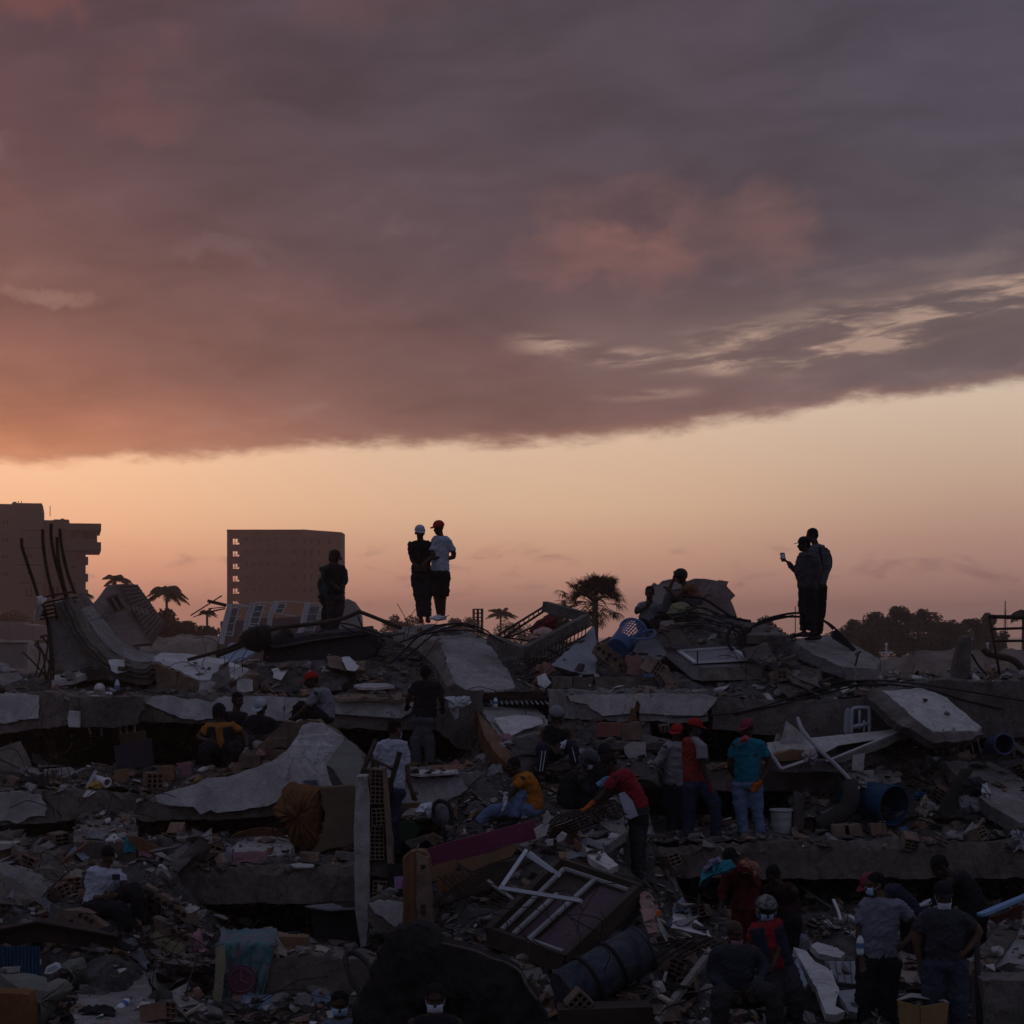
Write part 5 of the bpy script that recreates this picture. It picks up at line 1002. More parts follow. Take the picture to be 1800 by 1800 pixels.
w.tube([c_+Vector((0,.06,0)), c_+Vector((0,-.04,0))], [.02,.085], 16); tag(w.build('white_bowl', mat('white plastic', (.6,.55,.55), rough=.4, var=.05), smooth=True), 'round white bowl standing on edge on the top slab', 'bowl')
Q('small brown box standing on the top slab near the curved strip', 'small_box', 'box', [(152,1176),(186,1175),(188,1194),(153,1196)], 31.8, .2, WOOD_D, .002)
Q('crumpled white paper beside the round bowl', 'paper', 'paper', [(148,1219,31.1),(160,1215,31.5),(196,1216,31.5),(200,1221,31.1),(170,1224,31)], 0, (0,0,-.01), WHITE_C, .01)
# second storey: things at the dark gap
Q('dark purple box standing in the gap behind the hollow brick', 'storage_box', 'box', [(200,1312),(258,1300),(262,1348),(205,1352)], 29, .4, mat('dark purple laminate', (.045,.035,.05), var=.2), .003)
Q('brown wooden crate on top of the dark purple box', 'wooden_crate', 'crate', [(208,1292),(250,1285),(252,1306),(214,1316)], 29.1, .3, mat('dark crate wood', (.07,.045,.03), var=.2), .004)
hollow('hollow brick standing on the slab edge beside the dark purple box', at(269,1372,28.3), (.24,.26,.22), (0,.04,.35), 3, 3, BRICK)
for i, (pts, m, l, n_, c_) in enumerate(((([(200,1356),(220,1352),(224,1370),(202,1374)]), CARD, 'small square carton beside the hollow brick', 'carton', 'carton'),(([(276,1348),(305,1347),(306,1370),(280,1374)]), CARD, 'brown carton leaning behind the hollow brick', 'carton', 'carton'),(([(310,1342),(336,1338),(337,1362),(322,1366)]), PINK_C, 'mauve board standing beside the person in white shoes', 'short_board', 'board'),(([(150,1384),(165,1354),(171,1356),(156,1386)]), WHITE_C, 'white plastic blade leaning near the yellow bowl', 'plastic_strip', 'strip'),(([(104,1382),(112,1378),(120,1380),(124,1392),(108,1392)]), PLAST, 'white plaster lump on the slab edge beside the black bundle', 'plaster_lump', 'plaster'))):
    Q(l, n_, c_, pts, 28.3, .15 if i < 2 else .03, m, .006)
drum('white plastic tub rolled onto its side near the yellow bowl', (168,1368,28.4), (188,1376,28.2), .05, mat('white plastic', (.6,.55,.55)), True, 'plastic_tub', 'tub', r2=.06)
bag('crushed yellow bowl among the litter on the second slab', [(154,1380),(165,1372),(178,1376),(182,1386),(168,1388),(156,1388)], 28.2, mat('dull yellow plastic', (.33,.20,.05), rough=.5), 'yellow_bowl', 'bowl', .15)
bag('black bundle of cloth lying on the second slab near its plaster end', [(26,1390),(34,1372),(50,1362),(72,1362),(88,1378),(98,1392),(60,1394)], 28.4, DARK_C, 'cloth_bundle', 'cloth', .5)
# storey three: lying on the long brown beam
CB = Q('thick square concrete slab resting on the clothes behind the boy in white', 'broken_slab', 'slab', [(142,1430,28),(236,1426,28),(242,1462,26.6),(238,1480,26.2),(130,1480,26.1),(130,1462,26.4)], 0, (0,.05,-.25), CONC_B, .02, solid=True)
for l, pts in (('white plaster flake near the top of the thick square slab', [(184,1440,27.2),(194,1436,27.4),(194,1442,27.1),(186,1444,27)]), ('oval white plaster flake on the thick square slab', [(166,1459,26.7),(178,1456,26.8),(190,1459,26.7),(176,1462,26.6)]), ('large white plaster flake at the front of the thick square slab', [(182,1468,26.5),(196,1463,26.6),(214,1470,26.4),(214,1476,26.3),(186,1478,26.2)]), ('small white plaster flake at the side of the thick square slab', [(144,1460,26.7),(152,1456,26.9),(160,1460,26.7),(152,1464,26.5)])):
    Q(l, 'plaster_flake', 'plaster', [(x, y, Y-.05) for x, y, Y in pts], 0, (0,0,-.03), PLAST, .006, group='flakes on the thick square slab')
Q('long brown plank tilted down over the clothes beside the boy in white', 'wooden_plank', 'plank', [(222,1470),(240,1470),(300,1500),(318,1514),(300,1516),(240,1492)], 26.1, .05, WOOD, .004)
Q('broad pale slab with a layered broken edge, near the orange quilt', 'broken_slab', 'slab', [(398,1500,26),(418,1480,26.8),(440,1472,27.2),(505,1468,27.4),(515,1488,26.4),(510,1502,25.9),(440,1506,25.8)], 0, (0,.05,-.12), CONC_L, .02, solid=True)
for i in range(5): rod([(405+i*3, 1472-i*2, 26.8),(460,1468-i*3,27),(505-i*4,1472-i*3.4,26.9)], .012, label='thin reddish stick in the loose bundle above the broad pale slab', group='sticks above the broad pale slab', m=WOOD, name='wooden_stick')
Q('white tile lying flat on the brown beam near the orange quilt', 'white_tile', 'tile', [(510,1519,25.6),(528,1516,25.9),(557,1519,25.8),(550,1523,25.5),(520,1524,25.45)], 0, (0,0,-.02), PLAST_D, .002)
Q('brown clay block under the bottom of the orange quilt', 'clay_block', 'brick', [(528,1500),(560,1501),(560,1516),(528,1515)], 25.8, .2, BRICK_D, .004)
Q('rust brown masonry lump with a pale top at the end of the clothes row', 'masonry_block', 'masonry', [(0,1494),(20,1488),(36,1494),(38,1512),(20,1520),(0,1520),(-30,1520),(-30,1490)], 25.8, .4, BRICK_D, .02)
Q('pale cap slab over the rust brown lump', 'cap_slab', 'slab', [(-30,1484),(0,1482),(24,1484),(18,1491),(0,1496),(-30,1496)], 25.7, .4, PLAST_D, .008)
# lower corner
BEAM = Q('bent black steel beam across the lower corner above the blue corrugated sheet', 'steel_beam', 'beam', [(-40,1640),(0,1636),(64,1623),(130,1634),(206,1648),(206,1668),(190,1674),(120,1660),(64,1655),(0,1668),(-40,1672)], 22.6, .16, RUST, .003, .1, solid=True)
Q(None, 'flange', '', [(-40,1637),(0,1633),(64,1620),(130,1631),(206,1645),(206,1648),(130,1634),(64,1623),(0,1636),(-40,1640)], 22.5, .3, RUST, .002, .1, BEAM)
w = MB(); K = 28
for i in range(K): 
    x = -20+90*i/K; w.poly([at(x, 1664, 22.3+.06*(i%2)), at(x+90/K, 1663, 22.3+.06*((i+1)%2)), at(x+90/K, 1716, 21.9+.06*((i+1)%2)), at(x, 1718, 21.9+.06*(i%2))], (0,.01,0))
tag(w.build('corrugated_sheet', mat('dark blue corrugated sheet', (.025,.065,.13), rough=.5, var=.25)), 'dark blue corrugated sheet under the bent steel beam', 'metal sheet')
bag('long grey sofa cushion in the lower corner, sagging over the edge', [(0,1712),(60,1712),(90,1722),(122,1718),(126,1740),(100,1770),(84,1800),(76,1830),(0,1830)], 20.9, mat('grey green upholstery', (.15,.15,.13), rough=.95, var=.2, bump=.2), 'sofa_cushion', 'cushion', .6)
bag('smaller grey cushion behind the white food tray', [(98,1700),(120,1688),(146,1682),(156,1700),(148,1718),(130,1732),(120,1716)], 21.6, mat('grey green upholstery', (.15,.15,.13)), 'sofa_cushion', 'cushion', .4)
Q('square orange brown foam block at the very corner', 'foam_block', 'foam', [(-40,1744),(30,1746),(48,1750),(53,1764),(53,1830),(-40,1830)], 19.8, .3, mat('orange brown foam', (.17,.075,.03), rough=.95, var=.25, bump=.3), .006)
TR = Q('white foam food tray lying open on the dark cloth', 'food_tray', 'tray', [(78,1712),(81,1700),(96,1692),(104,1694),(106,1702),(90,1712)], 21.2, .03, mat('white foam', (.62,.64,.7), rough=.6, var=.04, bump=0), .001)
Q(None, 'tray_hollow', '', [(82,1708),(84,1702),(96,1697),(102,1700),(92,1707)], 21.19, .005, mat('tray shade', (.35,.37,.43), var=.05), .001, .2, TR)  # flat patch, the shade of the hollow is put into its darker colour
FS = plate('smooth floor slab sloping towards the viewer in the lower corner', [(140,1730,21.8),(170,1712,22.2),(205,1706,22.6),(254,1706,22.6),(268,1745,21.4),(284,1800,20.1),(290,1840,19.3),(140,1840,19.3),(130,1780,20.4)], (0,0,-.22), CONC, jag=.012)
Q('hexagon shaped tile lying on the smooth floor slab', 'floor_tile', 'tile', [(240,1770,20.75),(250,1760,21),(264,1762,20.95),(262,1770,20.7),(248,1776,20.55)], 0, (0,0,-.025), PLAST_D, .001)
Q('white shard lying at the edge of the smooth floor slab by the dark cloth', 'plaster_shard', 'plaster', [(164,1770,20.8),(176,1771,20.8),(192,1782,20.5),(196,1790,20.3),(182,1787,20.4),(172,1780,20.6)], 0, (0,0,-.02), PLAST, .006)
for l, pts, Y, cells in (('broken row of hollow bricks with lumpy mortar above the bent steel beam', [(98,1618),(112,1600),(140,1600),(162,1612),(188,1630),(198,1640),(196,1650),(150,1640),(100,1636)], 23.0, [(137,1605,8,8),(148,1610,7,8),(157,1616,7,7),(122,1616,6,6)]), ('upper piece of hollow brick wall at the edge beside the brown beam', [(-20,1564),(20,1570),(46,1576),(48,1588),(30,1590),(-20,1582)], 24.2, [(22,1573,8,6),(33,1575,9,6),(24,1581,7,5),(34,1583,8,5)]), ('lower piece of hollow brick wall at the edge beside the blue bag', [(-20,1590),(22,1582),(26,1606),(-20,1616)], 23.8, [(2,1590,8,6),(12,1588,8,6),(2,1599,8,6),(12,1597,8,6)]),
    ('slanting row of hollow bricks beside the boy in white', [(246,1566),(258,1558),(280,1570),(330,1602),(348,1612),(344,1626),(322,1618),(280,1588)], 23.8, [(253,1564,8,7),(263,1569,8,8),(273,1577,9,8),(285,1585,8,8),(296,1590,9,9),(307,1598,9,8),(319,1604,8,8)]), ('second slanting brick piece with a pale top edge near the green towel', [(268,1612),(276,1615),(352,1656),(354,1668),(330,1664),(290,1646),(272,1636)], 23.2, [(300,1634,8,7),(311,1640,8,7),(322,1646,8,7)]),
    ('dusty rounded masonry lump behind the slanting brick row', [(308,1592),(322,1590),(338,1600),(350,1624),(340,1626),(322,1612)], 24.0, []), ('hollow brick group in the gap beneath the man in the raglan shirt', [(1140,1468),(1196,1468),(1198,1486),(1140,1488)], 29.2, [(1150,1472,9,6),(1162,1472,9,6),(1174,1472,9,6),(1150,1480,9,5),(1162,1480,9,5),(1174,1480,9,5)]), ('pile of hollow bricks between the legs of the men in raglan and blue shirts', [(1232,1438),(1252,1434),(1268,1440),(1290,1444),(1290,1474),(1240,1470)], 30, [(1238,1444,8,6),(1248,1444,8,6),(1262,1452,8,6),(1272,1452,8,6),(1262,1461,8,6),(1274,1461,8,6)]),
    ('hollow brick piece standing behind the grey post by the bucket', [(1414,1398),(1424,1394),(1428,1420),(1432,1462),(1416,1466)], 29.6, [(1416,1400,4,5),(1421,1400,4,5),(1416,1408,4,5),(1421,1408,4,5)]),('piece of hollow brick in the pale rubble by the far peak', [(1366,1176),(1384,1176),(1385,1196),(1368,1197)], 31.4, [(1369,1180,5,5),(1376,1180,5,5),(1369,1187,5,5),(1376,1187,5,5)]),('hollow brick just visible behind the man in the grey long sleeved shirt', [(1160,1275),(1178,1272),(1180,1288),(1162,1290)], 30.6, [(1163,1277,5,5),(1170,1276,5,5),(1163,1283,5,5),(1170,1282,5,5)])):
    fragwall(label=l, pts=pts, Y=Y, m=BRICK_D, cells=cells, dep=.22)
for i, (x0, x1, y0, y1, m, l) in enumerate(((1048,1092,1272,1294,BRICK_R,'ribbed red clay block in the rubble beside the helmeted man in the tank top'),(1093,1128,1272,1300,BRICK_D,'brown block touching the ribbed red clay block'),(1136,1178,1306,1322,BRICK,'brown end of the half plastered block by the outstretched hand'))): plate(l, [(x0,y0,30),(x1,y0-2,30),(x1,y1,30),(x0,y1+2,30)], (0,.25,0), m, 'clay_block', 'brick', jag=.008)
Q('half plastered white block by the outstretched hand', 'masonry_block', 'masonry', [(1096,1312),(1104,1306),(1134,1306),(1136,1326),(1140,1334),(1104,1332),(1098,1324)], 29.8, .3, PLAST_D, .012, solid=True)
w = MB()
for a, b in (((1106,1268),(1112,1245)),((1112,1270),(1121,1232)),((1119,1268),(1123,1236)),((1124,1272),(1120,1250))): w.bar(at(*a, 30.4), at(*b, 30.4), .045, .03)
tag(w.build('splintered_post', WOOD), 'splintered wooden post end before the pale plastered slab edge', 'post')
Q('broad dusty slab lying under the hollow behind the man in grey long sleeves', 'broken_slab', 'slab', [(1046,1296,30.2),(1130,1290,30.6),(1178,1300,30.4),(1180,1306,30),(1090,1306,29.8),(1050,1304,29.9)], 0, (0,0,-.1), CONC_D, .02, solid=True)
# middle: bag, pillow, cushions near the man in white
bag('dirty white pillow lying behind the backpack on the third storey', [(706,1432),(720,1420),(748,1424),(762,1438),(740,1446),(714,1444)], 26.6, CREAM, 'pillow', 'pillow', .3)
bag('white and blue striped sack leaning on the backpack', [(732,1424),(740,1412),(756,1410),(764,1424),(758,1436),(742,1436)], 26.4, WHITE_C, 'sack', 'sack', .2)
BP = empty('backpack', at(776,1450,26.3), 'grey and black backpack with looped straps lying by the slope', 'backpack')
w = MB(); w.ball(at(776,1430,26.4), (.14,.1,.16)); w.build('bag_body', GREY_C, BP, smooth=True)
w = MB(); w.tube(smoothpts([at(762,1416,26.2), at(772,1408,26.2), at(788,1414,26.2), at(794,1434,26.2), at(790,1450,26.2)], 4), .03, 6); w.tube(smoothpts([at(762,1416,26.2), at(764,1434,26.2), at(778,1452,26.1), at(784,1470,26.1)], 4), .025, 6); w.build('strap', DARK_C, BP)
bag('tan rolled cushion behind the backpack', [(778,1418),(790,1412),(802,1414),(804,1440),(788,1446)], 26.8, CARD, 'cushion', 'cushion', .25)
Q('tan cardboard standing behind the dirty white pillow', 'cardboard_sheet', 'cardboard', [(706,1412),(748,1410),(750,1438),(708,1440)], 27, .04, CARD, .004)
Q('dark green bag under the dirty white pillow', 'green_bag', 'bag', [(700,1452),(706,1444),(730,1446),(738,1458),(720,1478),(702,1476)], 26.3, .3, mat('dark green cloth', (.02,.05,.03), var=.3), .02)
Q('wide grey step board beside the dark green bag', 'wooden_board', 'board', [(712,1480),(748,1468),(756,1474),(722,1492)], 26, .1, CONC_D, .006); Q('pinkish brick board next to the magenta board top', 'wooden_board', 'board', [(746,1472),(760,1464),(778,1474),(764,1488)], 25.8, .1, BRICK_D, .006)
# big dark foreground boulder wall
OUTL = [(590,2130),(606,1840),(618,1780),(640,1735),(656,1690),(676,1655),(700,1634),(730,1626),(765,1632),(775,1655),(800,1662),(835,1672),(862,1684),(890,1692),(912,1706),(926,1730),(944,1754),(958,1784),(968,1840),(985,2130)]
w = MB(); NV, NR = len(OUTL)*5, 26; Vd = []; cxy = (790, 1900); den = []
for i in range(len(OUTL)):
    a_, b_ = OUTL[i], OUTL[(i+1)%len(OUTL)]; den += [(a_[0]+(b_[0]-a_[0])*k/5, a_[1]+(b_[1]-a_[1])*k/5) for k in range(5)]
for r_ in range(NR+1):
    f_ = 1-r_/NR
    for i, (x, y) in enumerate(den):
        jx = nz(x*.05, y*.05, 3)*10*f_; p = at(cxy[0]+(x+jx-cxy[0])*f_, cxy[1]+(y+jx*.6-cxy[1])*f_, 18.05); bul = .5*(1-f_**5); rr = nz(p.x*1.8, p.z*1.8, 3)*.20+nz(p.x*6, p.z*6, 7)*.10+abs(nz(p.x*14, p.z*14, 9))*.04
        Vd.append(p+Vector((0, -bul*.6-rr*(.3+.7*(1-f_)), rr*.15)))
w.addm(Vd, [(r_*NV+i, r_*NV+(i+1)%NV, (r_+1)*NV+(i+1)%NV, (r_+1)*NV+i) for r_ in range(NR) for i in range(NV)])
Vb = [Vector(Vd[i])+Vector((0,.35,0)) for i in range(NV)]; n0 = len(w.v); w.v += [tuple(v) for v in Vb]; w.f += [(i, n0+i, n0+(i+1)%NV, (i+1)%NV) for i in range(NV)]+[tuple(n0+i for i in range(NV))]; w.mi += [0]*(NV+1)
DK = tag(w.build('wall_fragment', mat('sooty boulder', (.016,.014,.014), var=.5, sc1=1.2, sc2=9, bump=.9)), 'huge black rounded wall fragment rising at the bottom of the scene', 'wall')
rod([(772,1657,17.98),(800,1663,17.98),(838,1673,17.98),(862,1684,17.98),(890,1693,17.98),(914,1708,17.98),(926,1732,17.98),(945,1758,17.98)], .014, parent=DK, name='pale_edge', m=CONC_B)
F2 = plate('low brown beam end behind the black rounded fragment', [(436,1690,21.6),(520,1680,21.6),(640,1688,21.6),(660,1700,21.6),(640,1745,21.6),(500,1756,21.6),(440,1748,21.6)], (0,.8,0), CONC_B, jag=.02)
plate('brown ledge slab above the dark pit beside the green towel', [(270,1690,22.2),(300,1676,22.8),(392,1676,22.8),(392,1690,22.2),(340,1700,22)], (0,.1,-.08), CONC_B, jag=.02)
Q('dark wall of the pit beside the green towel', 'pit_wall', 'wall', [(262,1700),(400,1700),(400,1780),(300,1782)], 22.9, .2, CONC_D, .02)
# towel with emblem over a block
tw = MB(); NX, NY = 34, 46; V = []
for j in range(NY+1):
    for i in range(NX+1):
        s_ = i/NX; t_ = j/NY; Yb = 21.6
        if t_ < .25: 
            k = t_/.25; px = 388+ (486-388)*s_ ; py = 1634+22*k; Y = 22.3-.7*k
        else:
            k = (t_-.25)/.75; px = 380-4*k + (488-386-18*k)*s_; py = 1656+126*k-10*s_*k; Y = 21.55
        f_ = math.sin(s_*19+k*1.5)*.03*(.3+k) + nz(px*.05, py*.02, 2)*.07
        V.append(at(px+math.sin(k*4+s_*7)*1.5, py, Y)+Vector((0,-abs(f_)*1.2, nz(px*.08, py*.06)*.03)))
tw.addm(V, [(j*(NX+1)+i, j*(NX+1)+i+1, (j+1)*(NX+1)+i+1, (j+1)*(NX+1)+i) for j in range(NY) for i in range(NX)])
TWM = mat('tie dye towel', (.07,.17,.18), rough=.95, var=.2, sc1=2.2, c2=(.19,.15,.18), bump=.3)
TW = tag(tw.build('towel', TWM, smooth=True, fixn=False), 'blue green and pink towel with a round emblem draped over the ledge', 'towel'); md = TW.modifiers.new('thick', 'SOLIDIFY'); md.thickness = .012
w = MB(); c_ = at(424,1722,21.4); w.tube([c_, c_+Vector((0,.02,0))], .155, 32); em = w.build('printed_emblem', mat('dark mauve print', (.11,.045,.075), var=.2, rough=.95), TW)
w = MB()
for a in (90, 215, 330): w.bar(c_+Vector((0,-.01,0)), c_+Vector((math.cos(R(a))*.10, -.01, math.sin(R(a))*.10)), .012, .006)
w.tube([c_+Vector((math.cos(x*math.pi/16)*.125, -.01, math.sin(x*math.pi/16)*.125)) for x in range(33)], .005, 4, cap=False); w.build('emblem_lines', PINK_C, em)
Q('yellowish folded cloth pinned at the side edge of the green towel', 'folded_cloth', 'cloth', [(378,1668),(394,1660),(396,1700),(388,1770),(376,1778),(372,1760),(380,1710)], 21.3, .04, YELL_C, .01)
Q('small brown lidless box tipped open beside the green towel', 'open_box', 'box', [(482,1648),(498,1646),(540,1648),(542,1664),(510,1680),(494,1668)], 21.9, .2, CARD, .004)
Q('pale board edge of the tipped box', 'box_flap', 'flap', [(480,1648),(486,1646),(508,1680),(503,1682)], 21.85, .03, PLAST_D, .003)
rod([(610,1700,20.4),(622,1730,20.2),(646,1760,20),(656,1740,20),(650,1700,20.3),(625,1676,20.6),(608,1680,20.6),(610,1700,20.4)], .03, label='black rubber loop lying against the black rounded fragment', name='rubber_loop', m=BLACKM)
# cloth heaps (crumpled sheets draped over whatever is under them)
CLOTHS = [(130,1503,46,22,BLUE_C,'heap of faded blue clothes behind the boy in white'),(165,1500,30,18,GREY_C,'grey rumpled cloth just behind the head of the boy in white'),(48,1512,60,18,PATT_C,'white patterned cloth spread at the end of the beam'),(228,1510,18,9,TEAL_C,'small teal cloth beside the long brown plank'),(252,1504,26,12,PINK_C,'faded pink cloth beside the small teal one'),
 (262,1516,60,10,DARK_C,'dark cloth spread along the beam top before the plank'),(345,1500,100,24,BLUE_C,'long faded blue cloth trailing along the brown beam'),(395,1512,26,14,GREY_C,'grey shoe shaped cloth bundle at the end of the long blue cloth'),(440,1517,60,6,PINK_C,'thin pink rag on the beam edge before the broad pale slab'),(130,1545,26,22,CREAM,'cream rag hanging over the beam edge behind the boy in white'),
 (262,1600,54,40,PATT_C,'patterned blue and white blanket beside the knees of the boy in white'),(290,1665,60,30,YELL_C,'yellowish sheet bunched above the dark pit'),(235,1680,52,26,GREY_C,'grey rag heap above the smooth floor slab'),(200,1660,70,22,DARK_C,'dark rags under the end of the bent steel beam'),(110,1735,46,50,DARK_C,'dark trousers draped over the long sofa cushion'),(165,1780,60,22,DARK_C,'dark cloth trailing onto the smooth floor slab'),
 (350,1650,26,26,PINK_C,'dusty pink cloth between the slanting brick piece and the towel'),(488,1682,30,20,CREAM,'cream bag knotted beside the towel'),(465,1778,110,12,BLUE_C,'long faded blue cloth twisted along the ground below the towel'),(560,1762,40,22,BLUE_C,'blue cloth with a raised peak behind the masked head at the bottom'),(565,1672,24,10,CREAM,'cream rag on the low brown beam end'),
 (15,1600,40,20,BLUE_C,'blue bag lying beside the hollow brick pieces at the edge'),(72,1598,26,20,GREY_C,'clear grey plastic box shaped bag beside the brick row'),(885,1320,40,20,PINK_C,'pink blanket lying on the dusty slope beside the helmeted man'),(870,1360,26,14,GREY_C,'grey rag beside the head of the man in orange'),(1205,1600,56,30,BLUE_C,'rolled blue grey cloth on the rubble behind the pink bricks'),
 (1185,1560,20,12,GREY_C,'small grey rag at the foot of the man in the red shirt'),(1712,1640,40,44,WHITE_C,'white cloth caught between the slabs beside the man in black'),(1790,1508,24,36,PATT_C,'striped cloth hanging at the far end of the long beam'),(1030,1545,60,20,GREY_C,'grey plastic sheet above the fallen window unit'),(1130,1545,40,40,GREY_C,'grey tarpaulin slumped beside the legs of the man in the red shirt'),
 (60,1560,40,8,GREY_C,'grey rag at the ledge below the cracked beam'),(1600,1168,36,14,GREY_C,'pale plastic bag above the long white topped slab'),(650,1440,20,12,CREAM,'cream rag behind the hollow brick pillar')]
# ------------------------------------------------------------------ people
def cloth(name, c, **k): return mat('cloth '+name, c, rough=.92, var=k.pop('var', .16), sc1=5, sc2=30, bump=.25, tint=.03, **k)
SKD = mat('dark brown skin', (.05,.028,.02), rough=.55, var=.1, bump=.05); SKM = mat('brown skin', (.10,.055,.038), rough=.55, var=.1, bump=.05)
EYE_M = mat('eye', (.02,.015,.012), rough=.3, var=0, bump=0); HAIR = mat('black hair', (.012,.011,.012), rough=.8, var=.4, sc2=60, bump=.6)
PENDING = []; PBOX = []
def remesh(mb, name, m, parent, vox, smooth_it, post=None, disp=0.):
    o = mb.build(name, m, parent, recenter=True, fixn=False)
    r_ = o.modifiers.new('r', 'REMESH'); r_.mode = 'VOXEL'; r_.voxel_size = vox; r_.adaptivity = 0
    if smooth_it: s_ = o.modifiers.new('s', 'SMOOTH'); s_.factor = .5; s_.iterations = smooth_it
    PENDING.append((o, post, disp)); return o
def yawv(a): return Vector((math.sin(R(a)), -math.cos(R(a)), 0))      # 0 = towards the viewer, 90 = right
def hand(mb, w, d, up, side, sgn, r=1., curl=.5):
    """palm and five fingers from wrist w along d; up = back of the hand"""
    d = d.normalized(); s_ = d.cross(up).normalized(); u = s_.cross(d).normalized()
    mb.tube([w-d*.02, w+d*.03, w+d*.085], [(.026*r,.02*r), (.038*r,.018*r), (.040*r,.015*r)], 10, flat=s_)
    for k, (o_, L) in enumerate(((-.030,.066),(-.010,.076),(.010,.071),(.030,.056))):
        b = w+d*.08+s_*o_; a1 = d; p1 = b+a1*L*.45-u*.004; a2 = (d-u*curl).normalized(); p2 = p1+a2*L*.32; a3 = (d*.8-u*curl*1.7).normalized(); p3 = p2+a3*L*.26
        mb.tube([b-d*.02, b, p1, p2, p3], [.0105*r,.0105*r,.010*r,.0095*r,.008*r], 7)
    t0 = w+d*.025+s_*sgn*.03; t1 = t0+(d*.55+s_*sgn*.8-u*.2).normalized()*.038; t2 = t1+(d*.9+s_*sgn*.25-u*.3).normalized()*.034
    mb.tube([t0-d*.01-s_*sgn*.012, t0, t1, t2], [.014*r,.0135*r,.012*r,.010*r], 7)
def person(label, Y, J, yaw=0, hyaw=None, pitch=10, skin=SKD, shirt=None, sleeve='short', pants=None, plen=1., shoe=None, build=1., hair=True, hat=None, mask=None, bow=0., loose=1., vest=None, gloves=None, group=None, eyes=True, extra=None, legs=True, roll=0, longhair=False):
    def p(k, dflt=None):
        if k not in J: return dflt
        v = J[k]; return at(v[0], v[1], Y+(v[2] if len(v) > 2 else 0))
    B = build; wide = Vector((math.cos(R(yaw)), math.sin(R(yaw)), 0)); fwd = yawv(yaw)
    nk, pv = p('nk'), p('pv'); ax = (nk-pv).normalized()
    back = (-fwd - ax*ax.dot(-fwd)).normalized(); mid = (nk+pv)/2 + back*bow
    # screen-left limb first: side vector that points to the viewer's left is -wide for yaw 0
    sL, sR = p('sl', nk-wide*.175*B-ax*.055), p('sr', nk+wide*.175*B-ax*.055)
    hL, hR = pv-wide*.095*B, pv+wide*.095*B
    eL, eR, wL, wR = p('el', sL-ax*.3), p('er', sR-ax*.3), p('hl', sL-ax*.55), p('hr', sR-ax*.55)
    kL, kR, aL, aR = p('kl', hL+Vector((0,0,-.45))), p('kr', hR+Vector((0,0,-.45))), p('al'), p('ar')
    if aL is None: aL = kL+Vector((0,0,-.42))
    if aR is None: aR = kR+Vector((0,0,-.42))
    xs = [v[0] for k_, v in J.items() if isinstance(v, tuple) and k_ not in ('dl','dr')]; ys = [v[1] for k_, v in J.items() if isinstance(v, tuple) and k_ not in ('dl','dr')]; PBOX.append((min(xs)-14, max(xs)+14, min(ys)-20, max(ys)+12))
    hd = p('hd'); hy = yaw if hyaw is None else hyaw
    spine = smoothpts([pv-ax*.04, pv.lerp(mid, .5)+back*bow*.25, mid, mid.lerp(nk, .55), nk-ax*.04, nk+ax*.02], 3)
    def torso(mb, g, lo=0):
        prof = [(0,(.150,.115)),(.12,(.158,.125)),(.35,(.145*B,.112*B*B)),(.6,(.165,.118*B)),(.82,(.175,.112)),(.93,(.14,.085)),(1,(.07,.065))]
        n = len(spine); rs = []
        for i in range(n):
            t_ = i/(n-1)
            for (a, ra), (b, rb) in zip(prof, prof[1:]):
                if t_ <= b: k = (t_-a)/(b-a); rs.append(((ra[0]+(rb[0]-ra[0])*k)*B**.5+g, (ra[1]+(rb[1]-ra[1])*k)*B+g)); break
        mb.tube(spine[lo:], rs[lo:], 16, flat=wide)
    def limb(mb, pts, rr, n=12): mb.tube(smoothpts(pts, 4), [rr[0]+(rr[1]-rr[0])*min(1, i/8*1) if i <= 4*(len(pts)-1)/2 else rr[1]+(rr[2]-rr[1])*((i-4*(len(pts)-1)/2)/(4*(len(pts)-1)/2)) for i in range(4*(len(pts)-1)+1)], n)
    # --- body
    b = MB(); torso(b, -.012)
    hf = yawv(hy); tilt = R(pitch); f2 = (hf*math.cos(tilt)+Vector((0,0,-1))*math.sin(tilt)).normalized(); sd = f2.cross(Vector((0,0,1))).normalized()
    if roll: sd = Matrix.Rotation(R(roll), 3, f2) @ sd
    upv = sd.cross(f2).normalized(); HM = Matrix((sd, -f2, upv)).transposed()      # local x side, -y face, z up
    def hp(x, y, z): return hd + HM @ Vector((x, y, z))
    b.tube([nk-ax*.05, nk.lerp(hd, .4), hp(0,.01,-.03)], [.062*B**.3,.055,.055], 12)
    b.ball(hp(0,.012,.035), (.076,.094,.082), HM, 18, 12); b.ball(hp(0,-.022,-.045), (.058,.066,.062), HM, 16, 10); b.ball(hp(0,-.048,-.082), (.032,.035,.022), HM, 12, 8)
    b.tube([hp(0,-.078,.018), hp(0,-.092,-.005), hp(0,-.108,-.027), hp(0,-.088,-.036)], [.010,.013,.017,.012], 8)
    b.ball(hp(0,-.078,-.058), (.026,.014,.008), HM, 10, 6); b.ball(hp(0,-.080,-.066), (.022,.013,.007), HM, 10, 6); b.tube([hp(-.05,-.072,.028), hp(0,-.084,.030), hp(.05,-.072,.028)], .010, 8)
    for s_ in (-1, 1): b.ball(hp(s_*.079,.012,-.008), (.010,.020,.032), HM, 10, 8); b.ball(hp(s_*.045,-.055,-.022), (.024,.022,.022), HM, 10, 8)
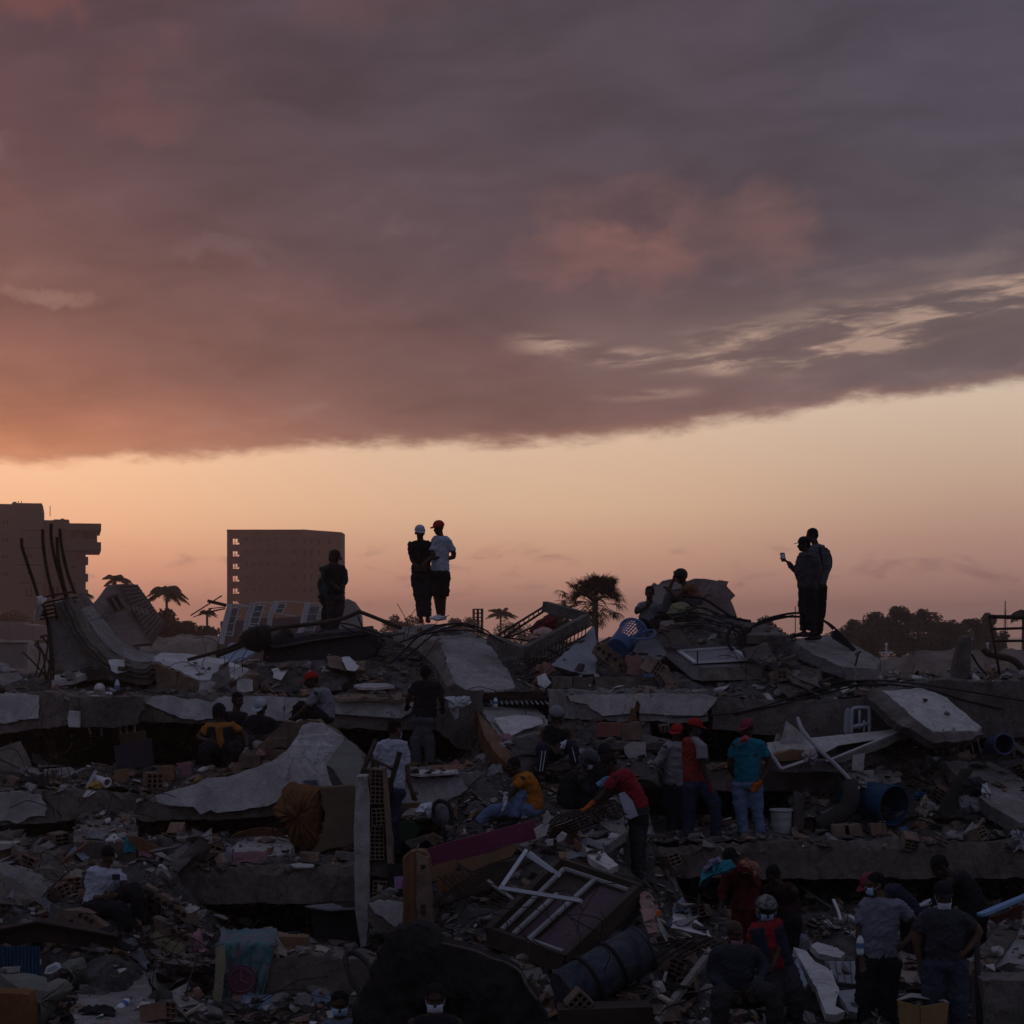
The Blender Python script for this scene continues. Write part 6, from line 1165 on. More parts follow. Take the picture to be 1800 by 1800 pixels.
    for S_, E_, W_, H_, sg in ((sL, eL, wL, J.get('dl'), 1), (sR, eR, wR, J.get('dr'), -1)):
        limb(b, [S_, E_, W_], (.050*B, .041*B**.5, .026)); b.ball(S_, .055*B)
        if gloves is None or True:
            dh = Vector((H_[0]*M(Y), H_[2] if len(H_) > 2 else 0, -H_[1]*M(Y))) if H_ else (W_-E_)
            uh = fwd*-1 if abs(dh.normalized().dot(fwd)) < .8 else Vector((0,0,1)); hand(b, W_, dh, uh if sg == 1 else uh, 0, sg if yaw > -90 else -sg, 1.05)
    if legs:
        for H_, K_, A_ in ((hL, kL, aL), (hR, kR, aR)): limb(b, [H_, K_, A_], (.085*B, .056*B**.5, .036)); 
        for A_, fk in ((aL, 'fl'), (aR, 'fr')): fd = yawv(J.get(fk, yaw)); b.tube([A_-fd*.03-Vector((0,0,.03)), A_+fd*.05-Vector((0,0,.05)), A_+fd*.14-Vector((0,0,.065))], [.035,.036,.024], 8)
    def post(me, o):
        me.materials.clear(); me.materials.append(skin); me.materials.append(EYE_M)
        mw = wmat(o); E1, E2 = hp(-.031,-.080,.012), hp(.031,-.080,.012)
        for pl in me.polygons:
            c = mw @ pl.center
            if (c-E1).length < .011 or (c-E2).length < .011: pl.material_index = 1
    body = remesh(b, 'person', skin, None, .0105, 2, post); tag(body, label, 'person', group)
    # --- clothes
    if pants is not None:
        w = MB(); g = .018*loose; w.tube([pv-ax*.09, pv-ax*.03, pv+ax*.08], [(.135*B**.5+g,.105*B+g),(.16*B**.5+g,.125*B+g),(.150*B**.5+g*.6,.115*B+g*.6)], 16, flat=wide)
        for H_, K_, A_ in ((hL, kL, aL), (hR, kR, aR)):
            if plen >= 1: limb(w, [H_, K_, A_+(K_-A_).normalized()*.02], (.092*B+g, .062+g, .050+g))
            else: e_ = K_+(A_-K_)*max(0,(plen-.5)*2); w.tube(smoothpts([H_, H_.lerp(K_, .5), K_.lerp(A_, .04)], 3), [.095*B+g]*3+[.088+g]*4, 12)
        remesh(w, 'trousers' if plen >= 1 else 'shorts', pants, body, .014, 2, None, .018)
    if shirt is not None:
        w = MB(); torso(w, .016*loose, 0 if pants is None else 1)
        k = {'short': .62, 'long': 2, 'none': 0}[sleeve]
        for S_, E_, W_ in ((sL, eL, wL), (sR, eR, wR)):
            in_ = nk-ax*.07
            if k == 2: limb(w, [S_, E_, W_+(E_-W_).normalized()*.015], (.066*B, .054, .040)); w.tube([in_, S_], [.06,.062], 12)
            elif k: w.tube([in_, S_, S_.lerp(E_, k*.5), S_.lerp(E_, k)], [.06,.066*B,.067*B,.070*B], 12)
        sh = remesh(w, 'shirt', shirt, body, .014, 2, None, .020)
        if extra: extra(sh, locals())
    if vest is not None:
        w = MB(); n = len(spine)
        for s_ in (-1, 1): w.tube([q_+wide*s_*.10+fwd*.035 for q_ in spine[2:-3]], [(.085,.112*B)]*(n-5), 12, flat=wide)
        w.tube([q_-fwd*.03 for q_ in spine[2:-2]], [(.165*B,.10)]*(n-4), 14, flat=wide); remesh(w, 'vest', vest, body, .014, 2, None, .008)
    if legs:
        for A_, fk in ((aL, 'fl'), (aR, 'fr')):
            fd = yawv(J.get(fk, yaw)); w = MB(); z_ = Vector((0,0,1))
            w.tube([A_-fd*.055-z_*.045, A_-fd*.02-z_*.03, A_+fd*.05-z_*.05, A_+fd*.12-z_*.062, A_+fd*.185-z_*.07], [(.030,.036),(.042,.048),(.046,.040),(.046,.032),(.030,.022)], 12, flat=fd.cross(z_))
            w.build('shoe', shoe or DARK_C, body, smooth=True)
    if gloves:
        for S_, E_, W_, H_, sg, gm in ((sL, eL, wL, J.get('dl'), 1, gloves[0]), (sR, eR, wR, J.get('dr'), -1, gloves[1])):
            if gm is None: continue
            dh = Vector((H_[0]*M(Y), H_[2] if len(H_) > 2 else 0, -H_[1]*M(Y))) if H_ else (W_-E_); w = MB()
            uh = fwd*-1 if abs(dh.normalized().dot(fwd)) < .8 else Vector((0,0,1)); hand(w, W_, dh, uh, 0, sg if yaw > -90 else -sg, 1.32); w.tube([W_-dh.normalized()*.06, W_+dh.normalized()*.02], [.038,.034], 10)
            remesh(w, 'glove', gm, body, .0105, 1, None, 0)
    if hair:
        w = MB(); w.ball(hp(0,.022,.048), (.084,.098,.084), HM, 18, 12); w.ball(hp(0,.05,.0), (.074,.064,.07), HM, 14, 10)
        if longhair:
            for i in range(9): a = R(20+i*40); w.tube([hp(math.cos(a)*.075, .04+abs(math.sin(a))*.03, .02), hp(math.cos(a)*.095, .05, -.06), hp(math.cos(a)*.09, .05, -.15)], [.022,.02,.012], 6)
        remesh(w, 'hair', HAIR, body, .013, 1, None, .006)
    if hat:
        kind, hm = hat
        w = MB()
        if kind in ('cap', 'capback'):
            V = []; s_ = 1 if kind == 'cap' else -1
            for j in range(7):
                ph = R(92)*j/6
                for i in range(20): th = 2*math.pi*i/20; V.append(hp(math.cos(th)*.094*math.cos(ph)**.8 if ph < 1.57 else 0, .010+math.sin(th)*.110*(math.cos(ph)**.8 if ph < 1.57 else 0), .040+math.sin(ph)*.105))
            w.addm(V, [(j*20+i, j*20+(i+1)%20, (j+1)*20+(i+1)%20, (j+1)*20+i) for j in range(6) for i in range(20)]+[tuple(range(20))])
            hatob = w.build('cap', hm, body, smooth=True)
            w = MB(); w.poly([hp(.085*math.cos(R(a)), s_*(-.070-.095*math.sin(R(a))), .048-.02*math.sin(R(a))) for a in range(0, 181, 15)], HM @ Vector((0,0,-.008))); w.build('cap_peak', hm, hatob)
        elif kind == 'helmet':
            w.ball(hp(0,.008,.045), (.112,.130,.118), HM, 20, 14); w.tube([hp(0,.0,-.01), hp(0,.02,-.06)], [(.108,.122),(.10,.10)], 18, flat=sd)
            w2 = w.build('helmet', hm, body, smooth=True)
            # cut the face opening
            me = w2.data; bm = bmesh.new(); bm.from_mesh(me); mw = wmat(w2); inv = HM.inverted()
            kill = []
            for f in bm.faces:
                lc = inv @ ((mw @ f.calc_center_median())-hd)
                if lc.y < -.03 and lc.z < .055 and abs(lc.x) < .088: kill.append(f)
            bmesh.ops.delete(bm, geom=kill, context='FACES'); bm.to_mesh(me); bm.free(); md = w2.modifiers.new('t', 'SOLIDIFY'); md.thickness = .012
            w = MB(); w.tube([hp(math.cos(R(a))*.112, .0-math.sin(R(a))*.128, .062) for a in range(0, 181, 12)], .009, 6); w.build('visor_rim', STEEL_W if hat[-1] is None else BLACKM, w2)
        elif kind == 'hood': w.ball(hp(0,.02,.035), (.100,.112,.118), HM, 16, 12); remesh(w, 'hood', hm, body, .015, 1)
    if mask:
        mk, low = mask; w = MB(); V = []
        for j in range(5):
            for i in range(9): a = R(-70+140*i/8); z_ = -.008-.019*j-low; V.append(hp(math.sin(a)*.070, -.045-math.cos(a)*(.058-.006*abs(j-1.5)), z_))
        w.addm(V, [(j*9+i, j*9+i+1, (j+1)*9+i+1, (j+1)*9+i) for j in range(4) for i in range(8)]); o = w.build('face_mask', mk, body, smooth=True, fixn=False); md = o.modifiers.new('t', 'SOLIDIFY'); md.thickness = .004
        w = MB()
        for s_ in (-1, 1): w.tube([hp(s_*.068,-.062,-.03-low), hp(s_*.082,.0,-.005)], .0025, 4)
        w.build('mask_strap', mk, o)
    return body
BLK = cloth('black', (.016,.016,.020)); BLK2 = cloth('washed black', (.030,.030,.036)); WHT = cloth('white', (.40,.41,.50)); GRY = cloth('grey', (.13,.135,.165)); GRY2 = cloth('mid grey', (.20,.20,.23)); JEAN = cloth('dark denim', (.028,.040,.075)); JEANL = cloth('light denim', (.12,.17,.29)); JEANG = cloth('grey denim', (.075,.08,.09))
TEALT = cloth('dark teal', (.02,.06,.07)); TURQ = cloth('turquoise', (.008,.15,.22)); ORG = cloth('orange', (.38,.13,.018)); ORG2 = cloth('dull orange', (.33,.13,.03)); RED = cloth('red', (.24,.018,.028)); REDW = cloth('brick red', (.26,.035,.028)); LGRY = cloth('pale knit', (.24,.23,.25)); NAVY = cloth('navy', (.022,.026,.045)); DRED = cloth('dark red', (.09,.012,.014))
CAPR = cloth('red cap', (.34,.018,.02)); CAPM = cloth('maroon cap', (.20,.03,.06)); CAPW = cloth('white cap', (.38,.40,.47)); MASKB = cloth('light blue mask', (.35,.50,.66)); MASKW = cloth('white mask', (.55,.58,.66)); HELG = mat('grey helmet shell', (.11,.115,.14), rough=.3, var=.1, bump=0, spec=.5); HELB = mat('black helmet shell', (.010,.010,.012), rough=.5, var=.1, bump=0, spec=.2); HELS = mat('dusty striped helmet', (.20,.20,.17), rough=.5, var=.2, sc1=8, c2=(.05,.055,.07))
SHW = mat('white shoe', (.6,.6,.62), rough=.6, var=.08, bump=.05); SHR = mat('dark red shoe', (.12,.015,.015), rough=.6, var=.1, bump=.05); GLO = cloth('orange glove', (.42,.09,.02)); GLW = cloth('white glove', (.5,.5,.56)); GLB = cloth('blue glove', (.20,.34,.55))
def lettering(txt, size, m, dy=-.06, side=0):
    def f(sh, L):
        cu = bpy.data.curves.new('lettering', 'FONT'); cu.body = txt; cu.size = size; cu.extrude = .002; cu.align_x = 'CENTER'
        o = bpy.data.objects.new('lettering', cu); COL.objects.link(o); dgx = bpy.context.evaluated_depsgraph_get(); me = bpy.data.meshes.new_from_object(o.evaluated_get(dgx)); bpy.data.objects.remove(o)
        fw = L['fwd']*(-1 if side else 1); nk_, ax_, w_ = L['nk'], L['ax'], L['wide']*(-1 if side else 1)
        R3 = Matrix((w_, ax_, w_.cross(ax_))).transposed(); base = nk_-ax_*(.22-dy)+fw*(.137*L['B'])
        vs = [base+R3 @ v.co - fw*(v.co.x**2)*.9 for v in me.vertices]
        w = MB(); w.addm(vs, [tuple(pp.vertices) for pp in me.polygons]); w.build('lettering', m, sh, fixn=False)
    return f
INK = mat('dark print', (.02,.03,.05), var=.1, bump=0); INKG = mat('faded grey print', (.16,.15,.20), var=.1, bump=0)
G_R = 'people standing or sitting on top of the rubble'; G_W = 'people working in the rubble'
person('person in a dark teal tee standing just behind the one in the black vest', 37.9, dict(hd=(586,983), nk=(582,996), pv=(577,1050), el=(563,1020), hl=(564,1044), er=(601,1018), hr=(600,1036), kl=(572,1080), al=(568,1106), kr=(585,1080), ar=(582,1110)), yaw=170, shirt=TEALT, pants=BLK, hair=True)
person('person in black with a pale hem holding a phone before the brown tower', 37.2, dict(hd=(588,980), nk=(589,994), pv=(589,1048), el=(575,1020), hl=(590,1030,-.25), er=(607,1018,-.1), hr=(605,1028,-.2), kl=(583,1080), al=(580,1110), kr=(594,1080), ar=(586,1112)), yaw=40, hyaw=60, pitch=25, shirt=BLK, pants=BLK2, sleeve='long', hat=('cap', BLK), hair=False)
person('shorter person in black shirt and white cap with joined hands on the peak slab', 35.4, dict(hd=(738,937), nk=(739,952), pv=(741,1010), el=(725,984), hl=(735,997,-.2), er=(754,986), hr=(744,998,-.2), kl=(736,1046), al=(740,1086), kr=(750,1046), ar=(752,1086), dl=(3,1), dr=(-3,1)), yaw=5, hyaw=10, shirt=BLK, pants=BLK2, hat=('cap', CAPW), hair=False, shoe=SHR)
person('person in white tee, dark shorts and red cap on the peak slab', 35.3, dict(hd=(771,929), nk=(775,944), pv=(773,1006), sr=(790,954), er=(797,979), hr=(766,980,-.15), sl=(764,954), el=(761,977,-.1), hl=(751,985,-.2), kl=(767,1044), al=(771,1080), kr=(779,1046), ar=(779,1082), dr=(-6,1)), yaw=-48, shirt=WHT, pants=BLK, plen=.5, loose=1.6, hat=('cap', CAPR), hair=False, shoe=SHW)
person('seated person in grey tee with a hand at the chin beside the blue basket', 36, dict(hd=(1142,1043), nk=(1141,1060), pv=(1139,1096), sl=(1125,1065), el=(1119,1076,-.1), hl=(1137,1066,-.2), sr=(1157,1066), er=(1162,1082), hr=(1156,1096,-.1), kl=(1128,1102,-.4), al=(1128,1128,-.4), kr=(1152,1102,-.4), ar=(1152,1128,-.4), dl=(3,-4)), yaw=5, hyaw=-10, shirt=GRY2, pants=BLK)
person('seated person with one hand raised to a black helmet, on the green yellow sack', 35.9, dict(hd=(1197,1015), nk=(1205,1031), pv=(1222,1058), sl=(1203,1036,-.16), sr=(1214,1034,.15), el=(1188,1048,-.2), hl=(1179,1039,-.2), er=(1178,1040,.05), hr=(1184,1018,0), kl=(1178,1047,-.1), al=(1168,1078,-.1), kr=(1186,1052,.15), ar=(1176,1082,.15), dr=(1,-5), dl=(-4,-3)), yaw=-75, pitch=20, bow=.05, skin=SKM, shirt=cloth('brown orange', (.20,.09,.05)), sleeve='none', pants=JEANG, hat=('helmet', HELB), hair=False)
person('stout person in a cap and long sleeves holding a phone out at arm length', 33.5, dict(hd=(1413,958), nk=(1419,973), pv=(1421,1034), sr=(1434,982,-.18), er=(1440,1013,-.2), hr=(1433,1034,-.2), sl=(1412,984,.15), el=(1399,1002,.1), hl=(1385,988,.05), kl=(1415,1074,.06), al=(1413,1110,.1), kr=(1424,1074,-.08), ar=(1428,1110,-.1), dl=(-5,-3), dr=(0,5)), yaw=-82, pitch=2, build=1.22, shirt=cloth('dark grey knit', (.055,.055,.06)), sleeve='long', pants=BLK, hat=('cap', BLK), hair=True, loose=1.3)
person('taller person with a backpack close behind the one holding out the phone', 34.1, dict(hd=(1427,942), nk=(1435,959), pv=(1437,1030), sr=(1451,968,-.1), er=(1455,995,-.1), hr=(1449,1022,-.1), sl=(1424,970), el=(1420,1000), hl=(1424,1028), kl=(1434,1076), al=(1432,1116), kr=(1442,1076), ar=(1438,1116), dr=(-1,5)), yaw=-60, hyaw=-85, shirt=cloth('grey blue long', (.10,.11,.13)), sleeve='long', pants=BLK, hair=True)
person('seated person in red cap and grey tee leaning over the plaster wall chunk', 30.1, dict(hd=(547,1197), nk=(560,1211), pv=(570,1262), sl=(556,1220,-.18), sr=(566,1218,.15), el=(532,1250,-.2), hl=(508,1266,-.2), er=(545,1245,.1), hr=(525,1248,.05), kl=(528,1242,.05), al=(520,1272,.1), kr=(545,1254,-.1), ar=(524,1276,-.1), dl=(-6,3)), yaw=-75, bow=.06, shirt=GRY2, pants=BLK, hat=('cap', CAPR), hair=True, loose=1.3)
person('bare headed person in black shirt, farthest back of the seated trio', 30.3, dict(hd=(418,1232), nk=(414,1253), pv=(413,1306), sl=(397,1260), sr=(431,1262), el=(395,1285), er=(433,1288), hl=(405,1300,-.2), hr=(424,1300,-.2), kl=(400,1306,-.4), kr=(424,1306,-.4)), yaw=15, hyaw=40, shirt=BLK, pants=BLK)
person('person in a white cap and black hoodie with bowed head, in the seated trio', 29.5, dict(hd=(459,1244), nk=(458,1260), pv=(452,1308), sl=(438,1267), sr=(476,1268), el=(428,1286), er=(483,1290), hl=(448,1296,-.3), hr=(466,1296,-.3), kl=(436,1306,-.45), kr=(473,1306,-.45), al=(440,1334,-.45), ar=(470,1334,-.45), dl=(5,2), dr=(-5,2)), yaw=-8, hyaw=-25, pitch=28, build=1.1, shirt=BLK, sleeve='long', pants=BLK2, hat=('cap', CAPW), hair=True)
person('seated person with dreadlocks, orange tee under a black vest and white shoes', 29.0, dict(hd=(385,1254), nk=(387,1272), pv=(390,1314), sl=(367,1277), sr=(410,1276), el=(350,1295), er=(430,1292), hl=(366,1302,-.3), hr=(434,1312,-.25), kl=(360,1317,-.45), kr=(418,1317,-.45), al=(363,1345,-.4), ar=(408,1344,-.4), dl=(6,2), dr=(1,6), fl=-25, fr=10), yaw=0, pitch=30, shirt=ORG2, vest=BLK, pants=BLK, shoe=SHW, hat=('hood', BLK), longhair=True)
person('person seen from the back in black tee and grey jeans by the hanging shirt', 30.4, dict(hd=(748,1184), nk=(749,1199), pv=(745,1262), sl=(729,1206), sr=(771,1206), el=(718,1228), er=(777,1230), hl=(716,1240,.2), hr=(778,1244,.2), kl=(732,1304), kr=(753,1302), al=(733,1343), ar=(756,1343)), yaw=180, shirt=BLK, pants=JEANG, loose=1.5)
person('person seen from the back in white polo and dark jeans behind the wooden chair', 26.7, dict(hd=(695,1281), nk=(691,1302), pv=(689,1388), sl=(667,1312), sr=(711,1312), el=(662,1345,.1), er=(716,1362), hl=(671,1375,-.2), hr=(724,1390), kl=(679,1440), kr=(699,1442), al=(681,1490), ar=(697,1492), dr=(2,6)), yaw=165, hyaw=130, skin=SKM, shirt=WHT, pants=JEAN, mask=(MASKW, .03), loose=1.4)
person('seated person in orange tee, blue jeans and white gloves above the magenta board', 27.2, dict(hd=(901,1348), nk=(917,1361), pv=(934,1424), sl=(918,1370,-.17), sr=(926,1368,.15), el=(900,1393,-.2), hl=(888,1408,-.25), er=(905,1392,.1), hr=(890,1400,.05), kr=(868,1426,-.1), ar=(840,1448,-.1), kl=(914,1396,-.1), al=(902,1440,-.2), dl=(-1,6), dr=(-1,6)), yaw=-78, hyaw=-65, pitch=8, bow=.06, shirt=ORG, pants=JEANL, gloves=(GLW, GLW), loose=1.4)
HT = person('seated person in grey helmet, black tank top and striped tracksuit trousers', 29.0, dict(hd=(978,1260), nk=(979,1280), pv=(966,1322), sl=(957,1283), sr=(1000,1283), el=(951,1304), er=(1006,1302), hl=(975,1318,-.35), hr=(988,1312,-.35), kl=(955,1318,-.45), kr=(1005,1312,-.45), al=(951,1360,-.4), ar=(1010,1344,-.4), dl=(6,2), dr=(-3,3)), yaw=5, hyaw=8, pitch=28, skin=SKM, shirt=BLK, sleeve='none', pants=NAVY, hat=('helmet', HELG), longhair=True)
def stripe(parent, x0, y0, x1, y1, Y):
    w = MB(); w.bar(at(x0, y0, Y), at(x1, y1, Y), .012, .008); w.build('stripe', GLW, parent)
for dx in (-3, 3): stripe(HT, 956+dx, 1320, 951+dx*.8, 1356, 28.44)
stripe(HT, 1006, 1314, 1012, 1340, 28.46)
person('crouching person in black with dark helmet, white mask and blue gloves', 27.5, dict(hd=(1034,1338), nk=(1024,1360), pv=(1000,1410), sl=(1012,1366,.12), sr=(1022,1370,-.17), er=(1036,1392,-.25), hr=(1056,1376,-.3), el=(1030,1388,.1), hl=(1056,1380,.05), kl=(1034,1400,.1), kr=(1040,1404,-.15), al=(1018,1428,.1), ar=(1022,1430,-.15), dr=(4,-3), dl=(4,-3)), yaw=60, pitch=30, bow=.07, build=1.1, shirt=BLK, sleeve='long', pants=BLK, hat=('helmet', mat('dark helmet shell', (.04,.045,.06), rough=.3, var=.1, bump=0)), hair=False, mask=(MASKW, 0), gloves=(GLB, GLB))
person('person in a black cap half hidden behind the crouching one in black', 28.6, dict(hd=(1062,1324), nk=(1062,1342), pv=(1060,1394), kl=(1050,1405,-.3), kr=(1070,1405,-.3)), yaw=10, pitch=30, shirt=BLK, sleeve='long', pants=BLK, hat=('cap', BLK), hair=True)
RP = person('person in red and white shirt bending forward to pull at the rod cage', 26.3, dict(hd=(1071,1343), nk=(1086,1356), pv=(1122,1424), sl=(1082,1366,-.17), sr=(1090,1362,.15), el=(1060,1396,-.15), hl=(1038,1414,-.2), er=(1070,1398,.1), hr=(1044,1412,.05), kl=(1119,1482,-.06), al=(1120,1538,-.05), kr=(1124,1482,.1), ar=(1124,1536,.1), dl=(-6,5), dr=(-6,5)), yaw=-78, pitch=38, bow=.04, shirt=RED, pants=BLK2, gloves=(GLO, GLO), loose=1.4)
w = MB(); w.poly([at(x, y, 26.06) for x, y in ((1088,1396),(1098,1392),(1112,1408),(1122,1434),(1108,1440),(1100,1436))], (0,.05,0), .003, .05); w.build('white_shirt_panel', WHT, RP)
person('person in red cap and pale long sleeves reaching one arm out to the side', 29.7, dict(hd=(1190,1289), nk=(1187,1306), pv=(1186,1382), sl=(1170,1316,-.1), sr=(1202,1316,.1), el=(1152,1344,-.1), hl=(1132,1354,-.15), er=(1204,1350,.1), hr=(1204,1378,.1), kl=(1180,1424), kr=(1192,1424), al=(1182,1470), ar=(1194,1470), dl=(-6,1)), yaw=-35, hyaw=-20, shirt=LGRY, sleeve='long', pants=NAVY, hat=('cap', CAPR), loose=1.6)
RG = person('person in red and white raglan shirt, red cap and blue mask standing on the beam', 28.9, dict(hd=(1222,1280), nk=(1216,1298), pv=(1219,1376), sr=(1230,1308,-.17), sl=(1210,1306,.15), er=(1236,1348,-.2), hr=(1246,1378,-.2), el=(1206,1342,.15), hl=(1212,1372,.1), kl=(1212,1422), kr=(1256,1412,-.1), al=(1210,1472), ar=(1257,1474,-.05), dr=(2,6)), yaw=62, hyaw=75, shirt=REDW, pants=JEAN, hat=('cap', CAPR), hair=True, mask=(cloth('navy mask', (.04,.06,.16)), 0), gloves=(None, REDC), loose=1.4)
w = MB(); P_ = [at(1225,1302,28.74), at(1233,1312,28.7), at(1235,1334,28.68)]; w.tube(P_, [.05,.083,.088], 12); w.tube([at(1216,1299,28.8), at(1226,1304,28.76)], [.05,.07], 10); remesh(w, 'pale_sleeve', LGRY, RG, .014, 2, None, .008)
TQ = person('person in turquoise tee, maroon cap and light jeans with an orange glove', 29.0, dict(hd=(1313,1281), nk=(1315,1300), pv=(1313,1376), sl=(1292,1310), sr=(1338,1309), el=(1284,1346,.05), er=(1352,1344), hl=(1292,1368,.15), hr=(1334,1378,-.15), kl=(1302,1418), kr=(1330,1418), al=(1307,1466), ar=(1338,1466), dr=(-5,5), dl=(3,2)), yaw=-3, hyaw=-40, pitch=12, build=1.1, shirt=TURQ, pants=JEANL, hat=('cap', CAPM), hair=True, gloves=(None, GLO), extra=lettering('ARMADA', .075, INK, -.02), loose=1.4)
w = MB(); w.tube([at(1302,1302,28.8), at(1311,1297,28.75), at(1316,1300,28.75)], [.03,.045,.03], 8); w.poly([at(x, y, 28.78) for x, y in ((1296,1310),(1302,1300),(1314,1296),(1316,1308),(1309,1302))], (0,.03,0), .004, .04); w.build('neckerchief', cloth('salmon scarf', (.42,.09,.10)), TQ)
BY = person('seated dark haired person in white tee looking down at their hands', 24.0, dict(hd=(189,1506), nk=(184,1528), pv=(172,1596), sl=(158,1536), sr=(210,1536), el=(158,1574), er=(220,1562,-.1), hl=(180,1577,-.3), hr=(204,1574,-.35), kl=(212,1600,-.5), kr=(238,1566,-.4), al=(226,1640,-.5), ar=(240,1622,-.35), dl=(6,-1), dr=(-5,1), fl=30, fr=20), yaw=18, hyaw=15, pitch=42, skin=SKM, shirt=WHT, pants=BLK, loose=1.5)
w = MB(); w.box(at(204,1542,23.8), (.09,.01,.07)); w.build('shirt_print', INK, BY)
person('bent over person in dark red under a teal cloth bundle', 23.8, dict(hd=(1284,1510), nk=(1298,1522), pv=(1312,1590), sl=(1280,1532), sr=(1322,1530), el=(1272,1562), er=(1330,1556), hl=(1268,1586,-.1), hr=(1316,1540,-.25), kl=(1300,1640), kr=(1320,1640), al=(1300,1700), ar=(1320,1700)), yaw=-50, pitch=40, bow=.05, shirt=DRED, sleeve='long', pants=DRED, longhair=False)
bag('teal cloth bundle slung over the back of the bent over person', [(1232,1532),(1244,1518),(1262,1510),(1284,1512),(1296,1524),(1284,1534),(1262,1536),(1244,1546),(1238,1560),(1230,1556)], 23.4, TEAL_C, 'cloth_bundle', 'cloth', .3)
bag('lilac rag on top of the teal bundle', [(1234,1528),(1246,1512),(1262,1506),(1270,1512),(1256,1518),(1240,1532)], 23.3, mat('lilac cloth', (.20,.17,.26), rough=.9, var=.2), 'rag', 'cloth', .1)
bag('orange patterned scarf across the shoulder of the bent over person', [(1300,1514),(1312,1508),(1330,1518),(1340,1534),(1330,1540),(1318,1526),(1304,1522)], 23.4, mat('orange pattern', (.30,.08,.03), c2=(.3,.22,.18), sc1=14, var=.2, rough=.9), 'scarf', 'scarf', .12)
person('stooping person in dark maroon beside the one with the teal bundle', 23.9, dict(hd=(1359,1540), nk=(1370,1556), pv=(1384,1615), el=(1350,1590), er=(1392,1590), hl=(1345,1612), hr=(1392,1615), kl=(1376,1660), kr=(1392,1660), al=(1376,1710), ar=(1392,1710)), yaw=-40, pitch=35, bow=.05, shirt=cloth('dark maroon', (.03,.014,.016)), sleeve='long', pants=BLK)
HM2 = person('person in a dusty striped helmet, light blue mask and red tee under a vest', 21.0, dict(hd=(1347,1600), nk=(1343,1622), pv=(1366,1704), sl=(1326,1632), sr=(1364,1634), el=(1320,1666), er=(1368,1668,-.1), hl=(1338,1690,-.3), hr=(1358,1700,-.3), kl=(1368,1752,-.3), kr=(1398,1742,-.35), al=(1372,1812,-.3), ar=(1400,1800,-.35), dl=(4,3), dr=(-4,3)), yaw=8, hyaw=5, pitch=18, shirt=RED, vest=NAVY, sleeve='short', pants=BLK2, hat=('helmet', HELS), hair=False, mask=(MASKB, 0))
person('bald seated person in dark long sleeves resting both forearms on the knees', 19.5, dict(hd=(1291,1640), nk=(1288,1664), pv=(1294,1752), sl=(1261,1676), sr=(1322,1672), el=(1252,1712), er=(1342,1702), hl=(1282,1746,-.35), hr=(1326,1736,-.35), kl=(1268,1758,-.45), kr=(1356,1752,-.45), al=(1262,1832,-.4), ar=(1362,1832,-.4), dl=(6,5), dr=(-1,6)), yaw=5, hyaw=28, pitch=14, bow=.03, build=1.12, shirt=cloth('slate work shirt', (.028,.032,.045)), sleeve='long', pants=cloth('dark trousers', (.03,.027,.028)), hair=False, mask=(cloth('pink mask', (.28,.14,.18)), .035), loose=1.5)
person('person in pale grey seen from the back, half sunk behind the cracked slabs', 24.4, dict(hd=(1397,1626), nk=(1394,1642), pv=(1392,1704), sl=(1372,1650), sr=(1416,1650), el=(1362,1678), er=(1424,1680), hl=(1366,1700,.2), hr=(1420,1700,.2)), yaw=175, shirt=GRY2, pants=BLK)
person('person in grey tee, black trousers and light blue mask looking aside, hand on hip', 20.5, dict(hd=(1537,1556), nk=(1547,1581), pv=(1545,1684), sl=(1518,1596), sr=(1578,1592), el=(1512,1642), er=(1610,1628,.05), hl=(1516,1684,-.05), hr=(1588,1660,-.08), kl=(1522,1760), kr=(1560,1760), al=(1518,1846), ar=(1564,1846), dr=(-6,4)), yaw=-22, hyaw=-68, pitch=8, skin=SKM, build=1.12, shirt=cloth('heather grey', (.15,.16,.20)), pants=BLK, hair=True, mask=(MASKB, 0), loose=1.5)
person('stooping person in dark blue with maroon cap behind the one in grey tee', 21.8, dict(hd=(1531,1557), nk=(1556,1564), pv=(1606,1618), sl=(1558,1576,-.1), sr=(1566,1572,.1), el=(1560,1610), er=(1575,1612), hl=(1550,1640), hr=(1565,1642), kl=(1600,1680), kr=(1612,1680), al=(1602,1745), ar=(1614,1745)), yaw=-75, pitch=30, bow=.05, shirt=NAVY, sleeve='long', pants=BLK, hat=('cap', CAPM))
person('person in black tee and dark cap with a lowered white mask, hand on hip', 20.0, dict(hd=(1658,1574), nk=(1659,1601), pv=(1659,1688), sl=(1624,1614), sr=(1692,1614), el=(1612,1654), er=(1720,1640), hl=(1618,1694), hr=(1694,1676,-.1), kl=(1640,1766), kr=(1684,1766), al=(1634,1850), ar=(1690,1850), dr=(-6,4)), yaw=3, pitch=10, skin=SKM, build=1.15, shirt=cloth('soft black', (.035,.038,.048)), pants=cloth('faded dark denim', (.04,.05,.075)), hat=('cap', BLK), hair=True, mask=(MASKW, .045), loose=1.5)
person('stooping person all in black with pale gloves, behind the one with lowered mask', 21.9, dict(hd=(1651,1524), nk=(1674,1538), pv=(1712,1604), sl=(1670,1550,-.15), sr=(1682,1548,.15), el=(1648,1582,-.1), hl=(1628,1588,-.1), er=(1668,1590,.1), hr=(1650,1600,.1), kl=(1706,1666), kr=(1718,1666), al=(1708,1728), ar=(1718,1728), dl=(-6,2)), yaw=-72, pitch=35, bow=.06, shirt=BLK, sleeve='long', pants=BLK, gloves=(GLW, GLW), hair=True)
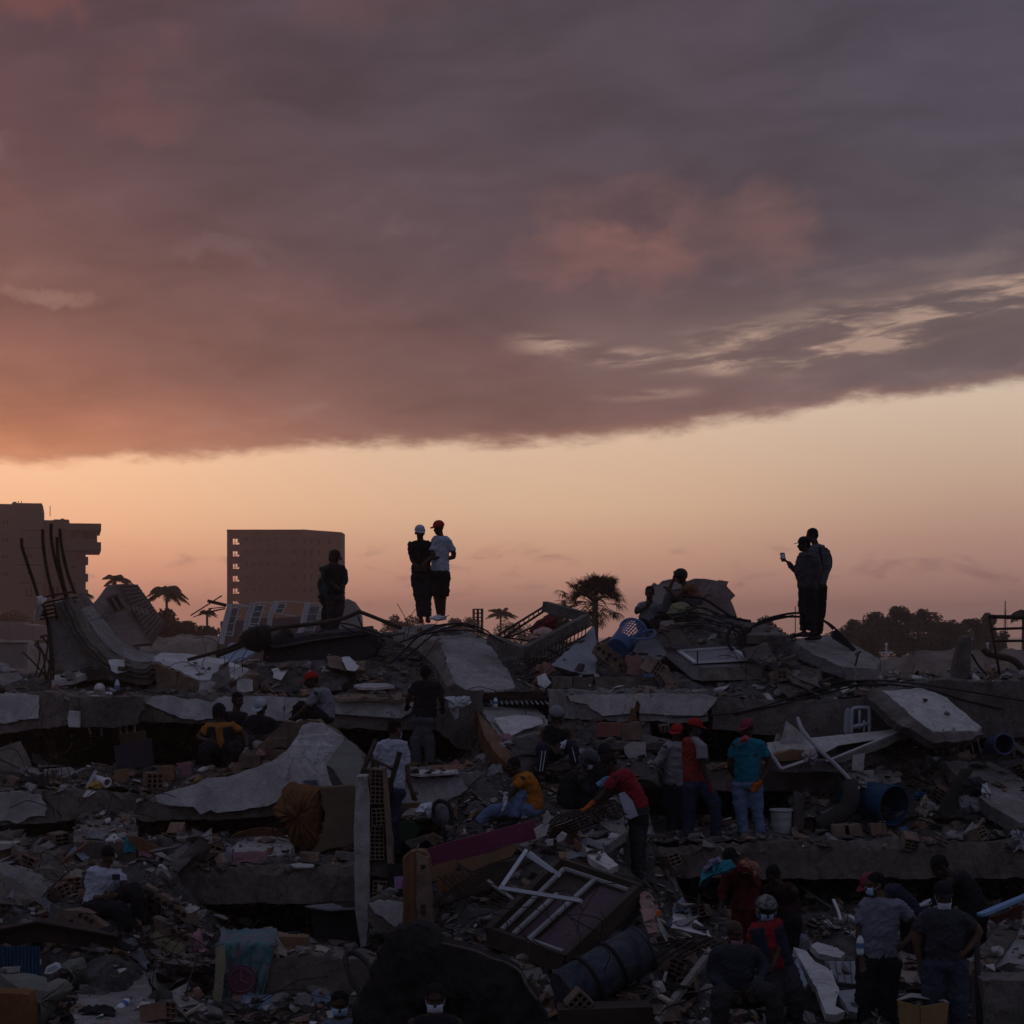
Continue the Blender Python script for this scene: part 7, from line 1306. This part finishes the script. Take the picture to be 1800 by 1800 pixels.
person('masked person in grey blue top, only head and shoulders showing below the towel', 19.0, dict(hd=(597,1766), nk=(597,1794), pv=(597,1890), sl=(562,1806), sr=(632,1806), kl=(580,1975), kr=(612,1975), al=(580,2060), ar=(612,2060)), yaw=5, pitch=12, shirt=cloth('blue grey top', (.10,.12,.16)), pants=BLK, mask=(MASKB, 0))
person('masked person in a dark top before the black rounded fragment', 17.3, dict(hd=(765,1756), nk=(765,1786), pv=(765,1890), sl=(727,1800), sr=(803,1800), kl=(745,1985), kr=(785,1985), al=(745,2080), ar=(785,2080)), yaw=0, pitch=12, shirt=BLK, sleeve='long', pants=BLK, mask=(MASKW, .012))
# things they hold
PH = Q('mobile phone with a faintly lit screen held out on the far peak', 'mobile_phone', 'phone', [(1371,972),(1379,971),(1382,986),(1374,988)], 33.5, .012, BLACKM, .0005)
w = MB(); w.poly([at(x, y, 33.492) for x, y in ((1373,974),(1378,973),(1380,981),(1375,982))], (0,.003,0)); sm = bpy.data.materials.new('phone screen'); sm.use_nodes = True; sb_ = sm.node_tree.nodes['Principled BSDF']; sb_.inputs['Base Color'].default_value = (.05,.08,.14,1); sb_.inputs['Emission Color'].default_value = (.25,.4,.8,1); sb_.inputs['Emission Strength'].default_value = .12; w.build('screen', sm, PH)
bp = empty('backpack', at(1446,1000,34.0), 'dark backpack with shoulder strap worn by the taller person on the far peak', 'backpack')
w = MB(); w.tube(smoothpts([at(1441,962,33.9), at(1443,975,33.82), at(1445,990,33.85), at(1447,1004,33.95)], 4), .022, 7); w.build('strap', BLK, bp)
w = MB(); w.ball(at(1450,988,34.3), (.13,.1,.22)); w.build('bag_body', BLK, bp, smooth=True)
Q('small dark phone held by the person in black vest before the tower', 'mobile_phone', 'phone', [(606,1014),(610,1013),(610,1025),(607,1026)], 36.9, .012, BLACKM, .0005)
bag('clear crinkled bottle held by the person with dreadlocks', [(424,1316),(434,1314),(440,1322),(436,1330),(428,1328)], 28.6, CREAM, 'crushed_bottle', 'bottle', .08)
bag('small white cup held by the helmeted person in the tank top', [(985,1306),(993,1302),(996,1308),(992,1316),(986,1314)], 28.5, WHITE_C, 'paper_cup', 'cup', .08)
# rod cage the red shirted person pulls at
for i in range(9): rod([(960+i*13, 1452-i*5.5, 26.1),(985+i*12, 1432-i*3, 26.25),(1010+i*10, 1440-i*2, 26.0),(1022+i*10, 1456-i*3, 25.8)], .012, label='curved hoop of the rod cage that the person in red pulls at', group='hoops of the rod cage on the slope', n=5)
for i in range(5): rod([(940+i*5, 1462+i*3, 26),(1000+i*5, 1440+i*4, 26),(1075+i*3, 1408+i*6, 26.1)], .013, label='long bar of the rod cage that the person in red pulls at', group='long bars of the rod cage on the slope', n=5)
plate('grey slab leaning up the slope beside the legs of the person in red', [(1020,1474,25.6),(1084,1424,26.2),(1096,1434,26.1),(1100,1462,25.6),(1070,1484,25.2),(1036,1492,25)], (0,.05,-.12), CONC, jag=.015)
plate('pale round concrete lump behind the legs of the person in red', [(1104,1456,26.9),(1126,1448,27),(1142,1452,27),(1146,1466,26.9),(1130,1488,26.8),(1108,1482,26.8)], (0,.3,0), CONC_L)
for l, pts, m in (('white ribbed plaster chunk lying on the slope by the magenta board end', [(938,1458),(952,1450),(966,1450),(960,1468),(944,1476)], PLAST),('white jagged plaster chunk farther along the slope', [(978,1472),(988,1464),(996,1468),(992,1478),(980,1480)], PLAST),('small white plaster cube below the jagged one', [(958,1478),(972,1476),(974,1486),(962,1488)], PLAST),('upright pale stone splinter on the slope by the crouching person', [(955,1436),(962,1426),(968,1438),(962,1450),(954,1446)], PLAST_D),('red brown brick shard standing above the fallen window unit', [(1009,1476),(1016,1478),(1028,1492),(1024,1500),(1010,1490)], BRICK_R)):
    Q(l, 'plaster_chunk' if m is not BRICK_R else 'brick_shard', 'rubble', pts, 25.0, .12, m, .008)
plate('layered pale stone slab above the fallen window unit', [(1024,1484,24.6),(1050,1486,24.8),(1070,1506,24.2),(1086,1520,23.9),(1070,1528,23.6),(1040,1510,24)], (0,.05,-.08), PLAST_D)
# --- lower corner on the side of the standing men
plate('pinkish brick wall scrap running down beside the fallen window unit', [(1124,1566,22.9),(1142,1572,22.9),(1158,1592,22.6),(1156,1636,22.2),(1140,1642,22.1),(1128,1610,22.4)], (0,.12,0), mat('pink brick', (.25,.15,.13), var=.3), 'brick_fragment', 'masonry')
Q('small orange plastic cap in the rubble beside the pink brick scrap', 'orange_bottle_top', 'bottle top', [(1152,1602),(1162,1601),(1163,1608),(1154,1609)], 22.3, .03, mat('orange plastic', (.55,.12,.03), var=.05, bump=0), .002)
Q('pointed white splinter standing below the orange cap', 'plaster_shard', 'plaster', [(1155,1614),(1162,1622),(1177,1660),(1172,1656),(1160,1636)], 22.2, .02, PLAST, .002)
plate('triangular white plaster slab beside the rolled blue grey cloth', [(1186,1604,23),(1200,1598,23.2),(1246,1636,22.6),(1252,1648,22.4),(1180,1630,22.4)], (0,.04,-.03), PLAST)
for i in range(11): rod([(1140+i*10, 1660+i*1.2, 22),(1180+i*9, 1650+i*3, 22.1),(1240+i*3, 1640+i*5, 22.2)] if i % 2 else [(1130+i*12, 1700-i*3, 21.7),(1170+i*10, 1672-i*1, 21.9),(1210+i*8, 1646+i*1, 22.1)], .013, label='thin rod of the fanned out bundle beside the bald seated person', group='fanned rods by the bald seated person', n=5)
plate('long flat beam slanting down beside the bald seated person', [(1246,1664,21.4),(1252,1670,21.3),(1158,1796,19.4),(1150,1790,19.4)], (.02,.05,-.05), CONC, 'slanting_beam', 'beam', jag=.006)
Q('open dark box lying empty at the very bottom beside the blue grey drum', 'storage_box', 'box', [(980,1776),(1145,1770),(1148,1830),(984,1840)], 20.1, .4, WOOD_D, .003)
hollow('hollow brick standing on edge between the blue grey drum and the dark box', at(1017,1761,20.3), (.2,.2,.2), (.1,.75,.2), 3, 3, BRICK_D)
SL = [('cracked white slab sloping between the bald person and the one in the grey tee', [(1394,1664,22.2),(1418,1672,22.2),(1432,1690,21.8),(1462,1706,21.6),(1474,1740,20.9),(1468,1768,20.4),(1486,1778,20.2),(1470,1784,20.1),(1452,1782,20.2),(1436,1740,20.9)], PLAST, .08, 'slab'),
 ('smaller white slab lying flat above the cracked white slab', [(1424,1662,22.8),(1436,1656,23),(1468,1664,22.8),(1486,1676,22.4),(1478,1684,22.2),(1440,1676,22.4)], PLAST, .07, 'slab'),
 ('bluish panel standing beside the knees of the person in the striped helmet', [(1376,1690,21.6),(1394,1676,21.8),(1400,1684,21.7),(1420,1728,21),(1412,1738,20.8),(1386,1716,21.2)], mat('bluish panel', (.24,.29,.34), var=.12), .04, 'slab'),
 ('piece of floor with square blue grey tiles below the smaller white slab', [(1452,1690,21.9),(1506,1690,21.9),(1508,1730,21.3),(1474,1726,21.3)], mat('blue grey tile', (.24,.25,.28), var=.2), .06, 'tiles'),
 ('second piece of tiled floor leaning by the black trousered legs', [(1470,1742,20.9),(1508,1738,20.9),(1508,1780,20.3),(1492,1776,20.3)], mat('blue grey tile', (.24,.25,.28)), .06, 'tiles'),
 ('pinkish stone slab between the two standing men', [(1578,1668,21.8),(1612,1670,21.9),(1618,1700,21.3),(1590,1698,21.3)], mat('pinkish stone', (.27,.20,.18), var=.2), .08, 'slab'),
 ('lower pinkish stone slab between the two standing men', [(1572,1702,21.3),(1618,1704,21.3),(1622,1726,20.9),(1580,1728,20.9)], mat('pinkish stone', (.27,.20,.18)), .08, 'slab'),
 ('long pale block leaning steeply at the far side of the man with hand on hip', [(1700,1690,20.9),(1762,1622,22),(1784,1626,21.9),(1790,1640,21.7),(1730,1720,20.6),(1708,1710,20.7)], CONC_B, .3, 'slab'),
 ('second long pale block leaning behind the first at the edge', [(1740,1716,20.8),(1800,1620,22),(1840,1600,22.2),(1840,1690,21),(1770,1722,20.7)], CONC_L, .25, 'slab')]
for l, pts, m, th, cat in SL: plate(l, pts, (0,.05,-th), m, 'broken_slab' if cat == 'slab' else 'tiled_floor', cat, jag=.012)
for k in range(4): 
    w = MB(); w.bar(at(1455+k*13, 1689, 21.88), at(1462+k*12, 1730, 21.2), .008, .006); w.build('tile_joint', BLACKM, bpy.data.objects['tiled_floor'])
w = MB(); w.bar(at(1722,1608,21.4), at(1840,1560,21.8), .09, .03); w.bar(at(1730,1608,21.36), at(1840,1563,21.76), .02, .034); tag(w.build('painted_plank', mat('pale blue paint', (.22,.34,.52), var=.12)), 'pale blue painted plank slanting out of the edge above the leaning blocks', 'plank')
Q('brown rag hanging under the pale blue plank', 'brown_rag', 'cloth', [(1740,1612),(1796,1592),(1800,1600),(1792,1616),(1770,1614),(1752,1626)], 21.7, .06, cloth('brown rag', (.09,.035,.03)), .02)
CT = empty('carton_box', at(1622,1800,19.7), 'open yellow brown carton on the ground behind two standing men', 'carton')
Q(None, 'side', '', [(1578,1758),(1616,1770),(1618,1830),(1584,1822)], 19.6, .03, mat('yellow carton', (.26,.16,.07), var=.15), .002, .2, CT); Q(None, 'side', '', [(1618,1770),(1668,1762),(1662,1822),(1618,1830)], 19.6, .03, mat('yellow carton', (.26,.16,.07)), .002, .2, CT)
Q(None, 'flap', '', [(1576,1757,19.6),(1600,1745,20.1),(1650,1750,20.2),(1669,1762,19.7),(1656,1758,19.9),(1604,1751,19.9)], 0, (0,0,-.012), PLAST_D, .002, .2, CT)
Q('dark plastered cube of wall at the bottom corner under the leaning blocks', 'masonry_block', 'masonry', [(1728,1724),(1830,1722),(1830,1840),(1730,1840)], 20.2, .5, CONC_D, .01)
rod([(1718,1652,20.9),(1718,1720,20.5),(1722,1800,20.2)], .03, label='dark upright pipe beside the leaning blocks', name='pipe_length', m=BLACKM)
for l, P in (('thin white pipe standing at a slant in the rubble below the long beam', ((1465,1582,23.6),(1473,1600,23.4),(1478,1618,23.2))),('short white pipe lying near the slanting thin one', ((1494,1610,23),(1502,1616,22.9),(1509,1621,22.8)))): rod(P, .02, label=l, name='white_pipe', m=STEEL_W)
plate('rock like seat of rubble under the bald seated person', [(1240,1770,19.9),(1290,1756,20.2),(1350,1758,20.2),(1370,1790,19.8),(1372,1850,19.6),(1236,1850,19.6)], (0,.5,0), DUST, 'rubble_block', 'rubble', jag=.04)
plate('dark slab the white teed person with dark hair sits on', [(150,1606,24.3),(226,1606,24.2),(236,1626,23.8),(222,1650,23.5),(160,1640,23.7),(140,1620,24)], (0,.2,-.25), CONC_D, jag=.04)
plate('crumbled ledge the two on the far side of the tarred beam stand on', [(548,1112,37.2),(620,1108,37.6),(640,1116,37.4),(630,1135,36.4),(540,1135,36.4)], (0,.4,-.4), CONC, jag=.04)
plate('low ledge of rubble under the helmeted person in the tank top', [(935,1322,29.4),(1000,1318,29.6),(1015,1335,29),(1020,1350,28.6),(940,1355,28.6)], (0,.3,-.3), DUST, jag=.05)
plate('ledge of broken blocks the person in orange sits on', [(905,1430,27.2),(960,1424,27.6),(965,1450,27),(915,1456,26.9)], (0,.3,-.3), DUST, jag=.04)
plate('dark ledge under the person crouching in black', [(980,1420,27.4),(1040,1425,27.3),(1050,1440,27),(985,1442,27)], (0,.3,-.25), DUST, jag=.04)
# bake the remeshed bodies and clothes
bpy.context.view_layer.update(); dgp = bpy.context.evaluated_depsgraph_get()
NEWM = []
for o, post_, dsp in PENDING: NEWM.append(bpy.data.meshes.new_from_object(o.evaluated_get(dgp)))
for (o, post_, dsp), me in zip(PENDING, NEWM):
    m0 = o.data.materials[0]; o.modifiers.clear(); o.data = me
    if not me.materials: me.materials.append(m0)
    elif me.materials[0] is None: me.materials[0] = m0
    n = len(me.vertices)
    if dsp and n:
        ox = o.location
        for v in me.vertices:
            c = v.co; k = noise.noise(Vector(((c.x+ox.x)*7, (c.y+ox.y)*7, (c.z+ox.z)*12)))*dsp*.7 + (abs(noise.noise(Vector(((c.x+c.z*.7)*11+ox.x, c.y*11, (c.z-c.x*.6)*17))))-.25)*dsp*1.3
            v.co = c + v.normal*k
    me.polygons.foreach_set('use_smooth', [True]*len(me.polygons))
    if post_: post_(me, o)
    me.update()
# ------------------------------------------------------------------ surface lookup, cloth, scatter
dg = bpy.context.evaluated_depsgraph_get(); bpy.context.view_layer.update()
VV, FF = [], []
for o in SOLID:
    n0 = len(VV); mw = wmat(o); VV += [mw @ v.co for v in o.data.vertices]; FF += [tuple(i+n0 for i in p.vertices) for p in o.data.polygons]
BV = BVHTree.FromPolygons(VV, FF)
EYE = Vector((0,0,CZ))
def hit(px, py, maxd=60):
    d = Vector(((px-900)/F, 1, -(py-HY)/F)); L = d.length; r_ = BV.ray_cast(EYE, d/L, maxd)
    return (r_[0], r_[1]) if r_[0] is not None else (None, None)
def drop(X, Y, z=9.): 
    r_ = BV.ray_cast(Vector((X, Y, z)), Vector((0,0,-1)), 12); return (r_[0], r_[1]) if r_[0] is not None else (None, None)
for (px, py, wd, hg, m, l) in CLOTHS:
    q = random.Random(int(px*7+py)); p, nrm = hit(px, py+hg*.3)
    if p is None: continue
    p2, _ = drop(p.x, p.y+.12)
    if p2 is not None and abs(p2.z-p.z) < 1: p = p2.copy()
    Wd = wd*M(p.y)*.5; Dd = max(.16, hg*M(p.y)*1.1); Hh = max(.05, hg*M(p.y)*.75); NX = 22; V = []; sd = q.uniform(0, 90)
    for j in range(NX+1):
        for i in range(NX+1):
            a, b = i/NX*2-1, j/NX*2-1; rr = 1+.25*nz(math.atan2(b, a)*1.3, sd); X = p.x+a*Wd*rr; Y = p.y+b*Dd*rr*.7
            h_, _ = drop(X, Y, p.z+.6); z = max(p.z-.16, min(p.z+.10, h_.z)) if h_ is not None else p.z-.14
            dd = max(0, 1-(a*a+b*b)*.62); wr = abs(nz(X*7+sd, Y*7, sd))*.5+abs(nz(X*17, Y*17, sd))*.3
            V.append((X+nz(X*5, Y*5, sd)*.03, Y, z+.012+Hh*dd*(.35+wr*1.5)))
    w = MB(); w.addm(V, [(j*(NX+1)+i, j*(NX+1)+i+1, (j+1)*(NX+1)+i+1, (j+1)*(NX+1)+i) for j in range(NX) for i in range(NX)])
    o = tag(w.build('crumpled_cloth', m, smooth=True, fixn=False), l, 'cloth'); md = o.modifiers.new('thick', 'SOLIDIFY'); md.thickness = .01

def hull(q, n=11, sx=1, sy=1, sz=1):
    b = bmesh.new()
    for i in range(n):
        v = Vector((q.uniform(-1,1), q.uniform(-1,1), q.uniform(-1,1))); v = v/max(abs(v.x), abs(v.y), abs(v.z))*q.uniform(.7,1)
        b.verts.new((v.x*sx, v.y*sy, v.z*sz))
    r_ = bmesh.ops.convex_hull(b, input=b.verts); bmesh.ops.delete(b, geom=[v for v in b.verts if not v.link_faces], context='VERTS'); b.verts.index_update()
    V = [v.co.copy() for v in b.verts]; Fc = [tuple(v.index for v in f.verts) for f in b.faces]; b.free(); return V, Fc
qs = random.Random(99)
CH = [hull(qs, 9+k % 5, .5, .5, qs.uniform(.22,.5)) for k in range(10)] + [hull(qs, 9, .5, qs.uniform(.3,.5), .09) for k in range(8)]
def zone_density(px, py):
    # big clean faces stay cleaner
    return 1
# litter too small and too many to count
LIT = MB(); mats = [DUST, CONC, BRICK_D, PLAST_D, BRICK, CONC_D, PLAST, CARD]
wts = [28, 22, 20, 5, 6, 14, 1.5, 4]
def put_chunk(mbx, p, s_, q, tmpl, sink=.3):
    ti = .5 if s_ < .5 else .75
    e = Euler((q.uniform(-ti,ti), q.uniform(-ti,ti), q.uniform(0,6.28))).to_matrix(); V, Fc = tmpl
    sc3 = (s_*q.uniform(.7,1.3), s_*q.uniform(.6,1.1), s_*q.uniform(.7,1.2))
    mbx.addm([p + e @ Vector((v.x*sc3[0], v.y*sc3[1], v.z*sc3[2])) + Vector((0,0,s_*.12)) for v in V], Fc)
CLEAN = [(270,452,1143,1196),(120,310,1036,1178),(770,905,1112,1216),(845,975,1234,1300),(1550,1725,1206,1284),(1400,1550,1114,1178),(1660,1800,1336,1446),(140,280,1704,1800),(470,665,1100,1172),(968,1050,1095,1186),(1376,1510,1650,1790),(1170,1345,1134,1196),(985,1140,1520,1700)]
cnt = 0; q = random.Random(5)
while cnt < 12000:
    if q.random() < .72:
        px = q.uniform(-30, 1830); py = q.uniform(1150, 1830); p, nrm = hit(px, py)
    else:
        X = q.uniform(-10, 10); Y = q.uniform(19, 37)
        if abs(X) > Y*.27: continue
        p, nrm = drop(X, Y)
    if p is None or p.y > 40 or abs(nrm.z) < .35: continue
    qx = 900+p.x/p.y*F; qy = HY-(p.z-CZ)/p.y*F
    if any(x0 < qx < x1 and y0 < qy < y1 for x0, x1, y0, y1 in CLEAN) and q.random() < .93: continue
    if nz(p.x*1.3, p.y*1.3, 50) < -.12 and q.random() < .8: continue
    cnt += 1
    s_ = .035+.09*q.random()**3*2.2
    LIT.cur = q.choices(range(8), wts)[0]; put_chunk(LIT, p, s_, q, q.choice(CH))
LIT.cur = 0
tag(LIT.build('rubble_debris', mats, recenter=False, fixn=False), kind='stuff')

# ---- pieces one can tell apart
LAND = [(107,1120,'the stump with tall rods'),(210,1150,'the curved strip'),(360,1175,'the pale topped slab'),(560,1140,'the tarred beam'),(655,1215,'the tile pile'),(840,1150,'the large tilted slab'),(960,1110,'the open beam frame'),(1105,1120,'the blue basket'),(1250,1165,'the fallen cabinet'),(1470,1150,'the far peak slab'),(1700,1160,'the dark stump'),(1765,1150,'the pipe rack'),
 (1640,1240,'the long white topped slab'),(1505,1270,'the plastic chair'),(1560,1420,'the blue drum'),(1372,1445,'the pale bucket'),(1780,1400,'the broad dusty slab'),(1715,1395,'the black clothes heap'),(1318,1380,'the man in the blue tee'),(1222,1370,'the man in the raglan shirt'),(1120,1320,'the half plastered block'),(1070,1283,'the ribbed red block'),(975,1300,'the helmeted man in the tank top'),(910,1290,'the dusty sloping slab'),
 (745,1280,'the man in grey jeans'),(550,1220,'the man in the red cap'),(680,1380,'the man in the white tee'),(450,1380,'the plaster wall chunk'),(270,1372,'the hollow brick by the purple box'),(60,1378,'the black bundle'),(168,1375,'the yellow bowl'),(185,1455,'the thick square slab'),(345,1500,'the long blue cloth'),(455,1485,'the broad pale slab'),(520,1440,'the orange quilt'),(660,1480,'the brick pillar'),(735,1580,'the brown brick stump'),(760,1430,'the backpack'),(845,1480,'the magenta board'),
 (905,1390,'the seated man in orange'),(1010,1400,'the crouching man in black'),(1110,1450,'the man in the red shirt'),(930,1540,'the loose white frame'),(990,1620,'the fallen window unit'),(1060,1720,'the blue grey drum'),(825,1640,'the planked panel'),(800,1760,'the black rounded fragment'),(560,1720,'the low brown beam end'),(420,1710,'the green towel'),(300,1620,'the slanting brick row'),(200,1560,'the boy in white'),(60,1640,'the bent steel beam'),(60,1780,'the sofa cushion'),(210,1740,'the smooth floor slab'),(1185,1620,'the rolled blue grey cloth'),(1290,1700,'the bald man in the dark shirt'),(1345,1620,'the man in the dusty helmet'),
 (1440,1700,'the cracked white slab'),(1545,1650,'the man in the grey tee'),(1660,1650,'the man in black with hands on hips'),(1750,1680,'the leaning slabs'),(1620,1770,'the open carton'),(1430,1500,'the long beam'),(1000,1470,'the rod cage on the slope'),(1190,1480,'the gap bricks'),(930,1195,'the white splashed scrap'),(1010,1200,'the low masonry course')]
USED = {}
def near_label(head, px, py, s_):
    L = sorted(LAND, key=lambda a: (a[0]-px)**2+(a[1]-py)**2)
    size = 'tiny' if s_ < .13 else 'small' if s_ < .2 else 'middling' if s_ < .32 else 'large' if s_ < .6 else 'very large'
    for k in range(5):
        rel = ('beside' if k == 0 else 'near')
        dx, dy = px-L[k if k < 3 else 0][0], py-L[k if k < 3 else 0][1]
        if k == 0: t_ = '%s %s lying close to %s' % (size, head, L[0][2])
        elif k == 1: t_ = '%s %s %s %s' % (size, head, 'below' if py > L[0][1] else 'above', L[0][2])
        elif k == 2: t_ = '%s %s between %s and %s' % (size, head, L[0][2], L[1][2])
        elif k == 3: t_ = '%s %s between %s and %s' % (size, head, L[0][2], L[2][2])
        else: t_ = '%s %s between %s and %s' % (size, head, L[1][2], L[2][2])
        if len(t_.split()) > 16: continue
        if t_ not in USED: USED[t_] = 1; return t_, None
    for i_ in range(5):
        for j_ in range(i_+1, 6):
            for w_ in ('in the gap between',):
                t_ = '%s %s %s %s and %s' % (size, head, w_, L[i_][2], L[j_][2])
                if len(t_.split()) <= 16 and t_ not in USED: USED[t_] = 1; return t_, None
    return '%s %s lying close to %s' % (size, head, L[0][2]), 'loose pieces close to '+L[0][2].replace('the ', '', 1)
HERO = [(1520,1735,1195,1310),(1500,1800,1110,1215),(0,130,1380,1450),(370,510,1625,1790),(590,990,1615,1830),(480,700,1260,1670),(270,640,1262,1430),(700,770,1490,1670),(740,950,1430,1600),(855,1145,1490,1800),(1340,1630,1240,1470),(1360,1400,1400,1480),(150,350,1300,1395),(0,210,1610,1800),(130,245,1420,1490),(240,360,1550,1670),(960,1200,1050,1215),(1165,1345,1130,1200),(690,910,1095,1240),(835,985,1230,1345),(860,1040,1060,1160),(460,670,1095,1180),(60,310,920,1215),(780,835,1215,1270),(700,860,1335,1365),(1000,1180,1225,1340),(1725,1800,1560,1720),(1570,1675,1740,1800),(1380,1515,1650,1790),(1690,1750,1360,1430),(400,530,1460,1520),(620,700,1195,1225),(150,210,1170,1225)]+PBOX
def blocked(px, py, s_, Y):
    r_ = s_*.6/M(Y); 
    return any(x0-r_ < px < x1+r_ and y0-r_*.3 < py < y1+r_*1.1 for x0, x1, y0, y1 in HERO)
q = random.Random(17)
def sane(px, py): return True
KINDS_ = [('broken_slab_piece','jagged concrete slab piece','slab',CONC,10,18,(.5,1.25),48),('sooty_slab_piece','dark jagged slab piece','slab',CONC_D,10,18,(.5,1.25),42),('fallen_wall_piece','brown wall piece','masonry',CONC_B,0,10,(.35,.9),34),('concrete_chunk','grey concrete chunk','rubble',CONC,0,10,(.14,.42),62),('dark_chunk','dark stained concrete chunk','rubble',CONC_D,0,10,(.14,.45),34),('clay_brick_chunk','red brown brick piece','brick',BRICK_D,0,10,(.12,.3),44),('red_brick_chunk','brick red shard','brick',BRICK,10,18,(.12,.34),34),('plaster_piece','white plaster piece','plaster',PLAST_D,10,18,(.12,.40),36),('tile_piece','dull pinkish tile piece','tile',BRICK_R,10,18,(.14,.3),24),('flat_slab_piece','flat grey slab piece','slab',CONC,10,18,(.3,.8),44),('brown_board_piece','flat brown board piece','board',CARD,10,18,(.2,.5),22)]
for nm, head, cat, m, t0, t1, (s0, s1), N in KINDS_:
    k = 0; tries = 0
    while k < N and tries < 20000:
        tries += 1
        px = q.uniform(0, 1800); py = 1160+640*q.random()**.9
        p, nrm = hit(px, py)
        if p is None or p.y > 37 or abs(nrm.z) < .5: continue
        if 1250 < py < 1340 and px < 330: continue
        if any(x0 < px < x1 and y0 < py < y1 for x0, x1, y0, y1 in CLEAN) and q.random() < .85: continue
        s_ = s0+(s1-s0)*q.random()**1.8
        if s_ > .26 and blocked(px, py, s_, p.y): continue
        k += 1
        w = MB(); put_chunk(w, p, s_, q, q.choice(CH[t0:t1])); o = w.build(nm, m)
        l, g_ = near_label(head, px, py, s_*(1.0 if t0 == 0 else .8)); tag(o, l, cat, g_)
for k in range(34):      # whole hollow bricks
    for _ in range(200):
        px = q.uniform(0, 1800); py = q.uniform(1200, 1800); p, nrm = hit(px, py)
        if p is not None and p.y < 34 and nrm.z > .5 and not blocked(px, py, .2, p.y): break
    m = q.choice((BRICK, BRICK_D, BRICK_D)); l, g_ = near_label('hollow clay brick', px, py, .25)
    hollow(l, p+Vector((0,0,.08)), (.2,.3,.17), (q.uniform(-.4,.4), q.uniform(-.5,.5), q.uniform(-1.2,1.2)), 2, 3, m, group=g_, t=.014)
for k in range(46):      # sticks, laths and rods
    for _ in range(200):
        px = q.uniform(0, 1800); py = q.uniform(1190, 1800); p, nrm = hit(px, py)
        if p is not None and p.y < 35 and nrm.z > .4 and not blocked(px, py, .1, p.y): break
    L = q.uniform(.4, 1.3); a = q.uniform(0, 3.14); el_ = q.uniform(-.1, .5); d = Vector((math.cos(a)*math.cos(el_), math.sin(a)*math.cos(el_)*.6, math.sin(el_)))
    w = MB(); kind = q.choice((0,0,1,2))
    if kind == 0: w.tube(smoothpts([p-d*L*.3, p+d*L*.2+Vector((0,0,.06)), p+d*L*.7+Vector((q.uniform(-.1,.1),0,q.uniform(0,.15)))], 4), .011, 5); nm, head, cat, m = 'bent_rod', 'rusty bent rod', 'reinforcing rod', RUST
    elif kind == 1: w.bar(p-d*L*.4+Vector((0,0,.03)), p+d*L*.5+Vector((0,0,.05)), .06, .025); nm, head, cat, m = 'wooden_lath', 'broken wooden lath', 'wood', q.choice((WOOD, WOOD_L, WOOD_D))
    else: w.bar(p-d*L*.4+Vector((0,0,.03)), p+d*L*.4+Vector((0,0,.05)), .03, .02); nm, head, cat, m = 'metal_strip', 'pale metal strip', 'metal strip', CONC_L
    o = w.build(nm, m); l, g_ = near_label(head, px, py, L*.3); tag(o, l, cat, g_)

# tangles of thin wire and rod among the rubble
for k in range(44):
    for _ in range(200):
        px = q.uniform(0, 1800); py = q.uniform(1130, 1780); p, nrm = hit(px, py)
        if p is not None and p.y < 37 and nrm.z > .3 and not any(x0-10 < px < x1+10 and y0 < py < y1+30 for x0, x1, y0, y1 in PBOX): break
    w = MB(); nst = 3+q.randrange(5)
    for j in range(nst):
        a0 = p+Vector((q.uniform(-.3,.3), q.uniform(-.2,.2), 0)); pts = [a0]; dv = Vector((q.uniform(-1,1), q.uniform(-.4,.4), q.uniform(.1,.9))).normalized()
        for t_ in range(5): dv = (dv+Vector((q.uniform(-.6,.6), q.uniform(-.4,.4), q.uniform(-.75,.3)))).normalized(); pts.append(pts[-1]+dv*q.uniform(.1,.28))
        w.tube(smoothpts(pts, 3), .006, 4)
    o = w.build('wire_tangle', RUST); l, g_ = near_label('tangle of thin rusty wire', px, py, .25); tag(o, l, 'wire', g_)
